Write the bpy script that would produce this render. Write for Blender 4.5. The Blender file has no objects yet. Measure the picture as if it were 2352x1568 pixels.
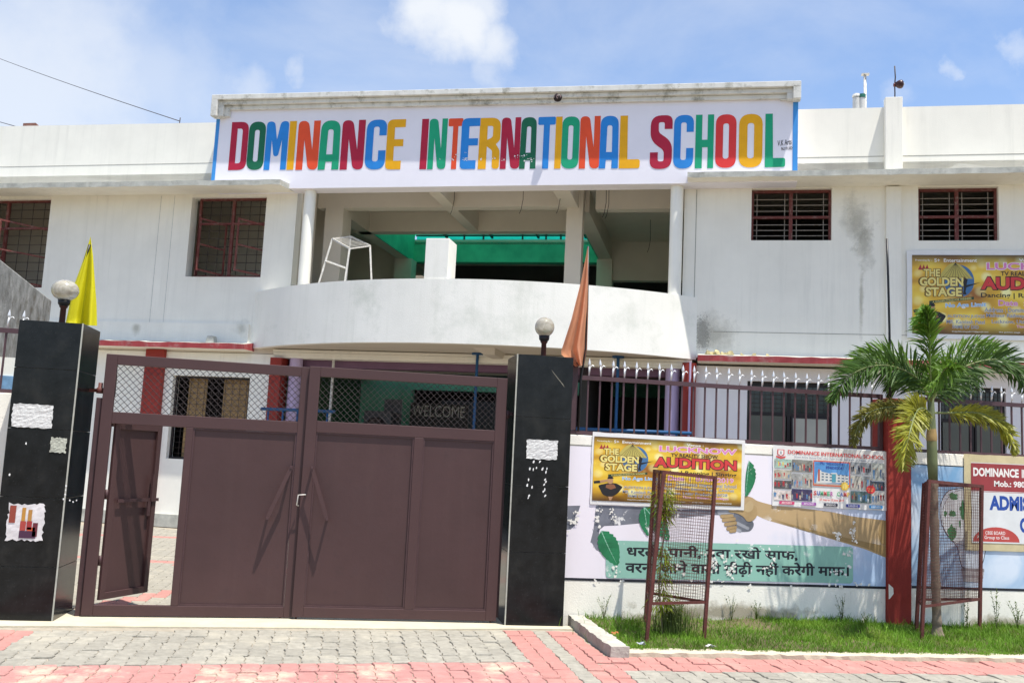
import bpy, math, random
from mathutils import Vector, Matrix, Quaternion
from mathutils.geometry import tessellate_polygon
random.seed(7)
R = math.radians
scn = bpy.context.scene
COL = scn.collection

# ------------------------------------------------------------------ camera
PITCH, ROLL, YAW = R(7.04), R(2.765), R(9.42)      # measured from the photograph's vanishing points
EYE = 1.6
FPX = 3150 / 3402 * 2352                            # focal length in units of a 2352 px wide picture
def _m3():
    cp, sp, cr, sr = math.cos(PITCH), math.sin(PITCH), math.cos(ROLL), math.sin(ROLL)
    Q = Matrix(((cr, -sr, 0), (sr, cr, 0), (0, 0, 1)))
    X0 = Q @ Vector((1, 0, 0)); Y0 = Q @ Vector((0, sp, cp)); Z0 = Q @ Vector((0, -cp, sp))
    GX = math.cos(YAW) * X0 + math.sin(YAW) * Y0
    GY = -math.sin(YAW) * X0 + math.cos(YAW) * Y0
    return Matrix((GX, GY, Z0))
W = _m3()                                           # camera axes (right, down, forward) to world
cam_d = bpy.data.cameras.new("camera"); cam = bpy.data.objects.new("camera", cam_d); COL.objects.link(cam)
cam_d.sensor_width = 36; cam_d.lens = 36 * FPX / 2352; cam_d.clip_end = 2000; cam_d.clip_start = .05
rot = Matrix(((W[0][0], -W[0][1], -W[0][2]), (W[1][0], -W[1][1], -W[1][2]), (W[2][0], -W[2][1], -W[2][2])))
cam.matrix_world = Matrix.Translation((0, 0, EYE)) @ rot.to_4x4()
scn.camera = cam

# ------------------------------------------------------------------ sky and sun
SUN = Vector((.185, -.248, 1)).normalized()         # towards the sun: high, front right
elev = math.asin(SUN.z)
world = bpy.data.worlds.new("World"); scn.world = world; world.use_nodes = True
def build_world():
    nt = world.node_tree; nt.nodes.clear(); N = nt.nodes.new; L = nt.links.new
    out = N("ShaderNodeOutputWorld"); bg = N("ShaderNodeBackground"); bg.inputs[1].default_value = SKY_STR
    sky = N("ShaderNodeTexSky"); sky.sky_type = 'NISHITA'; sky.sun_disc = False
    sky.sun_elevation = elev; sky.sun_rotation = math.atan2(SUN.x, SUN.y)
    sky.air_density = 1.0; sky.dust_density = 1.2; sky.ozone_density = 1.5; sky.altitude = 100
    tc = N("ShaderNodeTexCoord")
    mp = N("ShaderNodeMapping"); mp.inputs['Scale'].default_value = (1, 1, 2.0); L(tc.outputs['Generated'], mp.inputs[0])
    n1 = N("ShaderNodeTexNoise"); n1.inputs['Scale'].default_value = 2.6; n1.inputs['Detail'].default_value = 9; n1.inputs['Roughness'].default_value = .58; n1.inputs['Distortion'].default_value = .3
    L(mp.outputs[0], n1.inputs[0])
    r1 = N("ShaderNodeMapRange"); r1.inputs[1].default_value = .42; r1.inputs[2].default_value = .80; r1.inputs[3].default_value = .03; r1.inputs[4].default_value = .55; L(n1.outputs[0], r1.inputs[0])
    # separate clouds in given directions: (direction, angular radius, strength)
    total = r1.outputs[0]
    n2 = N("ShaderNodeTexNoise"); n2.inputs['Scale'].default_value = 9; n2.inputs['Detail'].default_value = 8; n2.inputs['Roughness'].default_value = .55; L(tc.outputs['Generated'], n2.inputs[0])
    n3 = N("ShaderNodeTexNoise"); n3.inputs['Scale'].default_value = 7; n3.inputs['Detail'].default_value = 9; n3.inputs['Roughness'].default_value = .62; L(tc.outputs['Generated'], n3.inputs[0])
    o3 = N("ShaderNodeVectorMath"); o3.operation = 'SUBTRACT'; L(n3.outputs['Color'], o3.inputs[0]); o3.inputs[1].default_value = (.5, .5, .5)
    w3 = N("ShaderNodeVectorMath"); w3.operation = 'SCALE'; L(o3.outputs[0], w3.inputs[0]); w3.inputs['Scale'].default_value = .11
    p3 = N("ShaderNodeVectorMath"); L(tc.outputs['Generated'], p3.inputs[0]); L(w3.outputs[0], p3.inputs[1])
    for (d, rad, st) in CLOUDS:
        dn = N("ShaderNodeVectorMath"); dn.operation = 'DISTANCE'; L(p3.outputs[0], dn.inputs[0]); dn.inputs[1].default_value = d
        ad = N("ShaderNodeMath"); ad.operation = 'MULTIPLY_ADD'; L(n2.outputs[0], ad.inputs[0]); ad.inputs[1].default_value = rad * 2.0; L(dn.outputs['Value'], ad.inputs[2])
        mr = N("ShaderNodeMapRange"); mr.interpolation_type = 'SMOOTHSTEP'; mr.inputs[1].default_value = rad * 1.1; mr.inputs[2].default_value = rad * 2.7
        mr.inputs[3].default_value = st; mr.inputs[4].default_value = 0; L(ad.outputs[0], mr.inputs[0])
        mx = N("ShaderNodeMath"); mx.operation = 'MAXIMUM'; L(total, mx.inputs[0]); L(mr.outputs[0], mx.inputs[1]); total = mx.outputs[0]
    mix = N("ShaderNodeMix"); mix.data_type = 'RGBA'; L(total, mix.inputs[0])
    tint = N("ShaderNodeMix"); tint.data_type = 'RGBA'; tint.blend_type = 'MULTIPLY'; tint.inputs[0].default_value = 1; tint.inputs[7].default_value = SKY_TINT
    L(sky.outputs[0], tint.inputs[6]); L(tint.outputs[2], mix.inputs[6]); mix.inputs[7].default_value = CLOUD_COL
    L(mix.outputs[2], bg.inputs[0]); L(bg.outputs[0], out.inputs[0])
def ray(x, y):
    return W @ Vector(((x - 1176) / FPX, (y - 784) / FPX, 1))
SKY_STR = .145
SKY_TINT = (.95, .99, 1.05, 1)
CLOUD_COL = (4.35, 4.5, 4.7, 1)
CLOUDS = [(ray(985, 45).normalized(), .036, .92), (ray(1045, 75).normalized(), .038, .95), (ray(1105, 100).normalized(), .030, .85), (ray(1110, 170).normalized(), .020, .5), (ray(960, -20).normalized(), .026, .8), (ray(1080, 15).normalized(), .026, .8),
          (ray(40, 210).normalized(), .14, .72), (ray(330, 190).normalized(), .09, .50), (ray(675, 165).normalized(), .016, .50), (ray(545, 165).normalized(), .026, .50), (ray(430, 250).normalized(), .05, .40),
          (ray(2195, 145).normalized(), .008, .40), (ray(2330, 115).normalized(), .010, .40), (ray(2070, 225).normalized(), .014, .30), (ray(1990, 15).normalized(), .009, .25)]
build_world()
sd = bpy.data.lights.new("sun", 'SUN'); sd.energy = 5.0; sd.angle = R(.53); sd.color = (1, .955, .865)
sun = bpy.data.objects.new("sun", sd); COL.objects.link(sun)
sun.rotation_euler = SUN.to_track_quat('Z', 'Y').to_euler(); sun.location = (3, -3, 20)
vs = scn.view_settings; vs.view_transform = 'Standard'; vs.look = 'None'; vs.gamma = 1; vs.use_curve_mapping = False
vs.exposure = .57
scn.cycles.max_bounces = 8; scn.cycles.diffuse_bounces = 5; scn.cycles.transparent_max_bounces = 12
scn.cycles.sample_clamp_indirect = 8

# ------------------------------------------------------------------ frames and projections
C0 = Vector((0, 0, EYE))
def gp(x, y, Y):                                    # picture direction -> point on the plane parallel to the gate at distance Y
    d = ray(x, y); return C0 + d * (Y / d.y)
def zp(x, y, z=0):
    d = ray(x, y); return C0 + d * ((z - EYE) / d.z)
TH = R(-12.06) - YAW                                # the school stands turned against the boundary wall
BU = Vector((math.cos(TH), math.sin(TH), 0)); BV = Vector((-math.sin(TH), math.cos(TH), 0))
def B(u, v, z): return BU * u + BV * v + Vector((0, 0, z))
def G(x, y, z): return Vector((x, y, z))
def bp(x, y, v):                                    # -> (u, z) on a plane parallel to the school front
    d = ray(x, y); p = C0 + d * (v / d.dot(BV)); return p.dot(BU), p.z
def U(x, y, v): return bp(x, y, v)[0]
def Zb(x, y, v): return bp(x, y, v)[1]

# ------------------------------------------------------------------ materials
MATS = {}
def lin(c):
    return tuple((v / 255 / 12.92 if v / 255 <= .04045 else ((v / 255 + .055) / 1.055) ** 2.4) for v in c)
def mat(name, base, rough=.8, var=.10, nscale=2.5, bump=0., bscale=60., spec=.3, metallic=0., streak=0., streakcol=None,
        speck=0., speckcol=(.9, .9, .88), speckscale=20, trans=0., peel=None, rust=0., rustcol=(.12, .05, .025), rustscale=4, coat=0, random_v=0., alpha=1, pos=False, bdist=.01):
    if name in MATS: return MATS[name]
    m = bpy.data.materials.new(name); m.use_nodes = True; nt = m.node_tree; N = nt.nodes.new; L = nt.links.new
    b = nt.nodes['Principled BSDF']; b.inputs['Roughness'].default_value = rough; b.inputs['Metallic'].default_value = metallic
    b.inputs['Specular IOR Level'].default_value = spec; b.inputs['Coat Weight'].default_value = coat
    tc = N("ShaderNodeTexCoord"); co = N("ShaderNodeNewGeometry").outputs['Position'] if pos else tc.outputs['Object']
    def noise(scale, detail=5, rgh=.6, src=None):
        n = N("ShaderNodeTexNoise"); n.inputs['Scale'].default_value = scale; n.inputs['Detail'].default_value = detail; n.inputs['Roughness'].default_value = rgh
        L(src or co, n.inputs[0]); return n.outputs[0]
    def mixc(fac, a, bb):
        x = N("ShaderNodeMix"); x.data_type = 'RGBA'
        if hasattr(fac, 'node'): L(fac, x.inputs[0])
        else: x.inputs[0].default_value = fac
        for i, c in ((6, a), (7, bb)):
            if hasattr(c, 'node'): L(c, x.inputs[i])
            else: x.inputs[i].default_value = (*c[:3], 1)
        return x.outputs[2]
    def rng(src, a, bb, c=0., d=1.):
        r = N("ShaderNodeMapRange"); L(src, r.inputs[0]); r.inputs[1].default_value = a; r.inputs[2].default_value = bb; r.inputs[3].default_value = c; r.inputs[4].default_value = d; return r.outputs[0]
    base = tuple(base[:3])
    lo = tuple(max(0, c * (1 - var)) for c in base); hi = tuple(min(1, c * (1 + var * .6)) for c in base)
    col = mixc(rng(noise(nscale), .3, .7), lo, hi)
    if random_v:
        oi = N("ShaderNodeObjectInfo")
        col = mixc(rng(oi.outputs['Random'], 0, 1, 0, random_v), col, tuple(c * .55 for c in base))
    if streak:
        mp = N("ShaderNodeMapping"); mp.inputs['Scale'].default_value = (7, 7, .35); L(co, mp.inputs[0])
        s = rng(noise(1., 6, .7, mp.outputs[0]), .50, .80, 0, streak)
        s2 = rng(noise(.8, 3), .35, .65, .15, 1.)
        mm = N("ShaderNodeMath"); mm.operation = 'MULTIPLY'; L(s, mm.inputs[0]); L(s2, mm.inputs[1])
        col = mixc(mm.outputs[0], col, streakcol or tuple(c * .55 for c in base))
    if rust:
        col = mixc(rng(noise(rustscale, 9, .72), .52, .68, 0, rust), col, rustcol)
    if speck:
        col = mixc(rng(noise(speckscale, 3, .7), .62, .70, 0, speck), col, speckcol)
    if peel:                                        # (colour under the paint, scale, threshold, amount)
        pc, ps, pt, pa = peel
        big = rng(noise(1.3, 2), .47, .56)
        pk = rng(noise(ps, 5, .65), pt, pt + .02, 0, pa)
        mm = N("ShaderNodeMath"); mm.operation = 'MULTIPLY'; L(pk, mm.inputs[0]); L(big, mm.inputs[1])
        col = mixc(mm.outputs[0], col, pc)
    if hasattr(col, 'node'): L(col, b.inputs['Base Color'])
    if bump:
        bn = N("ShaderNodeBump"); bn.inputs['Strength'].default_value = bump; bn.inputs['Distance'].default_value = bdist
        L(noise(bscale, 6, .65), bn.inputs['Height']); L(bn.outputs[0], b.inputs['Normal'])
    if trans:
        tr = N("ShaderNodeBsdfTranslucent"); L(col, tr.inputs[0]); ms = N("ShaderNodeMixShader"); ms.inputs[0].default_value = trans
        L(b.outputs[0], ms.inputs[1]); L(tr.outputs[0], ms.inputs[2]); L(ms.outputs[0], nt.nodes['Material Output'].inputs[0])
    MATS[name] = m; return m

plaster = mat("white_plaster", (.87, .85, .77), .85, .06, 1.6, .25, 70, streak=.5, streakcol=(.56, .55, .49))
plaster_r = mat("cream_plaster", (.87, .84, .75), .85, .06, 1.2, .25, 70, streak=.48, streakcol=(.52, .51, .45))
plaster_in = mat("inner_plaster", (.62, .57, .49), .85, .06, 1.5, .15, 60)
plaster_bal = mat("balcony_plaster", (.88, .86, .79), .85, .06, 1.0, .3, 50, streak=.5, streakcol=(.58, .59, .50), rust=.75, rustcol=(.64, .65, .57), rustscale=.9)
plaster_wall = mat("boundary_plaster", (.87, .84, .75), .85, .05, 2., .35, 60, streak=.30, streakcol=(.45, .43, .36), speck=.5, speckcol=(.5, .48, .42), speckscale=26)
concrete = mat("weathered_concrete", (.50, .50, .45), .9, .25, 5, .5, 50, streak=.5, streakcol=(.20, .20, .17), rust=.5, rustcol=(.22, .21, .17), rustscale=6)
cornice_m = mat("weathered_cornice", (.72, .71, .66), .9, .12, 4, .4, 50, rust=.95, rustcol=(.27, .26, .21), rustscale=3.4, streak=.5, streakcol=(.3, .3, .25))
lintel_red = mat("flaking_red_paint", (.36, .055, .06), .75, .2, 5, .3, 50, streak=.5, streakcol=(.5, .35, .33), rust=.55, rustcol=(.45, .40, .36), rustscale=3)
red_paint = mat("red_wall_paint", (.30, .035, .025), .65, .18, 2.5, .25, 50, streak=.45, streakcol=(.15, .02, .02))
lav_paint = mat("lavender_paint", (.50, .40, .58), .7, .08, 3, .1)
purple_paint = mat("purple_paint", (.18, .10, .16), .7, .1, 3, .1)
mint_paint = mat("mint_paint", (.16, .52, .36), .7, .15, 1.5, .15)
dkgreen_paint = mat("dark_green_paint", (.05, .12, .06), .7, .15, 1.5, .15)
sign_m = mat("sign_paint", (.84, .815, .875), .7, .04, 1.2, .12, 60, streak=.12, streakcol=(.6, .58, .66))
granite = mat("black_granite", (.010, .011, .012), .17, .5, 7, .03, 90, spec=.22, speck=.5, speckcol=(.06, .064, .068), speckscale=60, rust=.35, rustcol=(.045, .042, .035), rustscale=1.8)
granite_edge = mat("granite_edge", (.38, .38, .33), .6, .2, 20)
gate_paint = mat("maroon_gate_paint", (.064, .032, .0315), .46, .10, 2.0, .10, 30, spec=.35, rust=.35, rustcol=(.05, .028, .028), rustscale=2.2)
gate_sheet = mat("maroon_gate_sheet", (.062, .031, .0305), .44, .18, 1.3, .22, 1.1, spec=.35, rust=.5, rustcol=(.048, .026, .027), rustscale=2.6, streak=.25, streakcol=(.10, .06, .055), speck=.35, speckcol=(.045, .025, .025), speckscale=8, bdist=.03)
gate_dk = mat("maroon_weld_paint", (.062, .03, .032), .5, .2, 9, .2, 60, spec=.4)
wire_m = mat("dark_wire", (.035, .025, .025), .55, .3, 20, spec=.4)
iron_rust = mat("rusty_red_iron", (.115, .032, .026), .6, .3, 14, .5, 80, spec=.35, rust=.5, rustcol=(.07, .03, .02), rustscale=20)
fence_paint = mat("fence_maroon", (.075, .038, .045), .5, .15, 10, .1, spec=.4)
silver = mat("silver_paint", (.72, .73, .74), .35, .15, 12, .1, metallic=.35, spec=.5)
frame_red = mat("red_oxide_frame", (.14, .035, .03), .6, .2, 9, .3, 60, rust=.5, rustcol=(.30, .26, .22), rustscale=14)
dark_grille = mat("dark_grille", (.05, .035, .03), .6, .3, 20)
pale_bar = mat("pale_bar", (.30, .26, .22), .6, .3, 20)
dark_glass = mat("dark_glass", (.018, .022, .022), .12, .2, 3, spec=.5)
grey_glass = mat("tinted_grey_glass", (.105, .105, .085), .22, .12, 2, spec=.4)
window_blk = mat("black_window_frame", (.025, .02, .02), .5, .2, 8)
curtain_m = mat("tan_board", (.34, .22, .10), .8, .25, 6, .2)
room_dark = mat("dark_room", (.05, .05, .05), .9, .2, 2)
blue_steel = mat("blue_steel", (.02, .09, .22), .5, .2, 8, .1)
white_steel = mat("white_steel", (.62, .60, .55), .5, .2, 20, .2, rust=.6, rustcol=(.25, .2, .15), rustscale=25)
grey_pipe = mat("grey_pvc", (.55, .55, .53), .5, .15, 6)
curb_m = mat("curb_stone", (.42, .40, .35), .95, .25, 7, .8, 40, rust=.4, rustcol=(.2, .19, .16), rustscale=9)
cement_m = mat("cement_strip", (.50, .45, .34), .95, .15, 4, .5, 50, speck=.4, speckcol=(.42, .39, .3), speckscale=14)
paver_grey = mat("grey_paver", (.33, .31, .262), .92, .25, 14, .8, 60, random_v=.42, rust=.5, rustcol=(.47, .43, .34), rustscale=1.6, speck=.35, speckcol=(.24, .25, .25), speckscale=30, pos=True)
paver_red = mat("red_paver", (.42, .20, .175), .92, .12, 10, .7, 60, random_v=.12, rust=.45, rustcol=(.56, .34, .28), rustscale=1.8, speck=.25, speckcol=(.34, .16, .14), speckscale=22, pos=True)
paver_dusty = mat("dusty_red_paver", (.42, .21, .19), .92, .16, 10, .7, 60, random_v=.16, rust=.85, rustcol=(.58, .49, .36), rustscale=1.9, speck=.3, speckcol=(.30, .15, .14), speckscale=18, pos=True)
joint_m = mat("joint_sand", (.33, .29, .23), .95, .2, 12, .5)
soil_m = mat("earth", (.13, .10, .06), .95, .35, 3, .9, 25, rust=.5, rustcol=(.08, .10, .03), rustscale=3)
rubber_blk = mat("black_paint", (.012, .012, .014), .4, .2, 10)
paper_m = mat("torn_white_paper", (.62, .62, .60), .85, .12, 25, 1.0, 35, rust=.35, rustcol=(.36, .36, .34), rustscale=30)
vinyl_w = mat("white_vinyl", (.74, .73, .71), .45, .06, 5, .2, 12, spec=.4)
flagY = mat("yellow_flag_cloth", (.72, .66, .015), .5, .06, 3, .1, trans=.35)
flagO = mat("orange_satin", (.76, .36, .20), .28, .10, 4, .1, trans=.45, spec=.6)
leaf_g = mat("palm_leaf_green", (.11, .21, .022), .5, .5, 5, spec=.25, trans=.35)
leaf_dg = mat("palm_leaf_dark", (.055, .115, .018), .5, .5, 5, spec=.25, trans=.3)
leaf_y = mat("palm_leaf_yellow", (.31, .31, .03), .5, .4, 5, spec=.35, trans=.35)
leaf_b = mat("palm_leaf_olive", (.19, .18, .03), .5, .5, 5, spec=.35, trans=.3)
rachis_m = mat("palm_stalk", (.17, .20, .07), .5, .2, 6)
trunk_m = mat("palm_trunk", (.24, .19, .14), .85, .3, 5, .7, 30, rust=.5, rustcol=(.10, .085, .06), rustscale=6)
shaft_m = mat("palm_crownshaft", (.13, .155, .07), .5, .25, 4, .1, rust=.3, rustcol=(.2, .13, .05), rustscale=4)
grass_m = mat("grass_blades", (.15, .30, .025), .6, .5, 1.8, trans=.35, rust=.5, rustcol=(.30, .36, .05), rustscale=2.2)
weed_m = mat("weed_stems", (.12, .17, .04), .6, .4, 6, trans=.3)
sapling_m = mat("sapling_leaf", (.22, .28, .02), .5, .3, 8, trans=.4)

def tex_custom(name, fn):
    if name in MATS: return MATS[name]
    m = bpy.data.materials.new(name); m.use_nodes = True; fn(m.node_tree, m.node_tree.nodes['Principled BSDF']); MATS[name] = m; return m

# ------------------------------------------------------------------ mesh helper and bookkeeping
MW = {}                                             # object -> its world matrix
def setup(o, parent=None, base=None, yaw=0.):
    COL.objects.link(o)
    if parent is not None:
        o.parent = parent; MW[o.name] = MW[parent.name]
    else:
        M = Matrix.Translation(base or Vector()) @ Matrix.Rotation(yaw, 4, 'Z'); o.matrix_world = M; MW[o.name] = M
    return o
def tag(o, label, cat, group=None):
    o['label'] = label; o['category'] = cat
    if group: o['group'] = group
    return o
def thing(name, label, cat, base, yaw=0., group=None):
    o = bpy.data.objects.new(name, None); o.empty_display_size = .2; setup(o, None, Vector(base), yaw); return tag(o, label, cat, group)
class MB:
    def __init__(s): s.v = []; s.f = []; s.mi = []; s.sm = []
    def add(s, vs, fs, mi=0, smooth=False):
        o = len(s.v); s.v += [Vector(p) for p in vs]
        for f in fs: s.f.append([i + o for i in f]); s.mi.append(mi); s.sm.append(smooth)
        return s
    def quad(s, a, b, c, d, mi=0): return s.add([a, b, c, d], [(0, 1, 2, 3)], mi)
    def box(s, F, a0, a1, b0, b1, c0, c1, mi=0):
        p = [F(a, b, c) for c in (c0, c1) for b in (b0, b1) for a in (a0, a1)]
        return s.add(p, [(0, 2, 3, 1), (4, 5, 7, 6), (0, 1, 5, 4), (2, 6, 7, 3), (0, 4, 6, 2), (1, 3, 7, 5)], mi)
    def hexa(s, lo, hi, mi=0):                      # two quads (4 points each), joined
        n = len(lo); fs = [tuple(range(n))[::-1], tuple(range(n, 2 * n))] + [(i, (i + 1) % n, n + (i + 1) % n, n + i) for i in range(n)]
        return s.add(list(lo) + list(hi), fs, mi)
    def beam(s, a, b, w, d, up=None, mi=0):         # rectangular bar from a to b
        a, b = Vector(a), Vector(b); t = (b - a).normalized(); up = Vector(up or (0, 1, 0)); sd = t.cross(up)
        if sd.length < 1e-4: sd = t.cross(Vector((1, 0, 0)))
        sd.normalize(); up = sd.cross(t).normalized(); sd *= w / 2; up *= d / 2
        return s.hexa([a - sd - up, a + sd - up, a + sd + up, a - sd + up], [b - sd - up, b + sd - up, b + sd + up, b - sd + up], mi)
    def tube(s, pts, r, n=6, mi=0, cap=True, smooth=True):
        pts = [Vector(p) for p in pts]; rs = r if isinstance(r, (list, tuple)) else [r] * len(pts)
        vs = []; ref = None
        for i, p in enumerate(pts):
            t = (pts[min(i + 1, len(pts) - 1)] - pts[max(i - 1, 0)]).normalized()
            if ref is None: ref = t.orthogonal().normalized()
            ref = (ref - t * ref.dot(t)).normalized(); q = t.cross(ref)
            for k in range(n):
                a = 2 * math.pi * k / n; vs.append(p + (ref * math.cos(a) + q * math.sin(a)) * rs[i])
        fs = [(i * n + k, i * n + (k + 1) % n, (i + 1) * n + (k + 1) % n, (i + 1) * n + k) for i in range(len(pts) - 1) for k in range(n)]
        s.add(vs, fs, mi, smooth)
        if cap: s.add([], [], mi); o = len(s.v) - len(vs); s.f.append([o + k for k in range(n)][::-1]); s.mi.append(mi); s.sm.append(False); s.f.append([o + (len(pts) - 1) * n + k for k in range(n)]); s.mi.append(mi); s.sm.append(False)
        return s
    def lathe(s, c, prof, n=20, mi=0, smooth=True, ax=Vector((0, 0, 1))):
        c = Vector(c); x = ax.orthogonal().normalized(); y = ax.cross(x); vs = []
        for r, z in prof:
            for k in range(n):
                a = 2 * math.pi * k / n; vs.append(c + ax * z + (x * math.cos(a) + y * math.sin(a)) * max(r, 1e-4))
        fs = [(i * n + k, i * n + (k + 1) % n, (i + 1) * n + (k + 1) % n, (i + 1) * n + k) for i in range(len(prof) - 1) for k in range(n)]
        return s.add(vs, fs, mi, smooth)
    def poly(s, F2, loops, d0, d1=None, mi=0):      # loops in 2D through F2(x, y, depth); d1 gives thickness
        tris = tessellate_polygon([[Vector((p[0], p[1], 0)) for p in lp] for lp in loops])
        flat = [p for lp in loops for p in lp]
        s.add([F2(p[0], p[1], d0) for p in flat], [t for t in tris], mi)
        if d1 is not None:
            for lp in loops:
                n = len(lp); s.add([F2(p[0], p[1], d0) for p in lp] + [F2(p[0], p[1], d1) for p in lp], [(i, (i + 1) % n, n + (i + 1) % n, n + i) for i in range(n)], mi)
        return s
    def wall(s, F, a0, a1, c0, c1, b0, b1, holes=(), mi=0):   # upright slab with openings, in frame F(a, b, c)
        xs = sorted({a0, a1, *[h[0] for h in holes], *[h[1] for h in holes]}); zs = sorted({c0, c1, *[h[2] for h in holes], *[h[3] for h in holes]})
        def void(i, j):
            if i < 0 or j < 0 or i >= len(xs) - 1 or j >= len(zs) - 1: return True
            x, z = (xs[i] + xs[i + 1]) / 2, (zs[j] + zs[j + 1]) / 2
            return not (a0 < x < a1 and c0 < z < c1) or any(h[0] < x < h[1] and h[2] < z < h[3] for h in holes)
        for i in range(len(xs) - 1):
            for j in range(len(zs) - 1):
                if void(i, j): continue
                x0, x1, z0, z1 = xs[i], xs[i + 1], zs[j], zs[j + 1]
                s.quad(F(x0, b0, z0), F(x1, b0, z0), F(x1, b0, z1), F(x0, b0, z1), mi); s.quad(F(x1, b1, z0), F(x0, b1, z0), F(x0, b1, z1), F(x1, b1, z1), mi)
                if void(i - 1, j): s.quad(F(x0, b1, z0), F(x0, b0, z0), F(x0, b0, z1), F(x0, b1, z1), mi)
                if void(i + 1, j): s.quad(F(x1, b0, z0), F(x1, b1, z0), F(x1, b1, z1), F(x1, b0, z1), mi)
                if void(i, j - 1): s.quad(F(x0, b1, z0), F(x1, b1, z0), F(x1, b0, z0), F(x0, b0, z0), mi)
                if void(i, j + 1): s.quad(F(x0, b0, z1), F(x1, b0, z1), F(x1, b1, z1), F(x0, b1, z1), mi)
        return s
    def build_each(s, name, mats, parent=None, **kw):   # one part for every connected piece added
        comp = {}; par = list(range(len(s.v)))
        def find(i):
            while par[i] != i: par[i] = par[par[i]]; i = par[i]
            return i
        for f in s.f:
            for k in f[1:]: par[find(k)] = find(f[0])
        for n, f in enumerate(s.f): comp.setdefault(find(f[0]), []).append(n)
        for fs in comp.values():
            used = sorted({i for n in fs for i in s.f[n]}); ix = {v: k for k, v in enumerate(used)}; q = MB(); q.v = [s.v[i] for i in used]
            q.f = [[ix[i] for i in s.f[n]] for n in fs]; q.mi = [s.mi[n] for n in fs]; q.sm = [s.sm[n] for n in fs]; last = q.build(name, mats, parent, **kw)
        return last
    def build(s, name, mats, parent=None, base=None, yaw=0., label=None, cat=None, group=None, kind=None, bevel=0, solid=0):
        me = bpy.data.meshes.new(name); o = bpy.data.objects.new(name, me); setup(o, parent, base, yaw)
        inv = MW[o.name].inverted()
        me.from_pydata([inv @ p for p in s.v], [], s.f)
        for m in (mats if isinstance(mats, (list, tuple)) else [mats]): me.materials.append(m)
        me.polygons.foreach_set('material_index', s.mi); me.polygons.foreach_set('use_smooth', s.sm); me.update()
        if label: o['label'] = label
        if cat: o['category'] = cat
        if group: o['group'] = group
        if kind: o['kind'] = kind
        if bevel:
            b = o.modifiers.new('bevel', 'BEVEL'); b.width = bevel; b.segments = 2; b.limit_method = 'ANGLE'; b.angle_limit = R(40)
        if solid:
            b = o.modifiers.new('solid', 'SOLIDIFY'); b.thickness = solid
        return o
def place(name, me, parent, M):                     # repeat part: shares mesh data; M is the wanted world matrix
    o = bpy.data.objects.new(name, me); COL.objects.link(o); o.parent = parent; o.matrix_local = MW[parent.name].inverted() @ M; MW[o.name] = M; return o
def mesh_of(mb, name, mats):
    me = bpy.data.meshes.new(name); me.from_pydata([tuple(p) for p in mb.v], [], mb.f)
    for m in (mats if isinstance(mats, (list, tuple)) else [mats]): me.materials.append(m)
    me.polygons.foreach_set('material_index', mb.mi); me.polygons.foreach_set('use_smooth', mb.sm); me.update(); return me

# rounded polygon: points (x, y, r)
def rp(pts, seg=5):
    out = []; n = len(pts)
    for i in range(n):
        p = Vector(pts[i][:2]); r = pts[i][2] if len(pts[i]) > 2 else 0
        if r <= 0: out.append((p.x, p.y)); continue
        a = Vector(pts[i - 1][:2]) - p; b = Vector(pts[(i + 1) % n][:2]) - p; la, lb = a.length, b.length; a.normalize(); b.normalize()
        r = min(r, la * .5, lb * .5)
        A, Bq = p + a * r, p + b * r
        for k in range(seg + 1):
            t = k / seg; q = A * (1 - t) ** 2 + p * 2 * t * (1 - t) + Bq * t * t; out.append((q.x, q.y))
    return out
# text as mesh: returns verts (0..1 wide, 0..1 high after fitting to its own box) and faces
_tc = {}
def text_mesh(s, bold=0., shear=0.):
    k = (s, bold, shear)
    if k in _tc: return _tc[k]
    cu = bpy.data.curves.new("t", 'FONT'); cu.body = s; cu.size = 1; cu.offset = bold; cu.shear = shear; cu.resolution_u = 3; cu.fill_mode = 'FRONT'
    o = bpy.data.objects.new("t", cu); COL.objects.link(o); bpy.context.view_layer.update()
    me = bpy.data.meshes.new_from_object(o.evaluated_get(bpy.context.evaluated_depsgraph_get()))
    vs = [v.co.copy() for v in me.vertices]; fs = [tuple(p.vertices) for p in me.polygons]
    bpy.data.objects.remove(o); bpy.data.curves.remove(cu); bpy.data.meshes.remove(me)
    x0, x1 = min(v.x for v in vs), max(v.x for v in vs); y0, y1 = min(v.y for v in vs), max(v.y for v in vs)
    _tc[k] = ([((v.x - x0) / (x1 - x0), (v.y - y0) / (y1 - y0)) for v in vs], fs); return _tc[k]

# ================================================================== the ground
mb = MB(); mb.quad(G(-150, -150, -.06), G(150, -150, -.06), G(150, 300, -.06), G(-150, 300, -.06))
mb.build('ground', soil_m, base=Vector((0, 0, -.06)), kind='structure')
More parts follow.
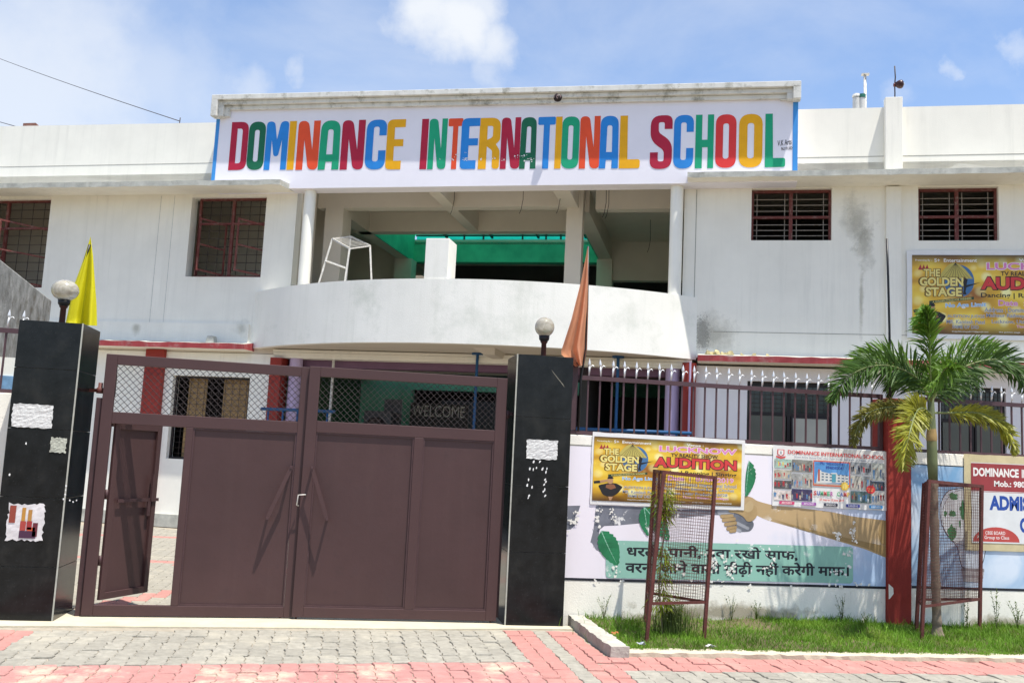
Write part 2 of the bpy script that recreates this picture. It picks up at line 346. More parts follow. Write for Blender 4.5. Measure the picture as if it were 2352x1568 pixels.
# bed of joint sand under the paving, then the paving stones
mb = MB(); mb.box(G, -14, 14, -8, 8.0, -.05, -.012); mb.box(G, -6, 2.3, 8.0, 9.2, -.05, -.012)
pav = mb.build('pavement', joint_m, base=Vector((0, 7.5, 0)), kind='structure')
PW, PL = .138, .27
def paver_mesh(name, m):
    b = MB(); g = .0022; x0, x1 = -PW / 2 + g, PW / 2 - g; y0, y1 = -PL / 2 + g, PL / 2 - g; a = .014
    out = [(x0, y0), (x0 + a, y0 + PL * .25), (x0 + a * .0, y0 + PL * .30), (x0 + a, y0 + PL * .72), (x0, y1)]
    rt = [(x1, y1), (x1 + a, y0 + PL * .72), (x1, y0 + PL * .30), (x1 + a, y0 + PL * .25), (x1, y0)]
    lp = out + rt; c = .0045
    top = [(x * (1 - 2 * c / PW), y * (1 - 2 * c / PL)) for x, y in lp]
    n = len(lp)
    b.add([(x, y, -.04) for x, y in lp] + [(x, y, -.005) for x, y in lp] + [(x, y, 0) for x, y in top],
          [(i, n + i, n + (i + 1) % n, (i + 1) % n)[::-1] for i in range(n)] + [(n + i, 2 * n + i, 2 * n + (i + 1) % n, n + (i + 1) % n)[::-1] for i in range(n)])
    b.add([(x, y, 0) for x, y in top], [tuple(range(n))[::-1]])
    return mesh_of(b, name, m)
PM = {'g': paver_mesh('paving_stone', paver_grey), 'r': paver_mesh('paving_stone', paver_red), 'd': paver_mesh('paving_stone', paver_dusty)}
cells = []
for i in range(-34, 60):
    for j in range(-6, 12):
        x = 1.54 + (i + .5) * PW
        if i < 0: Y = 7.70 + (j + .5) * PL + .095 * (x - 1.54); rows = j
        else: Y = 7.70 + (j + .5) * PL; rows = j
        c = None
        if i < 0:
            if x < -2.42: c = 'r' if rows >= 0 else 'd'
            elif rows >= 0: c = 'g'
            elif rows >= -3: c = 'd'
            else: c = 'g'
            if Y > 9.06 + .095 * (x - 1.0): c = None
        elif i < 5:
            c = 'r' if i != 2 else 'g'
            if Y > 9.17: c = None
            if rows < -3 and i not in (0, 1, 2): c = 'g'
        else:
            if x > 2.27 and Y > 7.90: c = None
            elif Y > 7.32: c = 'r'
            else: c = 'g'
        if c: cells.append(((x, Y), c))
inview = []
for (p, c) in cells:
    q = W.transposed() @ (Vector((p[0], p[1], 0)) - C0); px, py = 1176 + FPX * q[0] / q[2], 784 + FPX * q[1] / q[2]
    inview.append((not (-40 < px < 2400 and py < 1590), p[0] ** 2 + p[1] ** 2, p, c))
inview.sort(key=lambda t: (t[0], t[1]))
rest = {}
for k, (_, _, p, c) in enumerate(inview):
    M = Matrix.Translation((p[0], p[1], random.uniform(-.007, .004))) @ Matrix.Rotation((math.atan(.095) if p[0] < 1.54 else 0) + random.gauss(0, .01), 4, 'Z') @ Matrix.Rotation(random.gauss(0, .020), 4, 'X') @ Matrix.Rotation(random.gauss(0, .016), 4, 'Y')
    if k < 300: place('paving_stone', PM[c], pav, M)
    else:
        b = rest.setdefault(c, MB()); me = PM[c]; b.add([M @ v.co for v in me.vertices], [tuple(f.vertices) for f in me.polygons])
allm = MB(); mats_ = []
for c, b in rest.items():
    off = len(mats_); mats_.append(PM[c].materials[0]); allm.add(b.v, b.f, off)
allm.build('paving_stones', mats_, pav, kind='stuff')
# threshold of cement in front of the gate and along the pillars
mb = MB()
pts = [(-3.6, 8.72), (-2.3, 8.86), (-.3, 8.985), (1.0, 9.05), (1.62, 9.14), (2.28, 9.17), (2.30, 9.34), (1.6, 9.32), (1.6, 9.75), (-2.44, 9.75), (-2.44, 9.07), (-3.6, 9.07)]
mb.poly(G, [pts], .002, -.05)
mb.build('threshold', cement_m, base=Vector((0, 9.1, 0)), kind='structure')
# courtyard: its own stones, joined
mb = MB(); mb.box(G, -9, 3.6, 9.75, 30, -.05, -.014)
cy = mb.build('courtyard', joint_m, base=Vector((-2, 13, 0)), kind='structure')
parts = {'g': MB(), 'r': MB()}
for i in range(-40, 16):
    for j in range(34):
        x = -.6 + i * PW * 1.0; Y = 9.9 + j * PL
        p2 = Vector((x, Y, 0)); 
        if p2.dot(BV) > 16.3: continue
        red = (abs(Y - 17.2 - .12 * (x + 3.2)) < .16) or (abs(Y - 13.6 + .25 * (x + 2.4)) < .13) or (abs((Y - 10.3) - 2.0 * (x + 2.1)) < .30)
        q = parts['r' if red else 'g']; me = PM['g']; M = Matrix.Translation((x, Y, random.uniform(-.004, .002)))
        q.add([M @ v.co for v in me.vertices], [tuple(f.vertices) for f in me.polygons])
al = MB(); al.add(parts['g'].v, parts['g'].f, 0); al.add(parts['r'].v, parts['r'].f, 1)
al.build('paving_stones', [paver_grey, paver_red], cy, kind='stuff')

# kerb strip in front of the lawn, stone slab at its left end
def rough_box(F, a0, a1, b0, b1, c0, c1, step, amp, seed=1):
    rnd = random.Random(seed); m = MB(); n = max(1, int((a1 - a0) / step)); ring = []
    for i in range(n + 1):
        a = a0 + (a1 - a0) * i / n; r = lambda: rnd.uniform(-amp, amp)
        ring.append([F(a, b0, c0), F(a, b0 + r(), c1 + r() * .5), F(a, b1 + r(), c1 + r() * .5), F(a, b1, c0)])
    vs = [p for q in ring for p in q]; fs = []
    for i in range(n):
        for k in range(3): fs.append((i * 4 + k, (i + 1) * 4 + k, (i + 1) * 4 + k + 1, i * 4 + k + 1)[::-1])
    fs += [(0, 1, 2, 3)[::-1], tuple(n * 4 + k for k in range(4))]
    m.add(vs, fs); return m
rough_box(G, 2.38, 9.0, 7.93, 8.12, -.05, .035, .07, .012, 3).build('kerb', cement_m, base=Vector((4, 8, 0)), kind='structure')
m = rough_box(lambda a, b, c: G(b, a, c), 7.90, 9.47, 2.27, 2.43, -.04, .085, .06, .010, 5)
m.build('kerb_slab', curb_m, base=Vector((2.35, 8.6, 0)), kind='structure')

# lawn soil and grass
def lawn_h(x, Y):
    return .02 + .05 * math.sin(x * 1.7) * .3 + .035 * max(0, (Y - 8.1)) + .01 * math.sin(x * 7 + Y * 5)
mb = MB(); nx, ny = 60, 12; vs = []
for j in range(ny + 1):
    for i in range(nx + 1):
        x = 2.42 + (9.0 - 2.42) * i / nx; Y = 8.10 + (9.52 - 8.10) * j / ny; vs.append(G(x, Y, lawn_h(x, Y) - .004))
mb.add(vs, [(j * (nx + 1) + i, j * (nx + 1) + i + 1, (j + 1) * (nx + 1) + i + 1, (j + 1) * (nx + 1) + i) for j in range(ny) for i in range(nx)])
mb.build('lawn_soil', soil_m, base=Vector((4, 8.8, 0)), kind='structure')
def blade(mb, p, h, w, lean, mi=0):
    a = random.uniform(0, 6.283); side = Vector((math.cos(a), math.sin(a), 0)) * w; ln = Vector((math.cos(lean[0]), math.sin(lean[0]), 0)) * lean[1]
    m1 = p + Vector((0, 0, h * .6)) + ln * .35; t = p + Vector((0, 0, h)) + ln
    mb.add([p - side, p + side, m1 + side * .7, m1 - side * .7, t], [(0, 1, 2, 3), (3, 2, 4)], mi)
mb = MB(); rg = random.Random(4)
def dens(x, Y):                                     # bare patch near the wall
    d = 1.0
    if 3.0 < x < 4.3 and Y > 8.95: d = .35
    if x < 2.9 and Y > 9.1: d = .5
    return d
n = 0
while n < 30000:
    x = rg.uniform(2.44, 7.6); Y = 8.08 + 1.42 * rg.random() ** .9
    if rg.random() > dens(x, Y): continue
    cl = .5 + .5 * math.sin(x * 5.1 + 2 * math.sin(Y * 4)) * math.sin(Y * 9 + x * 2); n += 1
    blade(mb, G(x, Y, lawn_h(x, Y)), rg.uniform(.018, .046) * (.7 + .7 * cl), rg.uniform(.0018, .0036), (rg.uniform(0, 6.28), rg.uniform(.01, .04)), 0)
for k in range(2500):                               # fringe over the kerb
    x = rg.uniform(2.44, 7.6); Y = rg.gauss(8.10, .02); blade(mb, G(x, Y, .03), rg.uniform(.015, .04), .0025, (rg.uniform(3.6, 5.8), rg.uniform(.02, .05)))
for k in range(2600):                               # taller tufts
    cxx = rg.choice((2.7, 3.3, 4.5, 5.2, 5.5, 6.3, 6.7, 7.0)); x = rg.gauss(cxx, .22); Y = rg.uniform(8.3, 9.46)
    blade(mb, G(x, Y, lawn_h(x, Y)), rg.uniform(.05, .12), .003, (rg.uniform(0, 6.28), rg.uniform(.02, .08)))
for k in range(700):                                # edge of the right hand paving
    x = rg.uniform(6.3, 6.75); Y = rg.gauss(7.95, .05); blade(mb, G(x, Y, 0), rg.uniform(.02, .06), .003, (rg.uniform(0, 6.28), rg.uniform(.01, .05)))
mb.build('grass', grass_m, base=Vector((4.5, 8.8, 0)), kind='stuff')
def weed(name, x, Y, h, label, n=9, mat_=weed_m, spread=.06, leafy=.02):
    m = MB(); r = random.Random(int(x * 1000)); z = lawn_h(x, Y) if x > 2.45 else 0
    for k in range(n):
        a = r.uniform(0, 6.28); s = r.uniform(.3, 1) * spread; hh = h * r.uniform(.5, 1)
        pts = [G(x, Y, z), G(x + s * .4 * math.cos(a), Y + s * .4 * math.sin(a), z + hh * .55), G(x + s * math.cos(a), Y + s * math.sin(a), z + hh)]
        m.tube(pts, [.0022, .0016, .0008], 4)
        for q in range(int(hh / .02)):
            t = r.uniform(.2, 1); p = pts[0].lerp(pts[1], t * 2) if t < .5 else pts[1].lerp(pts[2], t * 2 - 1)
            blade(m, p, r.uniform(.2, 1) * leafy, .003 + leafy * .08, (r.uniform(0, 6.28), leafy))
    m.build(name, mat_, base=G(x, Y, z), label=label, cat='weed', group='weeds along the foot of the painted wall')
weed('weed', 3.17 + .25, 9.42, .24, 'reddish green weed tuft at the wall foot just right of the sapling guard', 12)
weed('weed', 4.25, 9.43, .20, 'low weed tuft at the wall foot under the summer camp banner', 10, spread=.10)
weed('weed', 3.98, 9.44, .26, 'tall thin weed at the wall foot below the green slogan panel', 5, spread=.08)
weed('weed', 5.18, 9.40, .30, 'tall thin weed just left of the red post', 7, spread=.08)
weed('weed', 6.55, 9.30, .42, 'tall stalk of weed right of the palm guard, the one nearer the palm', 5, spread=.08, leafy=.03)
weed('weed', 6.85, 9.25, .48, 'tallest stalk of weed right of the palm guard', 5, spread=.10, leafy=.03)
weed('weed', 5.42, 9.36, .14, 'short dark weed at the foot of the red post', 12, spread=.06)
weed('weed', 2.62, 9.40, .26, 'thin grassy weed beside the stone slab', 7, spread=.12)
weed('weed', 7.1, 9.25, .34, 'leafy weed at the right edge beyond the palm', 8, spread=.12, leafy=.03)
def litter(x, Y, s, m, label, z=None):
    b = MB(); r = random.Random(int(x * 999)); n = 7; z = lawn_h(x, Y) + .015 if z is None else z
    vs = [G(x + (i - 1.5) * s * .5 + r.uniform(-.3, .3) * s, Y + (j - 1) * s * .4 + r.uniform(-.3, .3) * s, z + r.uniform(0, .8) * s) for j in range(3) for i in range(4)]
    b.add(vs, [(j * 4 + i, j * 4 + i + 1, (j + 1) * 4 + i + 1, (j + 1) * 4 + i) for j in range(2) for i in range(3)])
    b.build('crumpled_wrapper', m, base=G(x, Y, z), label=label, cat='litter', solid=.001)
foil = mat('crumpled_foil', (.62, .66, .72), .3, .3, 30, metallic=.3)
litter(2.62, 8.17, .045, foil, 'crumpled white plastic wrapper on the grass at the foot of the sapling guard', .05)
litter(3.26, 8.19, .05, vinyl_w, 'flat scrap of white paper on the grass beside the kerb')
litter(2.55, 8.75, .035, mat('orange_wrapper', (.65, .2, .08), .5, .4, 30), 'small orange wrapper lying in the grass near the stone slab')

# ================================================================== the school building
WV = 16.7
school = thing('school_building', 'white two storey school with a curved balcony and painted name board', 'school', B(-4.2, WV, 0), TH)
# roof and floor slabs, closed sides and rear
mb = MB()
mb.wall(B, -16.5, -7.97, 3.55, 6.95, WV, WV + .23, [(U(-90, 457, WV), U(118, 457, WV), Zb(60, 660, WV), Zb(118, 457, WV)), (U(442, 454, WV), U(613, 454, WV), 4.855, 6.46)])
mb.build('wall', plaster, school)
UR = -.55
wins = [(.611, 1.955, 5.58, 6.505), (3.354, 4.61, 5.575, 6.50)]
mb = MB(); mb.wall(B, UR, 9.0, 3.5, 6.95, WV, WV + .23, wins); mb.build('wall', plaster_r, school)
mb = MB(); mb.box(B, -.345, -.335, WV - .004, WV + .01, 3.55, 6.5); mb.box(B, .0, 2.82, WV - .004, WV + .01, 3.955, 3.963); mb.box(B, 3.08, 9, WV - .004, WV + .01, 3.955, 3.963)
mb.build_each('groove', mat('groove_shadow', (.28, .27, .24), .9, .3, 20), school)
mb = MB()
for u0 in (U(366, 500, WV), U(397, 500, WV)): mb.box(B, u0, u0 + .006, WV - .003, WV + .01, 3.9, 6.5)
mb.build_each('conduit_line', mat('faint_line', (.45, .46, .44), .9, .3, 20), school)
mb = MB(); mb.box(B, 2.83, 3.07, WV - .07, WV - .002, 3.5, 6.5); mb.build('pilaster', plaster_r, school)
# ledge line low on the upper wall, left
mb = MB(); mb.box(B, -16.5, -8.75, WV - .05, WV - .002, 3.56, 3.93); mb.build('plinth_band', plaster, school)
# ground floor walls
mb = MB()
gwL = (U(398, 864, WV), U(575, 864, WV), 1.29, 2.90)
gwS = (U(243, 858, WV), U(270, 858, WV), 2.44, 2.89)
mb.wall(B, -16.5, -8.2, 0, 3.36, WV, WV + .23, [gwS, gwL]); mb.build('wall', plaster, school)
gwR = [(U(1717, 874, WV), U(1911, 1000, WV), 1.75, 3.12), (U(2160, 885, WV), U(2312, 1000, WV), 1.75, 3.12)]
mb = MB(); mb.wall(B, -.35, 9.0, 0, 3.36, WV, WV + .23, gwR); mb.build('wall', mat('pinkish_white_plaster', (.84, .80, .80), .8, .05, 2, .2, streak=.2, streakcol=(.6, .56, .55)), school)
mb = MB(); mb.box(B, -16.5, -8.25, WV - .06, WV - .002, 0, .24); mb.build('plinth', concrete, school)
mb = MB(); 
for (a0, a1, b0, b1) in ((-16.5, -8.2, WV + .002, 27), (-8.2, -7.6, WV + .3, 27), (-2.75, 9, WV + .3, 27), (-7.6, -2.75, WV + .3, 20), (-7.6, -2.75, 22.9, 27)):
    mb.box(B, a0, a1, b0, b1, 3.37, 3.50)
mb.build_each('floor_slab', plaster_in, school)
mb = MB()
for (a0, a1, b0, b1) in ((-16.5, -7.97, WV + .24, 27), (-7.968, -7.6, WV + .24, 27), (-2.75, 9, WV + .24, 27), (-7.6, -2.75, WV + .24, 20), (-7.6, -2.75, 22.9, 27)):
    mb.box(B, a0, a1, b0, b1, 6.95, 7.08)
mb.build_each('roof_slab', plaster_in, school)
mb = MB(); mb.box(B, -16.7, -16.5, WV, 27.3, 0, 7.0); mb.box(B, 9.0, 9.2, WV, 27.3, 0, 7.0); mb.box(B, -16.5, 9.0, 27.05, 27.25, 0, 7.0)
mb.build_each('rear_wall', plaster_in, school)
# partitions that close the rooms left and right of the verandah
mb = MB(); mb.wall(lambda a, b, c: B(b, a, c), WV + .24, 17.699, 3.5, 6.95, -8.2, -8.0, [(17.05, 17.55, 3.5, 5.9)]); mb.build('partition', plaster_in, school)
mb = MB(); mb.wall(lambda a, b, c: B(b, a, c), WV + .24, 27, 3.5, 6.95, -.55, -.35, []); mb.build('partition', plaster_in, school)
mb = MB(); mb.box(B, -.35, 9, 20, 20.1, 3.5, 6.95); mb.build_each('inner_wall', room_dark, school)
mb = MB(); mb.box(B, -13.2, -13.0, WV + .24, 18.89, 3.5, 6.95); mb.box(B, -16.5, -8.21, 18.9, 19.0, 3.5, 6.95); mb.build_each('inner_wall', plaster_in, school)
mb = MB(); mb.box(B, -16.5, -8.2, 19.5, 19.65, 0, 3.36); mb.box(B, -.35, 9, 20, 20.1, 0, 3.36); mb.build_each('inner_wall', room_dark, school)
# parapet (each side) with pilaster and construction line
mb = MB(); mb.hexa([B(-16.5, WV, 6.66), B(-9.64, WV, 6.66), B(-9.64, WV + .2, 6.66), B(-16.5, WV + .2, 6.66)], [B(-16.5, WV, 8.07), B(-9.64, WV, 8.0), B(-9.64, WV + .2, 8.0), B(-16.5, WV + .2, 8.07)])
mb.build('parapet', plaster, school)
mb = MB(); mb.hexa([B(1.35, WV, 6.66), B(9, WV, 6.66), B(9, WV + .2, 6.66), B(1.35, WV + .2, 6.66)], [B(1.35, WV, 7.935), B(9, WV, 7.90), B(9, WV + .2, 7.90), B(1.35, WV + .2, 7.935)])
mb.build('parapet', plaster_r, school)
mb = MB(); mb.box(B, -16.5, -9.66, WV - .003, WV + .01, 7.16, 7.168); mb.box(B, 1.37, 2.80, WV - .003, WV + .01, 7.05, 7.06); mb.box(B, 3.1, 9, WV - .003, WV + .01, 7.05, 7.06)
mb.build_each('groove', MATS['groove_shadow'], school)
mb = MB(); mb.box(B, 2.80, 3.08, WV - .16, WV - .002, 6.64, 8.05); mb.build('pilaster', plaster_r, school, bevel=.006)
# sunshades over the windows
def shade(a0, a1, seed, pj, zf0, zf1):
    r = random.Random(seed); m = MB(); n = 60; sec = []
    for i in range(n + 1):
        a = a0 + (a1 - a0) * i / n; k = r.uniform(-.008, .008)
        sec.append([B(a, WV - .002, 6.52), B(a, WV - pj, zf0 + k), B(a, WV - pj + r.uniform(-.004, .004), zf1 + k * .6), B(a, WV - .002, 6.64)])
    vs = [p for q in sec for p in q]; m.add(vs, [(i * 4 + k, i * 4 + (k + 1) % 4, (i + 1) * 4 + (k + 1) % 4, (i + 1) * 4 + k) for i in range(n) for k in range(4)])
    m.add(sec[0], [(0, 1, 2, 3)]); m.add(sec[-1], [(3, 2, 1, 0)])
    # underside lighter than the weathered edge
    for i, f in enumerate(m.f): m.mi[i] = 1 if i < n * 4 and i % 4 == 0 else 0
    m.build('sunshade', [concrete, plaster_r], school)
ULE = U(643, 417, WV - .75); URE = U(1579, 400, WV - .58)
shade(-16.5, ULE, 1, .75, 6.475, 6.575); shade(URE, 9.0, 2, .58, 6.55, 6.645)
def redslab(a0, a1, seed):
    r = random.Random(seed); m = MB(); n = 50; sec = []
    for i in range(n + 1):
        a = a0 + (a1 - a0) * i / n
        sec.append([B(a, WV + .2, 3.40), B(a, WV - .40, 3.40 + r.uniform(-.004, .004)), B(a, WV - .40 + r.uniform(-.006, .006), 3.505 + r.uniform(-.012, .006)), B(a, WV - .05, 3.56)])
    vs = [p for q in sec for p in q]; m.add(vs, [(i * 4 + k, i * 4 + (k + 1) % 4, (i + 1) * 4 + (k + 1) % 4, (i + 1) * 4 + k) for i in range(n) for k in range(4)])
    m.add(sec[0], [(0, 1, 2, 3)]); m.add(sec[-1], [(3, 2, 1, 0)])
    for i in range(n * 4): m.mi[i] = {0: 1, 1: 0, 2: 2, 3: 1}[i % 4]
    m.build('lower_sunshade', [lintel_red, plaster_r, concrete], school)
redslab(-16.5, -8.62, 3); redslab(-.25, 9.0, 4)
# rubble left on the right ledge, broken stubs on the left one
mb = MB(); r_ = random.Random(9)
for k in range(14):
    u = r_.uniform(-.1, .9) if k > 3 else r_.uniform(.15, .4); s = r_.uniform(.02, .05); z = 3.53
    mb.hexa([B(u + r_.uniform(-s, s) + dx * s, WV - .22 + dy * s, z) for dx, dy in ((-1, -1), (1, -1), (1, 1), (-1, 1))], [B(u + dx * s * .6, WV - .22 + dy * s * .6, z + s * r_.uniform(.8, 2)) for dx, dy in ((-1, -1), (1, -1), (1, 1), (-1, 1))])
mb.build('rubble', mat('yellow_rubble', (.50, .42, .22), .95, .4, 12, .6, 40), school, kind='stuff')
mb = MB(); mb.hexa([B(-9.42 + dx * .09, WV - .2 + dy * .08, 3.5) for dx, dy in ((-1, -1), (1, -1), (1, 1), (-1, 1))], [B(-9.42 + dx * .07, WV - .2 + dy * .07, 3.66) for dx, dy in ((-1, -1), (1, -1), (1, 1), (-1, 1))])
mb.build('broken_stub', concrete, school, bevel=.015)
# stains on the plaster: irregular flat patches with their own outline
def stain(F, pts, d, m, name, parent, seed=0, jag=.02, n=5):
    r = random.Random(seed); out = []
    for i in range(len(pts)):
        a, b = pts[i], pts[(i + 1) % len(pts)]
        for k in range(n):
            t = k / n; out.append((a[0] + (b[0] - a[0]) * t + r.uniform(-jag, jag), a[1] + (b[1] - a[1]) * t + r.uniform(-jag, jag)))
    mb = MB(); mb.poly(F, [out], d); return mb.build(name, m, parent)
def fuzzy(name, c, base, scale, rad, mx=.8):        # stain that fades out from its centre, painted on the plaster
    m = bpy.data.materials.new(name); m.use_nodes = True; nt = m.node_tree; N = nt.nodes.new; L = nt.links.new; b = nt.nodes['Principled BSDF']; b.inputs['Roughness'].default_value = .9; b.inputs['Specular IOR Level'].default_value = .1
    tc = N("ShaderNodeTexCoord"); gr = N("ShaderNodeTexGradient"); gr.gradient_type = 'QUADRATIC_SPHERE'
    mp = N("ShaderNodeMapping"); mp.inputs['Location'].default_value = (-1, -1, 0); mp.inputs['Scale'].default_value = (2, 2, 1); L(tc.outputs['UV'], mp.inputs[0]); L(mp.outputs[0], gr.inputs[0])
    n = N("ShaderNodeTexNoise"); n.inputs['Scale'].default_value = scale; n.inputs['Detail'].default_value = 7; n.inputs['Roughness'].default_value = .65; L(tc.outputs['Object'], n.inputs[0])
    a = N("ShaderNodeMath"); a.operation = 'MULTIPLY_ADD'; L(n.outputs[0], a.inputs[0]); a.inputs[1].default_value = 1.6; a.inputs[2].default_value = -.8
    s = N("ShaderNodeMath"); L(gr.outputs['Fac'], s.inputs[0]); L(a.outputs[0], s.inputs[1])
    r = N("ShaderNodeMapRange"); L(s.outputs[0], r.inputs[0]); r.inputs[1].default_value = .12; r.inputs[2].default_value = .12 + rad; r.inputs[4].default_value = mx
    g2 = N("ShaderNodeMath"); g2.operation = 'GREATER_THAN'; g2.inputs[1].default_value = 0.0; 
    edge = N("ShaderNodeMapRange"); L(gr.outputs['Fac'], edge.inputs[0]); edge.inputs[1].default_value = 0; edge.inputs[2].default_value = .05
    m2 = N("ShaderNodeMath"); m2.operation = 'MULTIPLY'; L(r.outputs[0], m2.inputs[0]); L(edge.outputs[0], m2.inputs[1])
    b.inputs['Base Color'].default_value = (*c, 1); L(m2.outputs[0], b.inputs['Alpha'])
    MATS[name] = m; return m
def stain_quad(F, a0, a1, c0, c1, d, m, parent, name='stain'):
    o = MB().quad(F(a0, d, c0), F(a1, d, c0), F(a1, d, c1), F(a0, d, c1)).build(name, m, parent)
    uv = o.data.uv_layers.new(name='UVMap')
    for i, c in enumerate(((0, 0), (1, 0), (1, 1), (0, 1))): uv.data[i].uv = c
    return o
damp = fuzzy('damp_stain', (.46, .44, .37), None, 3.2, .6, .42)
mildew = fuzzy('mildew_specks', (.03, .03, .028), None, 30, .14, .32)
algae = fuzzy('grey_weathering', (.45, .46, .41), None, 3.0, .7, .35)
stain_quad(B, 1.9, 2.83, 5.2, 6.6, WV - .004, damp, school); stain_quad(B, 2.2, 2.75, 4.8, 6.2, WV - .006, damp, school)
stain_quad(B, 2.38, 2.50, 3.6, 5.5, WV - .005, damp, school); stain_quad(B, -.38, .02, 3.45, 4.4, WV - .004, mildew, school); stain_quad(B, -.6, .6, 3.3, 4.5, WV - .006, damp, school)
stain_quad(B, -11.35, -10.95, 3.6, 4.02, WV - .054, damp, school)
stain_quad(B, -9.2, -8.6, 3.5, 4.2, WV - .056, algae, school)
# name board with cornice
SV = WV - .35
SL, SR_ = -9.64, 1.35
mb = MB(); mb.box(B, SL, SR_, SV, WV + .0, 6.515, 8.30); mb.box(B, -7.95, -.6, WV, WV + .0 + .001, 6.515, 6.9)
board = mb.build('name_board', sign_m, school)
mb = MB(); mb.box(B, SL, SL + .075, SV - .006, SV - .001, 6.60, 7.93); mb.box(B, SR_ - .085, SR_, SV - .006, SV - .001, 6.60, 7.93); mb.build_each('blue_stripe', mat('sky_blue_sign_paint', (.05, .28, .68), .6, .06, 3), board)
def cor(d, w, z0, z1, drop):                        # one step of the stepped frame: top rail and two short drops
    zl = lambda z: z + .10; zr = lambda z: z - .02
    m = MB(); a0, a1 = SL - .03, SR_ + .03
    m.hexa([B(a0, SV - d, zl(z0)), B(a1, SV - d, zr(z0)), B(a1, SV - .001, zr(z0)), B(a0, SV - .001, zl(z0))], [B(a0, SV - d, zl(z1)), B(a1, SV - d, zr(z1)), B(a1, SV - .001, zr(z1)), B(a0, SV - .001, zl(z1))])
    for (p0, p1, zz) in ((a0, a0 + w, zl), (a1 - w, a1, zr)):
        m.box(B, p0, p1, SV - d, SV - .001, drop, zz(z0) - .0005)
    return m
for d, w, z0, z1, dr in ((.20, .13, 8.16, 8.26, 7.93), (.13, .23, 8.08, 8.157, 7.945), (.065, .33, 8.00, 8.077, 7.96)):
    cor(d, w, z0, z1, dr).build('cornice', cornice_m, board, bevel=.008)
# painted letters
q_ = .145; s_ = .36
def glyph(ch, w, h):
    X = lambda v: v * w; Y = lambda v: v * h; r = w * .5
    P = {
     'O': [[(0, 0, r), (w, 0, r), (w, h, r), (0, h, r)], [(X(.36), Y(.17), r * .3), (X(.64), Y(.17), r * .3), (X(.64), Y(.83), r * .3), (X(.36), Y(.83), r * .3)]],
     'D': [[(0, 0), (w, 0, r * .9), (w, h, r * .9), (0, h)], [(X(.36), Y(.14)), (X(.66), Y(.14), r * .3), (X(.66), Y(.86), r * .3), (X(.36), Y(.86))]],
     'I': [[(0, 0), (w, 0), (w, h), (0, h)]],
     'N': [[(0, 0), (0, h, r * .7), (X(.46), h, r * .7), (X(.70), Y(.40)), (X(.70), h), (w, h), (w, 0, r * .6), (X(.56), 0, r * .6), (X(.31), Y(.62)), (X(.31), 0)]],
     'M': [[(0, 0), (0, h, r * .4), (X(.36), h, r * .4), (X(.5), Y(.62)), (X(.64), h, r * .4), (w, h, r * .4), (w, 0), (X(.74), 0), (X(.73), Y(.62)), (X(.60), Y(.28), r * .2), (X(.40), Y(.28), r * .2), (X(.27), Y(.62)), (X(.26), 0)]],
     'A': [[(0, 0), (X(.04), h, r * .95), (X(.96), h, r * .95), (w, 0), (X(.66), 0), (X(.66), Y(.16)), (X(.36), Y(.16)), (X(.34), 0)], [(X(.36), Y(.31)), (X(.66), Y(.31)), (X(.64), Y(.82), r * .25), (X(.38), Y(.82), r * .25)]],
     'C': [[(0, 0, r), (w, 0, r), (w, Y(.38)), (X(.64), Y(.38)), (X(.64), Y(.16), r * .25), (X(.36), Y(.16), r * .25), (X(.36), Y(.86), r * .25), (X(.64), Y(.86), r * .25), (X(.64), Y(.68)), (w, Y(.68)), (w, h, r), (0, h, r)][::1]],
     'E': [[(0, 0, r * .5), (X(.85), 0), (X(.85), Y(.17)), (X(.42), Y(.17)), (X(.42), Y(.46)), (X(.92), Y(.46)), (X(.92), Y(.60)), (X(.42), Y(.60)), (X(.42), Y(.84)), (w, Y(.84)), (w, h), (0, h, r * .7)]],
     'T': [[(X(.33), 0), (X(.33), Y(.845)), (0, Y(.845), r * .2), (0, h, r * .2), (w, h, r * .2), (w, Y(.845), r * .2), (X(.68), Y(.845)), (X(.68), 0)]],
     'R': [[(0, 0), (0, h, r * .2), (w, h, r * .9), (w, Y(.56), r * .3), (X(.80), Y(.48), r * .1), (w, Y(.36), r * .3), (w, 0, r * .3), (X(.66), 0, r * .3), (X(.64), Y(.36), r * .2), (X(.38), Y(.44)), (X(.38), 0)], [(X(.38), Y(.57)), (X(.64), Y(.62), r * .2), (X(.64), Y(.84), r * .2), (X(.38), Y(.84))]],
     'L': [[(0, 0), (w, 0, r * .25), (w, Y(.17), r * .25), (X(.40), Y(.17)), (X(.36), h), (0, h)]],
     'S': [[(0, Y(.31)), (0, 0, r), (w, 0, r), (w, Y(.50), r * .8), (X(.37), Y(.68), r * .3), (X(.37), Y(.87), r * .2), (X(.64), Y(.87), r * .2), (X(.64), Y(.74)), (w, Y(.74)), (w, h, r), (0, h, r), (0, Y(.53), r * .8), (X(.63), Y(.34), r * .3), (X(.63), Y(.14), r * .2), (X(.36), Y(.14), r * .2), (X(.36), Y(.31))]],
     'H': [[(0, 0), (0, h), (X(.36), h), (X(.36), Y(.53)), (X(.66), Y(.53)), (X(.66), h), (w, h), (w, 0), (X(.68), 0), (X(.68), Y(.39)), (X(.38), Y(.39)), (X(.38), 0)]],
    }[ch]
    return [rp(l, 6) for l in P]
pe = ((.78, .77, .85), 9, .60, .9)
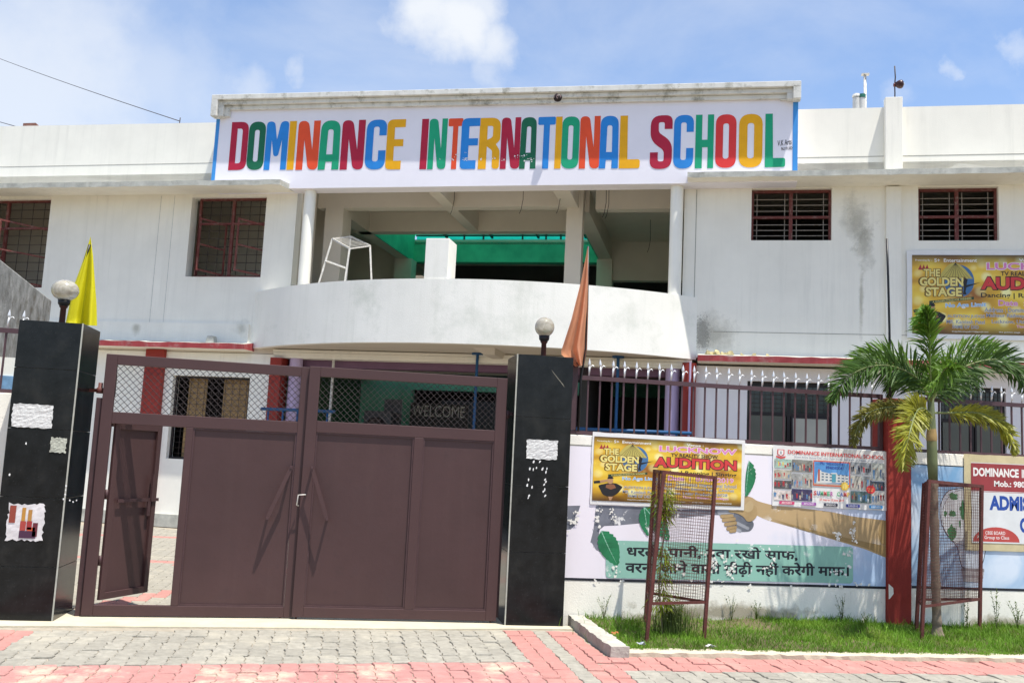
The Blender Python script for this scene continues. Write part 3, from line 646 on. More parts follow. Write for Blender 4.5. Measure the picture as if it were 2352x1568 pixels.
LC = {'c': mat('crimson_letter_paint', lin((178, 32, 62)), .6, .1, 4), 'k': mat('dark_green_letter_paint', lin((22, 104, 74)), .6, .1, 4), 'b': mat('blue_letter_paint', lin((40, 134, 214)), .6, .08, 4),
      'y': mat('yellow_letter_paint', lin((236, 172, 18)), .6, .08, 4), 'o': mat('orange_letter_paint', lin((232, 82, 44)), .6, .08, 4), 'g': mat('green_letter_paint', lin((26, 162, 118)), .6, .08, 4), 'r': mat('red_letter_paint', lin((222, 58, 58)), .6, .08, 4)}
c1 = lambda x: x * .4846 * .6914; c2 = lambda x: (1134 + x * .4846) * .6914; c3 = lambda x: (2268 + x * .4846) * .6914
LT = [('D', 'c', c1(1578), c1(1697)), ('O', 'k', c1(1700), c1(1815)), ('M', 'b', c1(1820), c1(1972)), ('I', 'y', c1(1977), c1(2024)), ('N', 'o', c1(2038), c1(2188)), ('A', 'g', c1(2190), c1(2332)),
      ('N', 'c', c2(0), c2(158)), ('C', 'b', c2(168), c2(306)), ('E', 'y', c2(310), c2(434)), ('I', 'c', c2(545), c2(592)), ('N', 'g', c2(598), c2(722)), ('T', 'o', c2(728), c2(828)), ('E', 'b', c2(820), c2(946)), ('R', 'y', c2(944), c2(1088)),
      ('N', 'c', c2(1094), c2(1226)), ('A', 'k', c2(1226), c2(1338)), ('T', 'b', c2(1344), c2(1464)), ('I', 'y', c2(1466), c2(1510)), ('O', 'g', c2(1511), c2(1630)), ('N', 'o', c2(1634), c2(1772)), ('A', 'b', c2(1770), c2(1902)), ('L', 'y', c2(1908), c2(2050)),
      ('S', 'c', c2(2118), c2(2268)), ('C', 'b', c2(2278), c2(2268 + 146)), ('H', 'g', c3(87), c3(212)), ('O', 'r', c3(225), c3(367)), ('O', 'y', c3(385), c3(547)), ('L', 'g', c3(565), c3(704))]
rl = random.Random(5)
for ch, co, xa, xb in LT:
    xm = (xa + xb) / 2; t = (xm - 530) / 1270; yt, yb_ = 281 - 21 * t, 391 - 5.5 * t
    if xm > 1480: yt, yb_ = 266 - 5 * (xm - 1480) / 320, 389 - 5 * (xm - 1480) / 320
    ua, z1 = bp(xa, (yt + yb_) / 2, SV); ub = U(xb, (yt + yb_) / 2, SV); z0, z1 = Zb(xm, yb_, SV), Zb(xm, yt, SV)
    loops = glyph(ch, ub - ua, z1 - z0)
    m = MB(); m.poly(lambda x, y, d, ua=ua, z0=z0: B(ua + x, SV - d, z0 + y), loops, .004 + rl.random() * .0005)
    m.build('letter', LC[co], board)
chip_m = mat('bare_chip', (.80, .79, .78), .8, .1, 10); q = MB(); rc = random.Random(3)
for (x, y, s, n) in ((775, 655, 14, 6), (755, 685, 10, 6), (845, 680, 12, 8), (868, 672, 6, 3), (850, 640, 5, 2), (960, 680, 7, 4), (1050, 675, 9, 5), (1110, 685, 9, 6), (1190, 660, 8, 4), (1225, 655, 14, 7), (1250, 660, 12, 6), (1290, 675, 10, 6), (1312, 680, 10, 6), (1250, 690, 6, 3), (680, 678, 5, 2)):
    for k in range(n):
        px = c2(x + rc.gauss(0, s)); py = (200 + (y + rc.gauss(0, s * .6)) * .4846) * .6914; u, z = bp(px, py, SV); r_ = rc.uniform(.004, .016)
        q.poly(lambda a, b, d: B(a, d, b), [[(u + r_ * rc.uniform(.5, 1.3) * math.cos(t * .9), z + r_ * rc.uniform(.4, 1.1) * math.sin(t * .9)) for t in range(7)]], SV - .0052 - .00003 * len(q.f) % .001)
q.build('paint_chips', chip_m, board, kind='stuff')
# text on planes
def text_on(s, F, x0, x1, z0, z1, d, m, name, parent, bold=0., shear=0., outline=None, tilt=0.):
    """s fitted to the rectangle x0..x1, z0..z1 of frame F(x, depth, z)"""
    vs, fs = text_mesh(s, bold, shear); mb = MB()
    mb.add([F(x0 + (x1 - x0) * a, d, z0 + (z1 - z0) * b + tilt * (x1 - x0) * a) for a, b in vs], fs)
    if outline:
        om, ow, dd = outline; v2, f2 = text_mesh(s, ow, shear); o2 = MB(); e = (x1 - x0) * .006; g = (z1 - z0) * .05
        o2.add([F(x0 - e + (x1 - x0 + 2 * e) * a, d + dd, z0 - g + (z1 - z0 + 2 * g) * b + tilt * (x1 - x0) * a) for a, b in v2], f2); o2.build(name + '_outline', om, parent)
    return mb.build(name, m, parent)
ink = mat('black_ink', (.02, .02, .022), .6, .1, 5)
u0, u1 = U(1786, 330, SV), U(1818, 330, SV)
text_on("V.K Arts", B, u0, u1, Zb(1800, 336, SV), Zb(1800, 323, SV), SV - .004, ink, 'painter_signature', board, .01, tilt=.12)
text_on("9621913824", B, u0 + .06, u1 + .03, Zb(1800, 346, SV), Zb(1800, 336, SV) - .02, SV - .004, ink, 'painter_phone_number', board, .01, tilt=.08)
# round columns under the board
for (xc, xt) in ((714.5, 425), (1555.5, 430)):
    u = U(xc, xt, WV - .16); m = MB(); m.lathe(B(u, WV - .16, 0), [(.112, 4.3), (.112, 6.514)], 28); m.build('round_column', plaster, school)
# verandah beams, column, pier
mb = MB()
mb.box(B, -7.99, -2.62, 17.70, 17.95, 6.50, 6.949); mb.box(B, -2.30, -.552, 17.95, 18.2, 6.50, 6.949)
mb.box(B, -7.99, -2.75, 19.70, 19.98, 6.50, 6.949)
ucx = U(985, 437, WV); mb.box(B, ucx, ucx + .23, WV + .01, 17.699, 6.501, 6.949); mb.box(B, ucx, ucx + .23, 17.951, 19.699, 6.501, 6.949)
mb.box(B, -2.93, -2.62, WV + .01, 17.699, 6.501, 6.949)
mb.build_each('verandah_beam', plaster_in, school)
mb = MB(); mb.box(B, U(1300, 520, 17.85), U(1337, 520, 17.85), 17.851, 18.15, 3.5, 6.949); mb.box(B, U(745, 520, 17.70), U(786.5, 520, 17.70), 17.701, 18.15, 3.5, 6.499)
mb.build_each('square_column', plaster_in, school)
mb = MB(); mb.box(B, -2.75, -2.45, 18.16, 26, 6.50, 6.949); mb.box(B, -2.45, -.55, 22.6, 22.85, 6.0, 6.949); mb.box(B, -7.9, -7.61, 18.0, 26, 6.50, 6.949); mb.box(B, -13, -7.9, 22.9, 23.15, 6.0, 6.949)
mb.build_each('verandah_beam', plaster_in, school)
mb = MB(); mb.box(B, -7.609, -7.58, 19.981, 22.9, 6.50, 7.3); mb.box(B, -2.78, -2.752, 19.981, 22.9, 6.50, 7.05); mb.box(B, -7.6, -2.75, 22.9, 23.15, 6.5, 7.02)
mb.build_each('atrium_beam', mat('atrium_green_light_tint', (.10, .55, .36), .8, .35, 1.2, .1), school)  # green light from the roof sheet put into the beams' colour
mb = MB(); mb.box(B, -2.80, -2.42, 22.5, 22.9, 3.5, 6.499); mb.box(B, -7.95, -7.5, 22.5, 22.9, 3.5, 6.499); mb.build_each('atrium_column', plaster_in, school)
mb = MB(); mb.box(B, -8.0, -.55, 25.5, 25.6, 3.5, 6.949); mb.build('corridor_wall', room_dark, school)
# green translucent roof of the atrium, with its iron frame
green_sheet = mat('green_translucent_sheet', (.008, .30, .20), .3, .12, 2, trans=.8)
mb = MB(); n = 60
vs = []
for i in range(n + 1):
    u = -7.9 + 5.5 * i / n; dz = .02 * math.sin(i * math.pi)
    vs += [B(u, 19.9, 7.62 + .015 * (i % 2)), B(u, 23.2, 7.25 + .015 * (i % 2))]
mb.add(vs, [(2 * i, 2 * i + 1, 2 * i + 3, 2 * i + 2) for i in range(n)])
mb.build('atrium_roof_sheet', green_sheet, school)
mb = MB(); mb.quad(B(-7.6, 23.1, 7.03), B(-2.45, 23.1, 7.03), B(-2.45, 23.1, 7.24), B(-7.6, 23.1, 7.24)); mb.build('atrium_side_sheet', mat('turquoise_sheet', (.02, .62, .52), .3, .15, 3, trans=.85), school)
mb = MB()
for x in (1066, 1110, 1200, 1254, 1288): u = U(x, 558, 23.05); mb.box(B, u - .02, u + .02, 23.02, 23.06, 7.0, 7.26)
mb.box(B, -7.6, -2.4, 23.02, 23.06, 7.20, 7.24); mb.box(B, -7.6, -2.4, 21.2, 21.26, 7.38, 7.42); mb.box(B, -7.6, -2.4, 22.2, 22.26, 7.27, 7.31)
for u in (-6.8, -5.6, -4.4, -3.2): mb.hexa([B(u, 19.9, 7.5), B(u + .05, 19.9, 7.5), B(u + .05, 19.9, 7.56), B(u, 19.9, 7.56)], [B(u, 23.1, 7.15), B(u + .05, 23.1, 7.15), B(u + .05, 23.1, 7.21), B(u, 23.1, 7.21)])
mb.build('atrium_iron_frame', wire_m, school)
mb = MB(); mb.box(B, -7.9, -7.62, 19.9, 23.0, 7.31, 7.60); mb.box(B, -7.62, -2.4, 19.8, 19.9, 6.96, 7.6); mb.build('atrium_curb', plaster_in, school)
# fan hooks hanging from the verandah ceiling
for (x, y, v) in ((1043, 444, 17.2), (1201, 444, 17.2), (1286, 444, 17.2), (1398, 446, 17.6), (1392, 441, 17.5), (1493, 547, 20.5)):
    u, z = bp(x, y, v); m = MB(); m.tube([B(u, v, 6.95), B(u + .01, v, 6.5), B(u - .02, v, 6.30), B(u - .05, v, 6.22)], .006, 5); m.build('ceiling_hook', wire_m, school)

# white iron step stool on the balcony
sv = 16.3; t = thing('step_stool', 'rusty white iron step stool with slatted top standing on the balcony', 'stool', B(U(800, 600, sv), sv, 3.56), TH)
S_ = lambda x, y, v: B(*[(lambda a: (a[0], v, a[1]))(bp(x, y, v))][0])
va, vb_ = 16.05, 16.55
A0, A1, A2, A3 = S_(765, 548, va), S_(803, 546, vb_), S_(849, 564, vb_), S_(806, 573, va)
A0, A1, A2, A3 = S_(763.5, 548.5, 16.35), S_(787, 545.5, 16.75), S_(850, 564.5, 16.45), S_(803, 571, 16.0); A1 = A0 + (A2 - A3) * .9
fA, fB, fC, fD = [Vector((p.x, p.y, 3.56)) for p in (A0, A1, A2, A3)]
def splay(top, foot, x, y, v): q_ = S_(x, y, v); d = (q_ - top); return top + d * ((top.z - 3.56) / max(.01, (top.z - q_.z)))
L0 = splay(A0, fA, 734, 645, 16.25); L3 = splay(A3, fD, 793, 640, 15.95); L2 = splay(A2, fC, 853, 637, 16.4); L1 = L0 + (L2 - L3)
for a_, b_ in ((A0, L0), (A3, L3), (A2, L2), (A1, L1)): q = MB(); q.beam(a_, b_, .032, .032); q.build('leg', white_steel, t)
q = MB()
for a_, b_ in ((A0, A1), (A1, A2), (A2, A3), (A3, A0)): q = MB(); q.beam(a_, b_, .03, .03, up=(0, 0, 1)); q.build('top_rail', white_steel, t)
for k in range(1, 9): q = MB(); f_ = k / 9; q.beam(A0.lerp(A3, f_) + Vector((0, 0, .012)), A1.lerp(A2, f_) + Vector((0, 0, .012)), .018, .010, up=(0, 0, 1)); q.build('slat', white_steel, t)
for f_ in (.22, .47): q = MB(); q.beam(A0.lerp(L0, f_), A3.lerp(L3, f_), .032, .032, up=(0, 1, 0)); q.build('rung', white_steel, t)
# curved balcony
BL_, BR_ = -8.68, -.28; sag = 1.55; ch = BR_ - BL_; RR = ((ch / 2) ** 2 + sag ** 2) / (2 * sag); ucn = (BL_ + BR_) / 2; vcn = WV - sag + RR; A = math.asin(ch / 2 / RR)
def arc(a, r): return ucn + r * math.sin(a), vcn - r * math.cos(a)
mb = MB(); n = 64; vs = []; zt = 4.555
for i in range(n + 1):
    a = -A + 2 * A * i / n; o = arc(a, RR); q = arc(a, RR - .13)
    vs += [B(*o, 3.46), B(*o, zt), B(*q, zt), B(*q, 3.46)]
fs = [(i * 4 + k, i * 4 + (k + 1) % 4, (i + 1) * 4 + (k + 1) % 4, (i + 1) * 4 + k) for i in range(n) for k in range(4)]
mb.add(vs, fs, 0, True); mb.add(vs[:4], [(0, 1, 2, 3)]); mb.add(vs[-4:], [(3, 2, 1, 0)])
bo = mb.build('balcony_parapet', plaster_bal, school)
md = bo.modifiers.new('edge', 'EDGE_SPLIT'); md.split_angle = R(30)
mb = MB(); lp = [arc(-A + 2 * A * i / n, RR - .131) for i in range(n + 1)]
mb.poly(lambda x, y, d: B(x, y, d), [lp + [(BR_, WV + .3), (BL_, WV + .3)]], 3.475, 3.56)
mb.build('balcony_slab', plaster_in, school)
ub_ = U(1002, 600, WV - sag); mb = MB(); mb.box(B, ub_ - .205, ub_ + .205, WV - sag + .01, WV - sag + .50, 3.58, Zb(1000, 547, WV - sag))
mb.build('balcony_pedestal', plaster_bal, school, bevel=.006)
u_ = U(1130, 805, 16.2); mb = MB(); mb.hexa([B(u_ - .25, 15.75, 3.474), B(u_ + .15, 15.75, 3.474), B(u_ + .15, WV, 3.474), B(u_ - .25, WV, 3.474)], [B(u_ - .1, 16.0, 3.38), B(u_ + .1, 16.0, 3.38), B(u_ + .1, WV, 3.38), B(u_ - .1, WV, 3.38)]); mb.build('balcony_beam', plaster_in, school)
mb = MB(); mb.box(B, -8.2, -.35, WV + .0, WV + .28, 3.30, 3.47); mb.box(B, -8.2, -.35, WV - .03, WV - .001, 3.34, 3.40); mb.box(B, -8.2, -.35, WV - .06, WV - .031, 3.405, 3.45); mb.build_each('lintel_moulding', plaster_r, school)
mb = MB(); mb.box(B, -8.2, -.35, 17.0, 17.25, 3.17, 3.369); mb.build('entrance_beam', purple_paint, school)
stain_quad(B, -8.4, -6.4, 3.6, 4.5, 15.6, algae, school) if False else None
# ground floor entrance
for (xa, xb) in ((660, 690), (1529, 1559)):
    u = (U(xa, 900, WV + .12) + U(xb, 900, WV + .12)) / 2; m = MB(); m.lathe(B(u, WV + .13, 0), [(.125, 0), (.125, 3.30)], 26); m.build('round_column', lav_paint, school)
for (xa, xb, z1) in ((318, 360, 3.40), (1563, 1600, 3.40)):
    a, b = (U(xa, 1000, WV - .08), U(xb, 1000, WV - .08)) if xa < 400 else (U(1566, 900, WV - .05), U(1598, 900, WV - .05))
    m = MB(); m.box(B, a, b, WV - .10, WV - .002, 0, 3.39); m.build('red_pilaster', red_paint, school)
m = MB(); m.box(B, -8.22, -7.99, WV - .10, WV + .2, 0, 3.29); m.build('red_pilaster', red_paint, school)
m = MB(); m.lathe(B(U(1584, 900, WV - .15), WV - .15, 0), [(.02, .1), (.02, 3.4)], 8); m.build('drain_pipe', lav_paint, school)
mb = MB(); mb.box(B, -8.2, -8.05, WV + .24, 21.4, 0, 3.36); mb.build('side_wall', dkgreen_paint, school)
mb = MB(); mb.box(B, -8.04, -6.79, 20.98, 21.2, 0, 3.36); mb.box(B, -6.79, -.36, 20.98, 21.2, 3.08, 3.36); mb.box(B, -6.98, -6.76, 20.86, 20.97, 0, 3.07); mb.build_each('inner_wall', mint_paint, school)
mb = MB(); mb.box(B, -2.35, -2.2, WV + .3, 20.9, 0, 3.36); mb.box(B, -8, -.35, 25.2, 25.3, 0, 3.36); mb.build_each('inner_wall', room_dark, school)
mb = MB(); mb.box(B, -.36, -.345, WV + .25, 24, 0, 3.36); mb.build('side_wall', purple_paint, school)
mb = MB(); mb.box(B, U(1360, 900, 17.3), -.80, 17.3, 17.4, 0, 2.05); mb.build('low_wall', mat('dusty_pink_paint', (.42, .16, .18), .7, .1, 3), school)
mb = MB(); mb.box(B, -8.2, 9, WV + .3, 27, .0, .12); mb.build('ground_floor', mat('grey_floor', (.28, .27, .25), .6, .1, 3), school)
ug0, ug1 = U(1062, 900, 20.6), U(1175, 900, 20.6)
mb = MB(); mb.box(B, -6.75, -3.6, 23.4, 23.5, .12, 3.0); mb.build('screen_wall', mat('grey_screen', (.10, .10, .105), .7, .1, 3), school)
# props and rails of the entrance
def prop(x, y, v, m, label_):
    u, z = bp(x, y, v); t = thing('steel_prop', label_, 'prop', B(u, v, 0), TH, 'steel props under the balcony')
    a = MB(); a.lathe(B(u, v, 0), [(.036, 0), (.036, 1.9), (.027, 1.91), (.027, 3.455)], 12); a.build('tube', m, t)
    a = MB(); a.lathe(B(u, v, 0), [(.0, 3.44), (.105, 3.44), (.105, 3.472), (.0, 3.472)], 16, smooth=False); a.build('head_plate', m, t)
    a = MB(); a.lathe(B(u, v, 0), [(.0, .0), (.10, .001), (.10, .012), (.0, .013)], 16, smooth=False); a.build('base_plate', m, t)
def vprop(x, y): # distance at which the ray reaches the soffit
    d = ray(x, y); t = (3.455 - EYE) / d.z; return (C0 + d * t).dot(BV)
prop(1097, 813, vprop(1097, 813), blue_steel, 'blue steel prop under the balcony, seen above the right gate leaf')
prop(768, 807, vprop(768, 807), white_steel, 'off white steel prop under the balcony behind the meeting of the two gate leaves')
prop(1420, 820, vprop(1420, 820), blue_steel, 'blue steel prop under the balcony behind the fence beside the right black pillar')
t = thing('railing', 'blue tubular railing in front of the entrance porch', 'railing', B(-4, 16.35, 0), TH)
for (xa, xb, y) in ((1240, 1590, 990), (600, 770, 939)):
    ua, ub2 = U(xa, y, 16.35), U(xb, y, 16.35); z = 2.17 if xa > 1000 else 2.30
    a = MB(); a.tube([B(ua, 16.35, z), B(ub2, 16.35, z)], .03, 8); a.build('rail', blue_steel, t)
    a = MB(); a.tube([B(ua, 16.35, z - .22), B(ub2, 16.35, z - .22)], .018, 8); a.build('rail', frame_red, t)
    for k in range(5): uu = ua + (ub2 - ua) * (k + .5) / 5; b_ = MB(); b_.tube([B(uu, 16.35, 0), B(uu, 16.35, z)], .02, 6); b_.build('post', blue_steel, t)
# welcome lettering hung inside
wt = thing('welcome_garland', 'white welcome letters hung on a dark board inside the porch', 'sign', B(-6.0, 20.55, 0), TH)
ua, ub2 = U(945, 955, 20.5), U(1066, 955, 20.5); z0 = Zb(1005, 957, 20.5); z1 = Zb(1005, 931, 20.5)
m = MB(); m.box(B, ua - .05, ub2 + .08, 20.55, 20.6, z0 - .7, z1 + .05); m.build('board', room_dark, wt)
text_on("WELCOME", B, ua, ub2, z0, z1, 20.54, white_steel, 'lettering', wt, -.005)
# things standing in the porch
def cooler(u, v, label_):
    t = thing('appliance', label_, 'appliance', B(u, v, .12), TH)
    a = MB(); a.box(B, u - .3, u + .3, v - .3, v + .3, .12, 2.45); a.build('body', mat('grey_appliance', (.06, .065, .07), .5, .2, 4), t, bevel=.02)
    a = MB(); a.lathe(B(u - .02, v - .305, 2.1), [(0, 0), (.2, .0), (.22, .02), (.2, .05)], 20, ax=-BV); a.build('fan_grille', wire_m, t)
cooler(U(880, 930, 19), 19, 'tall dark air cooler by the green inner wall, seen through the right gate leaf mesh')
a = MB(); v = 19.5; u = U(903, 930, v)
t = thing('notice_stand', 'grey notice stand with a pale card left of the welcome letters', 'stand', B(u, v, .12), TH)
a.box(B, u - .2, u + .2, v, v + .03, 2.1, 2.75); a.build('panel', mat('grey_panel', (.12, .13, .14), .5, .2, 4), t)
a = MB(); a.box(B, u - .06, u + .18, v - .01, v - .002, 2.28, 2.42); a.build('card', vinyl_w, t)
a = MB(); a.box(B, u - .03, u + .03, v + .031, v + .06, .12, 2.1); a.build('post', wire_m, t)

# ------------------------------------------------------------------ windows
def casement(root, u0, u1, z0, z1, v, bars_h, bars_v, opened, boards=None):
    fw = .045; m = MB()
    m.box(B, u0, u1, v, v + .05, z1 - fw, z1); m.box(B, u0, u1, v, v + .05, z0, z0 + fw); m.box(B, u0, u0 + fw, v, v + .05, z0 + fw, z1 - fw); m.box(B, u1 - fw, u1, v, v + .05, z0 + fw, z1 - fw)
    um = (u0 + u1) / 2; m.box(B, um - .03, um + .03, v + .001, v + .049, z0 + fw, z1 - fw)
    w = m.build('window', frame_red, root)
    zt = z0 + (z1 - z0) * .68
    m = MB(); m.box(B, u0 + fw, um - .031, v, v + .048, zt - .02, zt + .02); m.box(B, um + .031, u1 - fw, v, v + .048, zt - .02, zt + .02); m.build_each('transom', frame_red, w)
    g = MB()
    for k in range(bars_h): z = z0 + (z1 - z0) * (k + 1) / (bars_h + 1); g.box(B, u0, u1, v + .07, v + .08, z - .006, z + .006)
    for k in range(bars_v): uu = u0 + (u1 - u0) * (k + 1) / (bars_v + 1); g.box(B, uu - .006, uu + .006, v + .081, v + .091, z0, z1)
    g.build('window_grille', dark_grille, w)
    for (hu, ang, sgn) in opened:                   # shutters swung outwards: hinge u, angle, direction of the free edge
        wd = (u1 - u0) / 2 - .08; ca, sa = math.cos(ang) * sgn, -math.sin(ang)
        F = lambda a, b, c, hu=hu, ca=ca, sa=sa: B(hu + ca * a - sa * b * .0, v - .01 + sa * a + b, c)
        s = MB(); za, zb_ = z0 + .03, zt - .03; t = .035
        s.box(F, 0, wd, 0, .025, zb_ - t, zb_); s.box(F, 0, wd, 0, .025, za, za + t); s.box(F, 0, t, .0005, .0245, za + t, zb_ - t); s.box(F, wd - t, wd, .0005, .0245, za + t, zb_ - t); s.box(F, t, wd - t, .002, .023, (za + zb_) / 2 - .015, (za + zb_) / 2 + .015)
        s.build('shutter', frame_red, w)
    return w
casement(school, U(442, 454, WV) + .12, U(613, 454, WV), 4.855, 6.46, WV + .10, 9, 6, [(U(442, 454, WV) + .14, R(60), 1), (U(613, 454, WV) - .02, R(65), -1), (U(527, 454, WV) - .05, R(70), -1)])
casement(school, U(-90, 457, WV), U(118, 457, WV), Zb(60, 660, WV), Zb(118, 457, WV), WV + .10, 9, 7, [(U(118, 457, WV) - .03, R(65), -1), (U(20, 457, WV) - .06, R(70), -1)])
def slatwin(u0, u1, z0, z1, v):
    fw = .05; m = MB(); um = (u0 + u1) / 2; zm = z0 + (z1 - z0) * .47
    m.box(B, u0, u1, v, v + .05, z1 - fw, z1); m.box(B, u0, u1, v, v + .05, z0, z0 + .02); m.box(B, u0, u0 + .04, v, v + .05, z0 + .02, z1 - fw); m.box(B, u1 - .04, u1, v, v + .05, z0 + .02, z1 - fw)
    m.box(B, um - .03, um + .03, v - .001, v + .049, z0 + .02, z1 - fw); m.box(B, u0 + .04, um - .031, v, v + .048, zm - .022, zm + .022); m.box(B, um + .031, u1 - .04, v, v + .048, zm - .022, zm + .022)
    w = m.build('window', frame_red, school)
    for (a, b) in ((zm + .022, z1 - fw), (z0 + .02, zm - .022)):
        for k in range(3):
            z = a + (b - a) * (k + 1) / 4; q = MB(); q.box(B, u0 + .02, u1 - .02, v + .06, v + .068, z - .006, z + .006); q.build('window_bar', pale_bar, w)
    for uu in (u0 + .1, um - .1, um + .1, u1 - .12): q = MB(); q.box(B, uu - .006, uu + .006, v + .069, v + .077, z0, z1); q.build('window_bar', pale_bar, w)
for w_ in wins: slatwin(*w_, WV + .10)
# ground floor, left: boards leaning behind the glass, small opening with frame
def plainwin(u0, u1, z0, z1, v, board_):
    m = MB(); fw = .04
    m.box(B, u0, u1, v, v + .05, z1 - fw, z1); m.box(B, u0, u1, v, v + .05, z0, z0 + fw); m.box(B, u0, u0 + fw, v, v + .05, z0 + fw, z1 - fw); m.box(B, u1 - fw, u1, v, v + .05, z0 + fw, z1 - fw)
    w = m.build('window', window_blk, school)
    g = MB()
    for k in range(14): z = z0 + (z1 - z0) * (k + 1) / 15; g.box(B, u0, u1, v + .07, v + .078, z - .004, z + .004)
    for k in range(10): uu = u0 + (u1 - u0) * (k + 1) / 11; g.box(B, uu - .004, uu + .004, v + .079, v + .087, z0, z1)
    g.build('window_grille', dark_grille, w)
    for (a, b, c, d) in board_:
        q = MB(); q.box(B, u0 + (u1 - u0) * a, u0 + (u1 - u0) * b, v + .12, v + .14, z0 + (z1 - z0) * c, z0 + (z1 - z0) * d); q.build('board', curtain_m, w)
    return w
plainwin(*gwL, WV + .10, [(.14, .38, .42, .98), (.60, .92, .42, .98), (.12, .20, 0, .38), (.24, .34, 0, .38), (.60, .70, 0, .38), (.76, .92, 0, .38)])
m = MB(); m.box(B, gwS[1] - .05, gwS[1], WV + .08, WV + .12, gwS[2], gwS[3]); m.build('window', vinyl_w, school)
for i, (u0, u1, z0, z1) in enumerate(gwR):
    m = MB(); fw = .05; v = WV + .08; um = (u0 + u1) / 2; zm = z0 + (z1 - z0) * .60
    m.box(B, u0, u1, v, v + .06, z1 - .07, z1); m.box(B, u0, u1, v, v + .06, z0, z0 + fw); m.box(B, u0, u0 + .03, v, v + .06, z0 + fw, z1 - .07); m.box(B, u1 - .03, u1, v, v + .06, z0 + fw, z1 - .07); m.box(B, um - .03, um + .03, v + .001, v + .059, z0 + fw, z1 - .07); m.box(B, u0 + .03, um - .031, v, v + .058, zm - .03, zm + .03); m.box(B, um + .031, u1 - .03, v, v + .058, zm - .03, zm + .03)
    w = m.build('window', window_blk, school)
    for (a, b) in ((u0 + .03, um - .03), (um + .03, u1 - .03)):
        q = MB(); q.box(B, a, b, v + .03, v + .036, zm + .03, z1 - .07); q.build('pane', dark_glass, w)
        g = MB()
        for k in range(5): z = zm + .03 + (z1 - .1 - zm) * (k + 1) / 6; g.box(B, a, b, v + .02, v + .026, z - .004, z + .004)
        for k in range(6): uu = a + (b - a) * (k + 1) / 7; g.box(B, uu - .003, uu + .003, v + .012, v + .018, zm + .03, z1 - .07)
        g.build('window_grille', dark_grille, w)
    q = MB(); q.box(B, u0 + .05, um - .05, v + .01, v + .016, z0 + fw, zm - .03); q.build('pane', grey_glass, w)
    ang = R(14) if i == 0 else 0                    # the sash beside it is propped open
    F = lambda a, b, c: B(a, v - .02 - (zm - .03 - c) * math.sin(ang) + b, zm - .03 - (zm - .03 - c) * math.cos(ang))
    s = MB(); a, b = um + .04, u1 - .04; zb0 = z0 + (zm - z0) * (.30 if i == 0 else .08)
    s.box(F, a, b, 0, .02, zm - .06, zm - .035); s.box(F, a, b, 0, .02, zb0, zb0 + .025); s.box(F, a, a + .025, .001, .019, zb0 + .025, zm - .06); s.box(F, b - .025, b, .001, .019, zb0 + .025, zm - .06)
    so = s.build('sash', window_blk, w)
    q = MB(); q.box(F, a + .025, b - .025, .008, .012, zb0 + .025, zm - .06); q.build('pane', mat('painted_reflection_glass', (.42, .39, .30), .3, .1, 2, spec=.5) if i == 0 else grey_glass, w)  # pale reflection put into the colour of the propped pane

# ================================================================== boundary wall, posts, fence
YW = 9.50
FW = lambda a, b, c: G(a, b, c)
WT = 1.875
mb = MB(); mb.box(G, 2.187, 5.73, YW, YW + .23, -.05, WT); bw = mb.build('boundary_wall', plaster_wall, base=G(4, YW, 0), label='white plastered boundary wall with a handshake mural, between the right black pillar and the red post', cat='wall', bevel=.006)
mb = MB(); mb.box(G, 6.0, 9.5, YW, YW + .23, -.05, WT + .01); bw2 = mb.build('boundary_wall', plaster_wall, base=G(7.5, YW, 0), label='white plastered boundary wall right of the red post with a painted light bulb', cat='wall', bevel=.006)
mb = MB(); mb.box(G, -9, -2.98, YW - .05, YW + .18, -.05, 1.98); bw3 = mb.build('boundary_wall', plaster_wall, base=G(-5, YW, 0), label='pale boundary wall left of the left black pillar', cat='wall', bevel=.006)
# groove under the coping
dk = MATS['groove_shadow']
yz = lambda x, y: gp(x, y, YW).z
zg = yz(1700, 1039) ; zgx = gp(1312, 1021, YW).z
mb = MB(); mb.box(G, 2.19, 5.725, YW - .003, YW + .003, gp(1316, 1021, YW).z - .006, gp(1316, 1021, YW).z + .006); mb.build_each('groove', dk, bw)
stain_quad(G, 2.3, 5.7, -.03, .30, YW - .002, fuzzy('foot_dirt', (.30, .26, .17), None, 5.0, .4, .55), bw)
stain_quad(G, 2.3, 4.3, -.10, .22, YW - .0025, MATS['foot_dirt'], bw); stain_quad(G, 6.0, 9.0, -.1, .25, YW - .002, MATS['foot_dirt'], bw2)
mb = MB(); mb.box(G, 5.731, 5.999, YW - .05, YW + .3, -.05, 2.45)
rpst = mb.build('gate_post', red_paint, base=G(5.86, YW, 0), label='dark red painted post between the two painted wall panels', cat='post', bevel=.006)
m = MB(); m.poly(lambda x, y, d: G(x, d, y), [[(5.733, .48), (5.785, .44), (5.79, .38), (5.75, .33), (5.733, .32)]], YW - .052); m.build('paint_chip', plaster_wall, rpst)

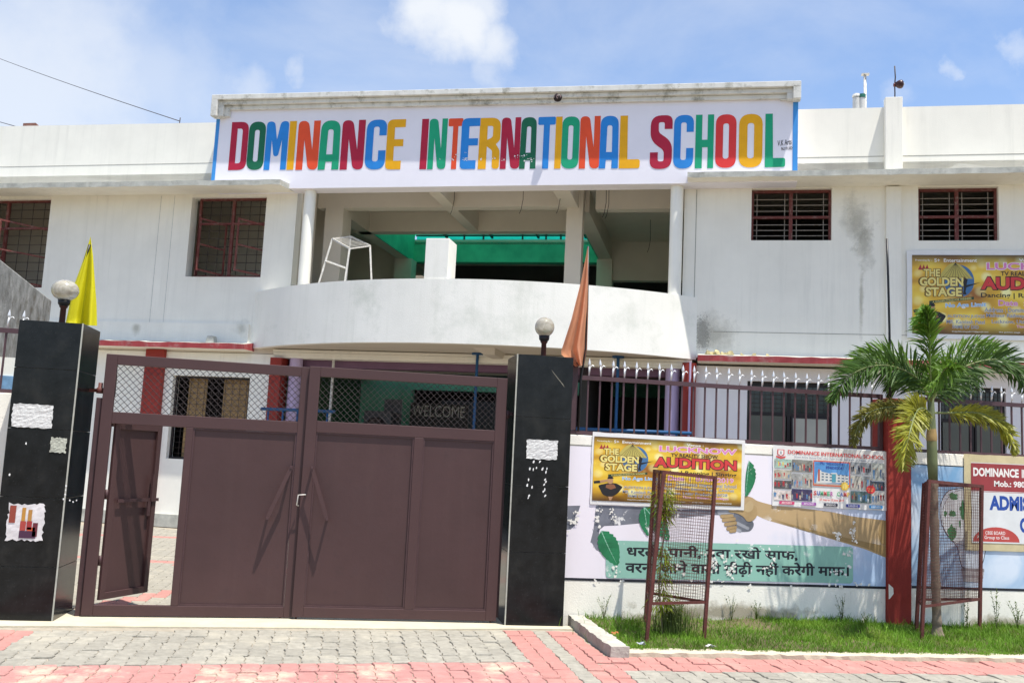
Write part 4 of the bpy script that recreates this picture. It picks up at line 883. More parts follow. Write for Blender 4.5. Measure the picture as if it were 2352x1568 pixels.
# ---- mural (flat print on the wall, thin layers)
SC5 = .2558; o5 = (1313.7, 968.0)                   # first detail picture -> main picture units
m5 = lambda x, y: (o5[0] + x * SC5, o5[1] + y * SC5)
o6 = (2500 * .6914, 1400 * .6914); m6 = lambda x, y: (o6[0] + x * .2558, o6[1] + y * .2558)
PT = (.80, .79, .77)
def wp(f, pts):                                     # -> wall coordinates (x, z)
    out = []
    for p in pts:
        q = gp(*f(p[0], p[1]), YW); out.append((q.x, q.z) + tuple(p[2:]))
    return out
lay = [0]
def paint(name, m, loops, parent=bw, step=None):
    if step is None: lay[0] += 1; step = lay[0]
    b = MB(); b.poly(lambda x, y, d: G(x, d, y), loops, YW - .0022 - .00015 * step); return b.build(name, m, parent)
mur_sky = tex_custom('mural_sky', lambda nt, b: None)
def _ms(nt, b):
    N = nt.nodes.new; L = nt.links.new; tc = N("ShaderNodeTexCoord"); n = N("ShaderNodeTexNoise"); n.inputs['Scale'].default_value = 1.4; n.inputs['Detail'].default_value = 6; L(tc.outputs['Object'], n.inputs[0])
    sx = N("ShaderNodeSeparateXYZ"); L(tc.outputs['Object'], sx.inputs[0]); r0 = N("ShaderNodeMapRange"); L(sx.outputs[0], r0.inputs[0]); r0.inputs[1].default_value = .2; r0.inputs[2].default_value = 1.7; r0.inputs[3].default_value = -.15; r0.inputs[4].default_value = .38
    a = N("ShaderNodeMath"); L(n.outputs[0], a.inputs[0]); L(r0.outputs[0], a.inputs[1]); r = N("ShaderNodeMapRange"); L(a.outputs[0], r.inputs[0]); r.inputs[1].default_value = .5; r.inputs[2].default_value = .85
    mx = N("ShaderNodeMix"); mx.data_type = 'RGBA'; L(r.outputs[0], mx.inputs[0]); mx.inputs[6].default_value = (.79, .745, .80, 1); mx.inputs[7].default_value = (.42, .56, .76, 1); L(mx.outputs[2], b.inputs['Base Color']); b.inputs['Roughness'].default_value = .8
_ms(mur_sky.node_tree, mur_sky.node_tree.nodes['Principled BSDF'])
blk = mat('mural_black', (.02, .022, .03), .7, .2, 6, peel=(PT, 7, .60, 1))
zb0 = gp(1569, 1334, YW).z; zgm = gp(1316, 1021, YW).z
paint('mural_background', mur_sky, [[(2.19, zb0), (5.728, zb0), (5.728, zgm - .012), (2.19, zgm - .012)]])
paint('mural_border', blk, [[(2.19, zb0 - .022), (5.728, zb0 - .022), (5.728, zb0 + .004), (2.19, zb0 + .004)]])
stroke_late = []
grey_arm = mat('mural_grey_arm', (.19, .20, .235), .8, .35, 3.5, streak=.4, streakcol=(.10, .10, .12), peel=(PT, 6, .57, 1))
paint('mural_branch_arm', grey_arm, [wp(m5, [(-110, 755), (75, 752), (60, 800), (30, 850), (50, 900), (-10, 965), (-110, 975)])])
armpts = [(215, 748), (430, 756), (640, 766), (900, 785), (1290, 790), (1400, 790), (1450, 800), (1480, 850), (1400, 850), (1330, 838), (1240, 835), (1000, 862), (800, 868), (600, 912), (400, 930), (290, 935), (245, 970), (240, 1060), (265, 1175), (215, 1150), (180, 1090), (165, 1080), (190, 980), (200, 900)]
paint('mural_branch_arm', grey_arm, [wp(m5, armpts)])
br1 = mat('mural_arm_brown', (.47, .33, .17), .8, .14, 2.2, streak=.3, streakcol=(.30, .24, .16), peel=(PT, 6, .555, 1))
br2 = mat('mural_hand_brown', (.42, .29, .14), .8, .2, 7); br3 = mat('mural_hand_shade', (.20, .13, .055), .8, .15, 7); gr2 = mat('mural_hand_grey', (.16, .17, .20), .8, .35, 9); gr3 = mat('mural_hand_light_grey', (.33, .34, .37), .8, .2, 9)
wrist = wp(m5, [(1550, 670), (1610, 672), (1640, 700), (1892, 745)]); arm2 = wp(m6, [(1205, 886)])
pts = wp(m5, [(1550, 660), (1620, 680), (1650, 705), (1700, 722), (1800, 748)]) + wp(m6, [(170, 752), (400, 770), (700, 808), (900, 850), (1216, 888), (1216, 1228), (1000, 1140), (700, 1050), (400, 960), (120, 880), (40, 842)]) + wp(m5, [(1655, 845), (1610, 880), (1560, 890), (1520, 830), (1500, 760)])
paint('mural_brown_arm', br1, [rp([(*p, .03) for p in pts], 3)])
# handshake: overlapping hands with single fingers
hand = wp(m5, [(1300, 800), (1330, 790), (1400, 790), (1480, 800), (1500, 840), (1440, 860), (1340, 860), (1310, 830)]); paint('mural_hand', gr3, [rp([(*p, .02) for p in hand], 3)])
hand = wp(m5, [(1450, 812), (1520, 800), (1560, 860), (1632, 900), (1632, 940), (1600, 985), (1490, 990), (1450, 900)]); paint('mural_hand', gr2, [rp([(*p, .03) for p in hand], 3)])
for k, (a, b_) in enumerate((((1480, 880), (1615, 930)), ((1475, 905), (1590, 962)), ((1470, 935), (1560, 978)), ((1465, 960), (1520, 985)))):
    a = wp(m5, [a])[0]; b_ = wp(m5, [b_])[0]; v = Vector((b_[0] - a[0], b_[1] - a[1])); nrm = Vector((-v.y, v.x)).normalized() * .016
    paint('mural_finger', gr3 if k % 2 else gr2, [rp([(a[0] - nrm.x, a[1] - nrm.y, .014), (b_[0] - nrm.x, b_[1] - nrm.y, .014), (b_[0] + nrm.x, b_[1] + nrm.y, .014), (a[0] + nrm.x, a[1] + nrm.y, .014)], 3)])
for k, (a, b_) in enumerate((((1330, 850), (1450, 845)), ((1345, 885), (1470, 870)), ((1365, 925), (1480, 905)), ((1385, 962), (1480, 945)), ((1410, 982), (1475, 972)))):
    for mm, gw in ((br3, .021), (br2, .0165)):
        p = wp(m5, [a])[0]; q = wp(m5, [b_])[0]; v = Vector((q[0] - p[0], q[1] - p[1])); nrm = Vector((-v.y, v.x)).normalized() * gw
        paint('mural_finger', mm, [rp([(p[0] - nrm.x, p[1] - nrm.y, .02), (q[0] - nrm.x, q[1] - nrm.y, .02), (q[0] + nrm.x, q[1] + nrm.y, .02), (p[0] + nrm.x, p[1] + nrm.y, .02)], 3)])
thumb = wp(m5, [(1400, 792), (1470, 790), (1555, 785), (1600, 740), (1660, 760), (1665, 840), (1625, 890), (1570, 900), (1540, 850), (1480, 820), (1410, 812)]); paint('mural_thumb', br2, [rp([(*p, .03) for p in thumb], 3)])
th2 = wp(m5, [(1548, 745), (1600, 700), (1630, 730), (1625, 790), (1580, 815), (1545, 800)]); paint('mural_thumb', mat('mural_thumb_light', (.50, .37, .20), .8, .1, 7), [rp([(*p, .03) for p in th2], 3)])
r = random.Random(21)
def upper(x): # brush lines along the grey arm
    return 770 + 6 * math.sin(x * .01)
for k in range(16):
    x0_ = r.uniform(230, 900); y0_ = r.uniform(775, 905 if x0_ < 600 else 850); ln = r.uniform(90, 260)
    pts = wp(m5, [(x0_ + ln * t / 6, y0_ + r.uniform(-3, 3) - ln * t / 6 * (.0 if y0_ < 830 else .12)) for t in range(7)]); stroke_late.append((pts, r.uniform(.0012, .0025)))
for k in range(7):
    pts = wp(m5, [(185 + k * 9 + 30 * math.sin(t * .5) * .4, 960 + t * 34 + k * 4) for t in range(6)]); stroke_late.append((pts, .0014))
paint('mural_arm_shade', mat('mural_arm_shade_brown', (.34, .23, .10), .8, .2, 2.5, streak=.3, streakcol=(.25, .2, .12)), [wp(m6, [(160, 868), (400, 950), (700, 1040), (1000, 1125), (1216, 1216), (1216, 1120), (1000, 1075), (700, 1010), (400, 935)])])
paint('mural_arm_shade', MATS['mural_arm_shade_brown'], [wp(m6, [(1216, 890), (1216, 1120), (1150, 1090), (1130, 1000), (1150, 888)])])
# green slogan panel
pg = mat('mural_mint', (.27, .50, .41), .8, .10, 2.5, peel=(PT, 6.5, .585, 1))
lp = [m5(300, 1395), m5(300, 1060), m6(880, 1115), m6(905, 1140), m6(905, 1420), m6(880, 1452), m5(340, 1400)]
pts = [(gp(x, y, YW).x, gp(x, y, YW).z, .04) for x, y in (m5(302, 1400), m5(302, 1062), m6(900, 1122), m6(900, 1450))]
paint('mural_slogan_panel', pg, [rp(pts, 4)])
def hindi(s, x0, y0, x1, y1, h, parent=bw, m=None, f0=None, f1=None):
    """first and last picture points of the line's foot, glyph height in wall units"""
    a = gp(*x0, YW); b_ = gp(*x1, YW); vs, fs = text_mesh(s, .014); lay[0] += 1; d = YW - .0022 - .00015 * lay[0]
    q = MB(); 
    for k, (ox, oz) in enumerate(((0, 0), (.0045, .001), (.001, -.003), (.0055, -.002))): q.add([G(a.x + (b_.x - a.x) * u + ox, d - .00002 * k, a.z + (b_.z - a.z) * u + h * v + oz) for u, v in vs], fs)
    q.build('mural_slogan_lettering', m or MATS['mural_black'], parent)
zt1 = gp(*m5(640, 1100), YW).z - gp(*m5(640, 1222), YW).z
hindi("धरती, पानी, हवा रखो साफ,", m5(488, 1218), 0, m6(398, 1252), 0, zt1)
zt2 = gp(*m5(640, 1240), YW).z - gp(*m5(640, 1375), YW).z
hindi("वरना आने वाली पीढ़ी नहीं करेगी माफ।", m5(474, 1372), 0, m6(858, 1405), 0, zt2 * 1.02)
lf = mat('mural_leaf_green', (.025, .20, .085), .75, .35, 6, peel=(PT, 9, .64, 1)); lv = mat('mural_leaf_vein', (.30, .55, .42), .75, .1, 6)
def mleaf(f, base, tip, wl, wr, n=9, curve=0.):
    a = Vector(wp(f, [base])[0]); b_ = Vector(wp(f, [tip])[0]); ax = b_ - a; L_ = ax.length; ax.normalize(); nr = Vector((-ax.y, ax.x)); pl, pr = [], []
    for i in range(n + 1):
        t = i / n; env = math.sin(math.pi * min(1, t ** .75)) ** .8 if 0 < t < 1 else 0; c = a + ax * L_ * t + nr * curve * math.sin(math.pi * t)
        pl.append(c + nr * wl * env); pr.append(c - nr * wr * env)
        if 0 < i < n: pl.append(c + nr * wl * env * .93 + ax * L_ * .055 + nr * 0); pr.append(c - nr * wr * env * .93 + ax * L_ * .055)
    loop = [(p.x, p.y) for p in pl] + [(p.x, p.y) for p in pr[::-1]][1:-1]
    paint('mural_leaf', lf, [loop])
    q = MB(); lay[0] += 1; d = YW - .0022 - .00015 * lay[0]
    mid = [a + ax * L_ * t / 8 * .93 + nr * curve * math.sin(math.pi * t / 8) for t in range(9)]
    for i in range(8): w = .005 * (1 - i / 9); q.add([G((mid[i] + nr * w).x, d, (mid[i] + nr * w).y), G((mid[i] - nr * w).x, d, (mid[i] - nr * w).y), G((mid[i + 1] - nr * w * .8).x, d, (mid[i + 1] - nr * w * .8).y), G((mid[i + 1] + nr * w * .8).x, d, (mid[i + 1] + nr * w * .8).y)], [(0, 1, 2, 3)])
    q.build('mural_leaf_vein', lv, bw)
    q = MB(); d -= .00007
    for i in range(1, 7):
        for sg, wd in ((1, wl), (-1, wr)):
            s = mid[i]; e = mid[i] + nr * sg * wd * .75 * math.sin(math.pi * (i / 8) ** .75) + ax * L_ * .10; v = (e - s); pn = Vector((-v.y, v.x)).normalized() * .0016
            q.add([G((s + pn).x, d, (s + pn).y), G((s - pn).x, d, (s - pn).y), G(e.x, d, e.y)], [(0, 1, 2)])
    q.build('mural_leaf_vein', mat('mural_leaf_dark_vein', (.015, .09, .045), .75, .1, 6), bw)
mleaf(m5, (262, 978), (408, 1290), .115, .10, curve=-.005)
mleaf(m5, (648, 766), (868, 1062), .10, .09, curve=.01); mleaf(m5, (645, 766), (685, 1025), .02, .075)
mleaf(m5, (1588, 350), (1556, 672), .095, .02)
armline = mat('mural_arm_line', (.07, .075, .09), .8, .2, 9)
for pts, w_s in stroke_late:
    q = MB(); lay[0] += 1; d_ = YW - .0022 - .00015 * 3
    for i in range(len(pts) - 1):
        A_, B_ = Vector(pts[i][:2]), Vector(pts[i + 1][:2]); v_ = B_ - A_; n_ = Vector((-v_.y, v_.x)).normalized() * w_s; dd_ = d_ - .00003 - .00002 * (i % 2)
        q.add([G((A_ + n_).x, dd_, (A_ + n_).y), G((A_ - n_).x, dd_, (A_ - n_).y), G((B_ - n_).x, dd_, (B_ - n_).y), G((B_ + n_).x, dd_, (B_ + n_).y)], [(0, 1, 2, 3)])
    q.build('mural_brush_line', armline, bw)
# flakes where the paint has come off
q = MB(); r = random.Random(33); d_ = YW - .0022 - .00015 * (lay[0] + 2); kk = 0
for f_, x, y, sx_, sy_, n_ in ((m6, 760, 1025, 28, 38, 46), (m6, 895, 1010, 18, 55, 60), (m6, 835, 1175, 26, 16, 26), (m6, 180, 1235, 22, 12, 14), (m5, 370, 1345, 28, 26, 30), (m5, 1270, 1300, 30, 40, 40), (m5, 1415, 1290, 26, 55, 60), (m5, 940, 1290, 40, 26, 36), (m5, 1440, 1380, 20, 22, 20), (m5, 1180, 1180, 40, 22, 26), (m5, 235, 830, 14, 60, 40), (m5, 360, 850, 20, 45, 22), (m6, 730, 1330, 26, 22, 16), (m6, 120, 1310, 26, 18, 16), (m5, 1100, 1430, 400, 8, 40), (m6, 700, 1455, 400, 8, 40), (m5, 10, 860, 30, 70, 50), (m5, 1500, 1150, 30, 40, 14)):
    for k in range(int(n_ * .7)):
        if k % 3 == 0: ox, oy = r.gauss(0, sx_), r.gauss(0, sy_)
        p = wp(f_, [(x + ox + r.gauss(0, 7), y + oy + r.gauss(0, 7))])[0]; rr_ = r.uniform(.003, .013) * (1.7 if r.random() < .15 else 1); kk += 1
        if not (2.2 < p[0] < 5.7): continue
        q.poly(lambda a, b_, dd: G(a, dd, b_), [[(p[0] + rr_ * r.uniform(.5, 1.4) * math.cos(t * .9), p[1] + rr_ * r.uniform(.5, 1.3) * math.sin(t * .9)) for t in range(7)]], d_ - .000004 * kk)
q.build('paint_flakes', mat('bare_wall_flake', (.80, .78, .72), .85, .08, 20), bw, kind='stuff')
# ---- second panel: bulb with the globe on a blue sky
lay[0] = 0; P8 = lambda x, y: (3000 * .6914 + x * .2204, 1450 * .6914 + y * .2204)
sky2 = tex_custom('mural_blue_sky', lambda nt, b: None)
def _ms2(nt, b):
    N = nt.nodes.new; L = nt.links.new; tc = N("ShaderNodeTexCoord"); n = N("ShaderNodeTexNoise"); n.inputs['Scale'].default_value = 2.2; n.inputs['Detail'].default_value = 6; n.inputs['Distortion'].default_value = .5; L(tc.outputs['Object'], n.inputs[0])
    sx = N("ShaderNodeSeparateXYZ"); L(tc.outputs['Object'], sx.inputs[0]); r0 = N("ShaderNodeMapRange"); L(sx.outputs[2], r0.inputs[0]); r0.inputs[1].default_value = 1.3; r0.inputs[2].default_value = 1.75; r0.inputs[3].default_value = .05; r0.inputs[4].default_value = -.12
    a = N("ShaderNodeMath"); L(n.outputs[0], a.inputs[0]); L(r0.outputs[0], a.inputs[1]); r = N("ShaderNodeMapRange"); L(a.outputs[0], r.inputs[0]); r.inputs[1].default_value = .35; r.inputs[2].default_value = .68
    mx = N("ShaderNodeMix"); mx.data_type = 'RGBA'; L(r.outputs[0], mx.inputs[0]); mx.inputs[6].default_value = (.19, .38, .60, 1); mx.inputs[7].default_value = (.62, .70, .80, 1); L(mx.outputs[2], b.inputs['Base Color']); b.inputs['Roughness'].default_value = .8
_ms2(sky2.node_tree, sky2.node_tree.nodes['Principled BSDF'])
z8t = gp(*P8(90, 290), YW).z; z8b = gp(2110, 1345, YW).z
paint('mural_background', sky2, [[(6.03, z8b), (9.4, z8b), (9.4, z8t), (6.03, z8t)]], bw2)
paint('mural_border', MATS['mural_black'], [[(6.03, z8b - .025), (9.4, z8b - .025), (9.4, z8b + .002), (6.03, z8b + .002)]], bw2)
paint('mural_border', MATS['mural_black'], [[(6.03, z8t), (9.4, z8t), (9.4, z8t + .012), (6.03, z8t + .012)]], bw2)
paint('mural_border', MATS['mural_black'], [[(6.018, z8b), (6.03, z8b), (6.03, z8t), (6.018, z8t)]], bw2)
bulb = wp(P8, [(475, 555), (420, 620), (385, 720), (385, 840), (410, 940), (460, 1030), (540, 1110), (575, 1170), (590, 1270), (612, 1365), (800, 1380), (835, 1300), (860, 1170), (960, 1050), (1010, 900), (1000, 750), (900, 600), (700, 520)])
paint('mural_bulb', mat('mural_bulb_glass', (.66, .72, .80), .75, .1, 3), [rp([(*p, .04) for p in bulb], 3)], bw2)
wf = lambda pts, w: pts
def stroke(pts, w, name, m, parent, closed=False):
    q = MB(); lay[0] += 1; d = YW - .0022 - .00015 * lay[0]; n = len(pts)
    for i in range(n - 1 + (1 if closed else 0)):
        a = Vector(pts[i][:2]); b_ = Vector(pts[(i + 1) % n][:2]); v = (b_ - a); pn = Vector((-v.y, v.x)).normalized() * w; dd = d - .00002 * (i % 2)
        q.add([G((a + pn).x, dd, (a + pn).y), G((a - pn).x, dd, (a - pn).y), G((b_ - pn).x, dd, (b_ - pn).y), G((b_ + pn).x, dd, (b_ + pn).y)], [(0, 1, 2, 3)])
    q.build(name, m, parent)
ol = rp([(*p, .04) for p in bulb], 3)
stroke(ol, .004, 'mural_bulb_outline', MATS['mural_black'], bw2, True)
gc = Vector(wp(P8, [(640, 840)])[0]); paint('mural_globe', mat('mural_globe_white', (.72, .74, .76), .75, .1, 4), [[(gc.x + .27 * math.cos(a * math.pi / 16), gc.y + .30 * math.sin(a * math.pi / 16)) for a in range(32)]], bw2)
stroke([(gc.x + .27 * math.cos(a * math.pi / 16), gc.y + .30 * math.sin(a * math.pi / 16)) for a in range(8, 26)], .0022, 'mural_globe_outline', MATS['mural_black'], bw2)
def blob(c, rx, ry, seed, n=26, j=.35):
    r = random.Random(seed); return [(c[0] + rx * (1 + r.uniform(-j, j)) * math.cos(2 * math.pi * k / n), c[1] + ry * (1 + r.uniform(-j, j)) * math.sin(2 * math.pi * k / n)) for k in range(n)]
cg = mat('mural_continent', (.04, .22, .09), .75, .4, 10)
for (x, y, rx, ry, sd) in ((520, 620, .055, .04, 1), (625, 760, .045, .085, 2), (515, 800, .04, .035, 3), (515, 1000, .055, .075, 4), (440, 800, .02, .03, 5), (590, 905, .01, .04, 6)):
    paint('mural_continent', cg, [blob(wp(P8, [(x, y)])[0], rx, ry, sd)], bw2)
cap = mat('mural_bulb_cap', (.30, .27, .28), .7, .4, 8)
for k in range(4):
    a = wp(P8, [(608 + k * 5, 1385 + k * 34), (800 - k * 5, 1392 + k * 34)]); paint('mural_bulb_cap', cap if k % 2 == 0 else mat('mural_bulb_cap_light', (.45, .42, .42), .7, .3, 8), [rp([(a[0][0], a[0][1] - .02, .015), (a[1][0] + .05, a[1][1] - .02, .015), (a[1][0] + .05, a[1][1] + .022, .015), (a[0][0], a[0][1] + .022, .015)], 3)], bw2)

# ------------------------------------------------------------------ printed banners
def flat(name, c, r=.5, v=.08, s=6): return mat(name, c, r, v, s, spec=.35)
def golden_art():
    def fn(nt, b):
        N = nt.nodes.new; L = nt.links.new; tc = N("ShaderNodeTexCoord"); uv = tc.outputs['UV']
        vo = N("ShaderNodeTexVoronoi"); mp = N("ShaderNodeMapping"); mp.inputs['Scale'].default_value = (11, 5.5, 1); L(uv, mp.inputs[0]); L(mp.outputs[0], vo.inputs['Vector']); vo.inputs['Scale'].default_value = 1
        r = N("ShaderNodeMapRange"); L(vo.outputs['Distance'], r.inputs[0]); r.inputs[1].default_value = .42; r.inputs[2].default_value = .22
        n = N("ShaderNodeTexNoise"); n.inputs['Scale'].default_value = 3.2; L(uv, n.inputs[0]); rr = N("ShaderNodeValToRGB"); L(n.outputs[0], rr.inputs[0])
        e = rr.color_ramp.elements; e[0].position = .32; e[0].color = (.30, .11, .01, 1); e[1].position = .64; e[1].color = (.84, .62, .07, 1); k = e.new(.48); k.color = (.66, .38, .02, 1)
        vc = N("ShaderNodeSeparateColor"); L(vo.outputs['Color'], vc.inputs[0]); m1 = N("ShaderNodeMath"); m1.operation = 'MULTIPLY'; L(r.outputs[0], m1.inputs[0]); L(vc.outputs[0], m1.inputs[1])
        mx = N("ShaderNodeMix"); mx.data_type = 'RGBA'; L(m1.outputs[0], mx.inputs[0]); L(rr.outputs[0], mx.inputs[6]); mx.inputs[7].default_value = (.90, .84, .38, 1)
        sx = N("ShaderNodeSeparateXYZ"); L(uv, sx.inputs[0]); d = N("ShaderNodeMath"); d.operation = 'SUBTRACT'; L(sx.outputs[1], d.inputs[0]); d.inputs[1].default_value = .5; ab = N("ShaderNodeMath"); ab.operation = 'ABSOLUTE'; L(d.outputs[0], ab.inputs[0])
        r2 = N("ShaderNodeMapRange"); L(ab.outputs[0], r2.inputs[0]); r2.inputs[1].default_value = .34; r2.inputs[2].default_value = .5; r2.inputs[4].default_value = .92
        m3 = N("ShaderNodeMix"); m3.data_type = 'RGBA'; L(r2.outputs[0], m3.inputs[0]); L(mx.outputs[2], m3.inputs[6]); m3.inputs[7].default_value = (.035, .008, .006, 1); L(m3.outputs[2], b.inputs['Base Color'])
        b.inputs['Roughness'].default_value = .35
    return tex_custom('golden_banner_print', fn)
class Banner:
    """a printed sheet hung on a wall; s to the right, t down, both 0..1 over the printed field; F(a, depth, z)"""
    def __init__(s, F, x0, x1, ztl, ztr, zbl, zbr, d, name, label, cat, base, yaw=0, margins=(0, 0, 0, 0), wavy=.006, seed=1, rim=vinyl_w):
        s.F, s.x0, s.x1, s.z, s.d, s.k = F, x0, x1, (ztl, ztr, zbl, zbr), d, 0
        s.root = thing(name, label, cat, base, yaw); r = random.Random(seed); m = MB(); n, k = 24, 12; l, rr, t, b = margins; vs = []
        for j in range(k + 1):
            for i in range(n + 1):
                S = -l + (1 + l + rr) * i / n; T = -t + (1 + t + b) * j / k; e = wavy * (math.sin(i * 1.7 + seed) * math.sin(j * 1.1 + seed) * .5 + .5)
                edge = .0 if 0 < i < n and 0 < j < k else r.uniform(-.003, .003); p = s.xz(S, T); vs.append(F(p[0] + edge, d + .003, p[1] + edge))
        m.add(vs, [(j * (n + 1) + i, (j + 1) * (n + 1) + i, (j + 1) * (n + 1) + i + 1, j * (n + 1) + i + 1) for j in range(k) for i in range(n)])
        m.build('sheet', rim, s.root, solid=.002)
    def xz(s, S, T):
        zt = s.z[0] + (s.z[1] - s.z[0]) * S; zb = s.z[2] + (s.z[3] - s.z[2]) * S; return s.x0 + (s.x1 - s.x0) * S, zt + (zb - zt) * T
    def at(s, S, T, d): x, z = s.xz(S, T); return s.F(x, d, z)
    def dd(s): s.k += 1; return s.d - .0005 - .00003 * s.k
    def poly(s, name, m, loops, d=None):
        q = MB(); q.poly(lambda a, b, c: s.at(a, b, c), loops, s.dd() if d is None else d); return q.build(name, m, s.root)
    def rect(s, name, m, S0, S1, T0, T1, uv=False, d=None):
        dp = s.dd() if d is None else d; q = MB(); q.quad(s.at(S0, T1, dp), s.at(S1, T1, dp), s.at(S1, T0, dp), s.at(S0, T0, dp)); o = q.build(name, m, s.root)
        if uv:
            u = o.data.uv_layers.new(name='UVMap')
            for i, c in enumerate(((0, 0), (1, 0), (1, 1), (0, 1))): u.data[i].uv = c
        return o
    def text(s, st, S0, S1, T0, T1, m, bold=.01, out=None, shear=0, slope=0., d=None):
        vs, fs = text_mesh(st, bold, shear)
        if out:
            v2, f2 = text_mesh(st, bold + out[1], shear); dp = s.dd(); q = MB(); eS = (S1 - S0) * out[2]; eT = (T1 - T0) * .07
            q.add([s.at(S0 - eS + (S1 - S0 + 2 * eS) * a, T1 + eT + (T0 - T1 - 2 * eT) * b + slope * a, dp) for a, b in v2], f2); q.build('lettering_outline', out[0], s.root)
        dp = s.dd() if d is None else d; q = MB(); q.add([s.at(S0 + (S1 - S0) * a, T1 + (T0 - T1) * b + slope * a, dp) for a, b in vs], fs); return q.build('lettering', m, s.root)
pw = flat('print_white', (.78, .77, .74)); pk = flat('print_black', (.02, .018, .02)); ppk = flat('print_pink', (.66, .22, .46)); pr_ = flat('print_red', (.62, .05, .05)); pbl = flat('print_pale_blue', (.20, .45, .75)); psl = flat('print_slate', (.15, .20, .30)); pgd = flat('print_gold', (.78, .66, .22)); psk = flat('print_skin', (.45, .25, .13)); pnv = flat('print_navy', (.03, .06, .30)); pgy = flat('print_grey', (.35, .36, .38))
def golden(b, big=False):
    b.rect('printed_field', golden_art(), 0, 1, 0, 1, uv=True)
    # globe with an umbrella of light rays, gymnast, title
    c = (.275, .33); n = 30; rx, ry = .088, .205
    b.poly('globe', flat('print_globe_blue', (.06, .16, .32)), [[(c[0] + rx * math.cos(2 * math.pi * k / n), c[1] + ry * math.sin(2 * math.pi * k / n)) for k in range(n)]])
    b.poly('globe_cap', flat('print_olive_gold', (.48, .40, .10)), [[(c[0] - .12 + .20 * k / 10, .30 - .20 * math.sin(math.pi * (k / 10) ** .9)) for k in range(11)]])
    dp = b.dd()
    for k in range(1, 10):
        q = MB(); a = (c[0] - .12 + .20 * k / 10, .295); t = (c[0] - .02, .10); q.add([b.at(a[0] - .001, a[1], dp), b.at(a[0] + .001, a[1], dp), b.at(t[0] + .001, t[1], dp), b.at(t[0] - .001, t[1], dp)], [(0, 1, 2, 3)]); q.build('globe_line', pk, b.root)
        dp -= .000003
    b.k += 1
    for k in range(3): b.poly('crown', flat('print_crimson', (.35, .03, .04)), [[(.035 + k * .02, .19), (.05 + k * .02, .12), (.06 + k * .02, .19)]])
    ol = flat('print_title_edge', (.13, .07, .01))
    b.text("THE", .068, .165, .18, .275, pgd, .035, (ol, .05, .05)); b.text("GOLDEN", .045, .30, .285, .395, pgd, .04, (ol, .05, .04)); b.text("STAGE", .08, .29, .41, .525, pgd, .04, (ol, .05, .04))
    b.poly('gymnast', pk, [[(.297, .50), (.303, .42), (.298, .34), (.31, .29), (.325, .31), (.318, .38), (.40, .345), (.318, .41), (.312, .46), (.318, .50)]])
    b.poly('ribbon', flat('print_dark_green', (.03, .06, .03)), [[(.10, .585), (.36, .525), (.36, .56), (.10, .62)]])
    b.text("A GOLDEN STAGE FOR WINNERS", .12, .345, .586, .61, pgd, .01, slope=-.052)
    b.text("Presenting By :-", .02, .12, .055, .085, pw, 0); b.text("S+  Entertainment", .132, .38, .045, .09, pw, .012)
    b.text("Venue :", .62, .735, .045, .08, pw, .02); b.text("LUCKNOW", .435, .965, .095, .185, ppk, .03, (pw, .03, .006)); b.text("TV REALITY SHOW", .515, .835, .205, .26, pk, .02)
    sh = flat('print_shadow_red', (.10, .01, .01)); b.text("AUDITION", .40, .965, .275, .435, pr_, .045, (pk, .04, .008))
    b.text("Dancing | Rapping | Singing", .40, .965, .475, .55, pk, .02)
    b.text("Date  :  07/04/2019", .50, .945, .565, .635, ppk, .02, (pw, .02, .004)); b.text("Address : Dominance International School", .42, .965, .66, .715, psl, .008, (pw, .02, .002)); b.text("Malhaur Railway Station Road, Chinhat", .43, .95, .735, .79, psl, .008, (pw, .02, .002)); b.text("Lucknow, Uttar Pradesh-226028", .46, .905, .81, .86, psl, .008, (pw, .02, .002))
    b.text("Time : 10:00am to 5:00pm", .60, .91, .875, .915, ppk, .015, (pw, .02, .004))
    b.text("No Age Limit", .195, .43, .615, .68, pbl, .02, (pw, .03, .006), slope=-.02); b.text("AUDITION JUDGE", .205, .42, .755, .80, psl, .01, (pw, .02, .003)); b.text("MR. Kamlesh Patel", .20, .42, .82, .865, psl, .005, (pw, .02, .003)); b.text("FAME OF DID", .235, .385, .885, .925, psl, .01, (pw, .02, .003))
    b.text("thegoldenstage8377@gmail.com", .23, .44, .955, .975, pw, .005); b.text("the golden stage", .50, .62, .955, .975, pw, .005); b.text("the golden stage", .64, .74, .955, .975, pw, .005); b.text("8303993932", .80, .935, .955, .975, pw, .005)
    # dancer in a loose black shirt, hands behind the head
    b.poly('dancer_shirt', pk, [rp([(.035, .76, .02), (.11, .715, .01), (.155, .72, .01), (.20, .77, .02), (.165, .88, .03), (.12, .94, .03), (.07, .91, .03)], 3)])
    b.poly('dancer_arm', psk, [[(.04, .69), (.10, .66), (.105, .69), (.05, .725)]]); b.poly('dancer_cuff', pk, [[(.005, .70), (.045, .685), (.05, .725), (.01, .735)]])
    b.poly('dancer_head', psk, [[(.115 + .02 * math.cos(a * .5236), .68 + .055 * math.sin(a * .5236)) for a in range(12)]]); b.poly('dancer_hair', pk, [[(.095, .655), (.10, .62), (.125, .61), (.137, .64), (.125, .655)]])
    b.poly('dancer_hands', psk, [[(.105, .93), (.135, .93), (.125, .985), (.112, .985)]]); b.poly('shirt_print', flat('print_brown', (.25, .10, .05)), [[(.09, .745), (.14, .735), (.155, .79), (.12, .82), (.085, .79)]])
def P5(x, y): return gp(*m5(x, y), YW)
tl, tr, br, bl = P5(195, 130), P5(1520, 200), P5(1515, 760), P5(180, 705)
x0_, x1_ = (tl.x + bl.x) / 2, (tr.x + br.x) / 2
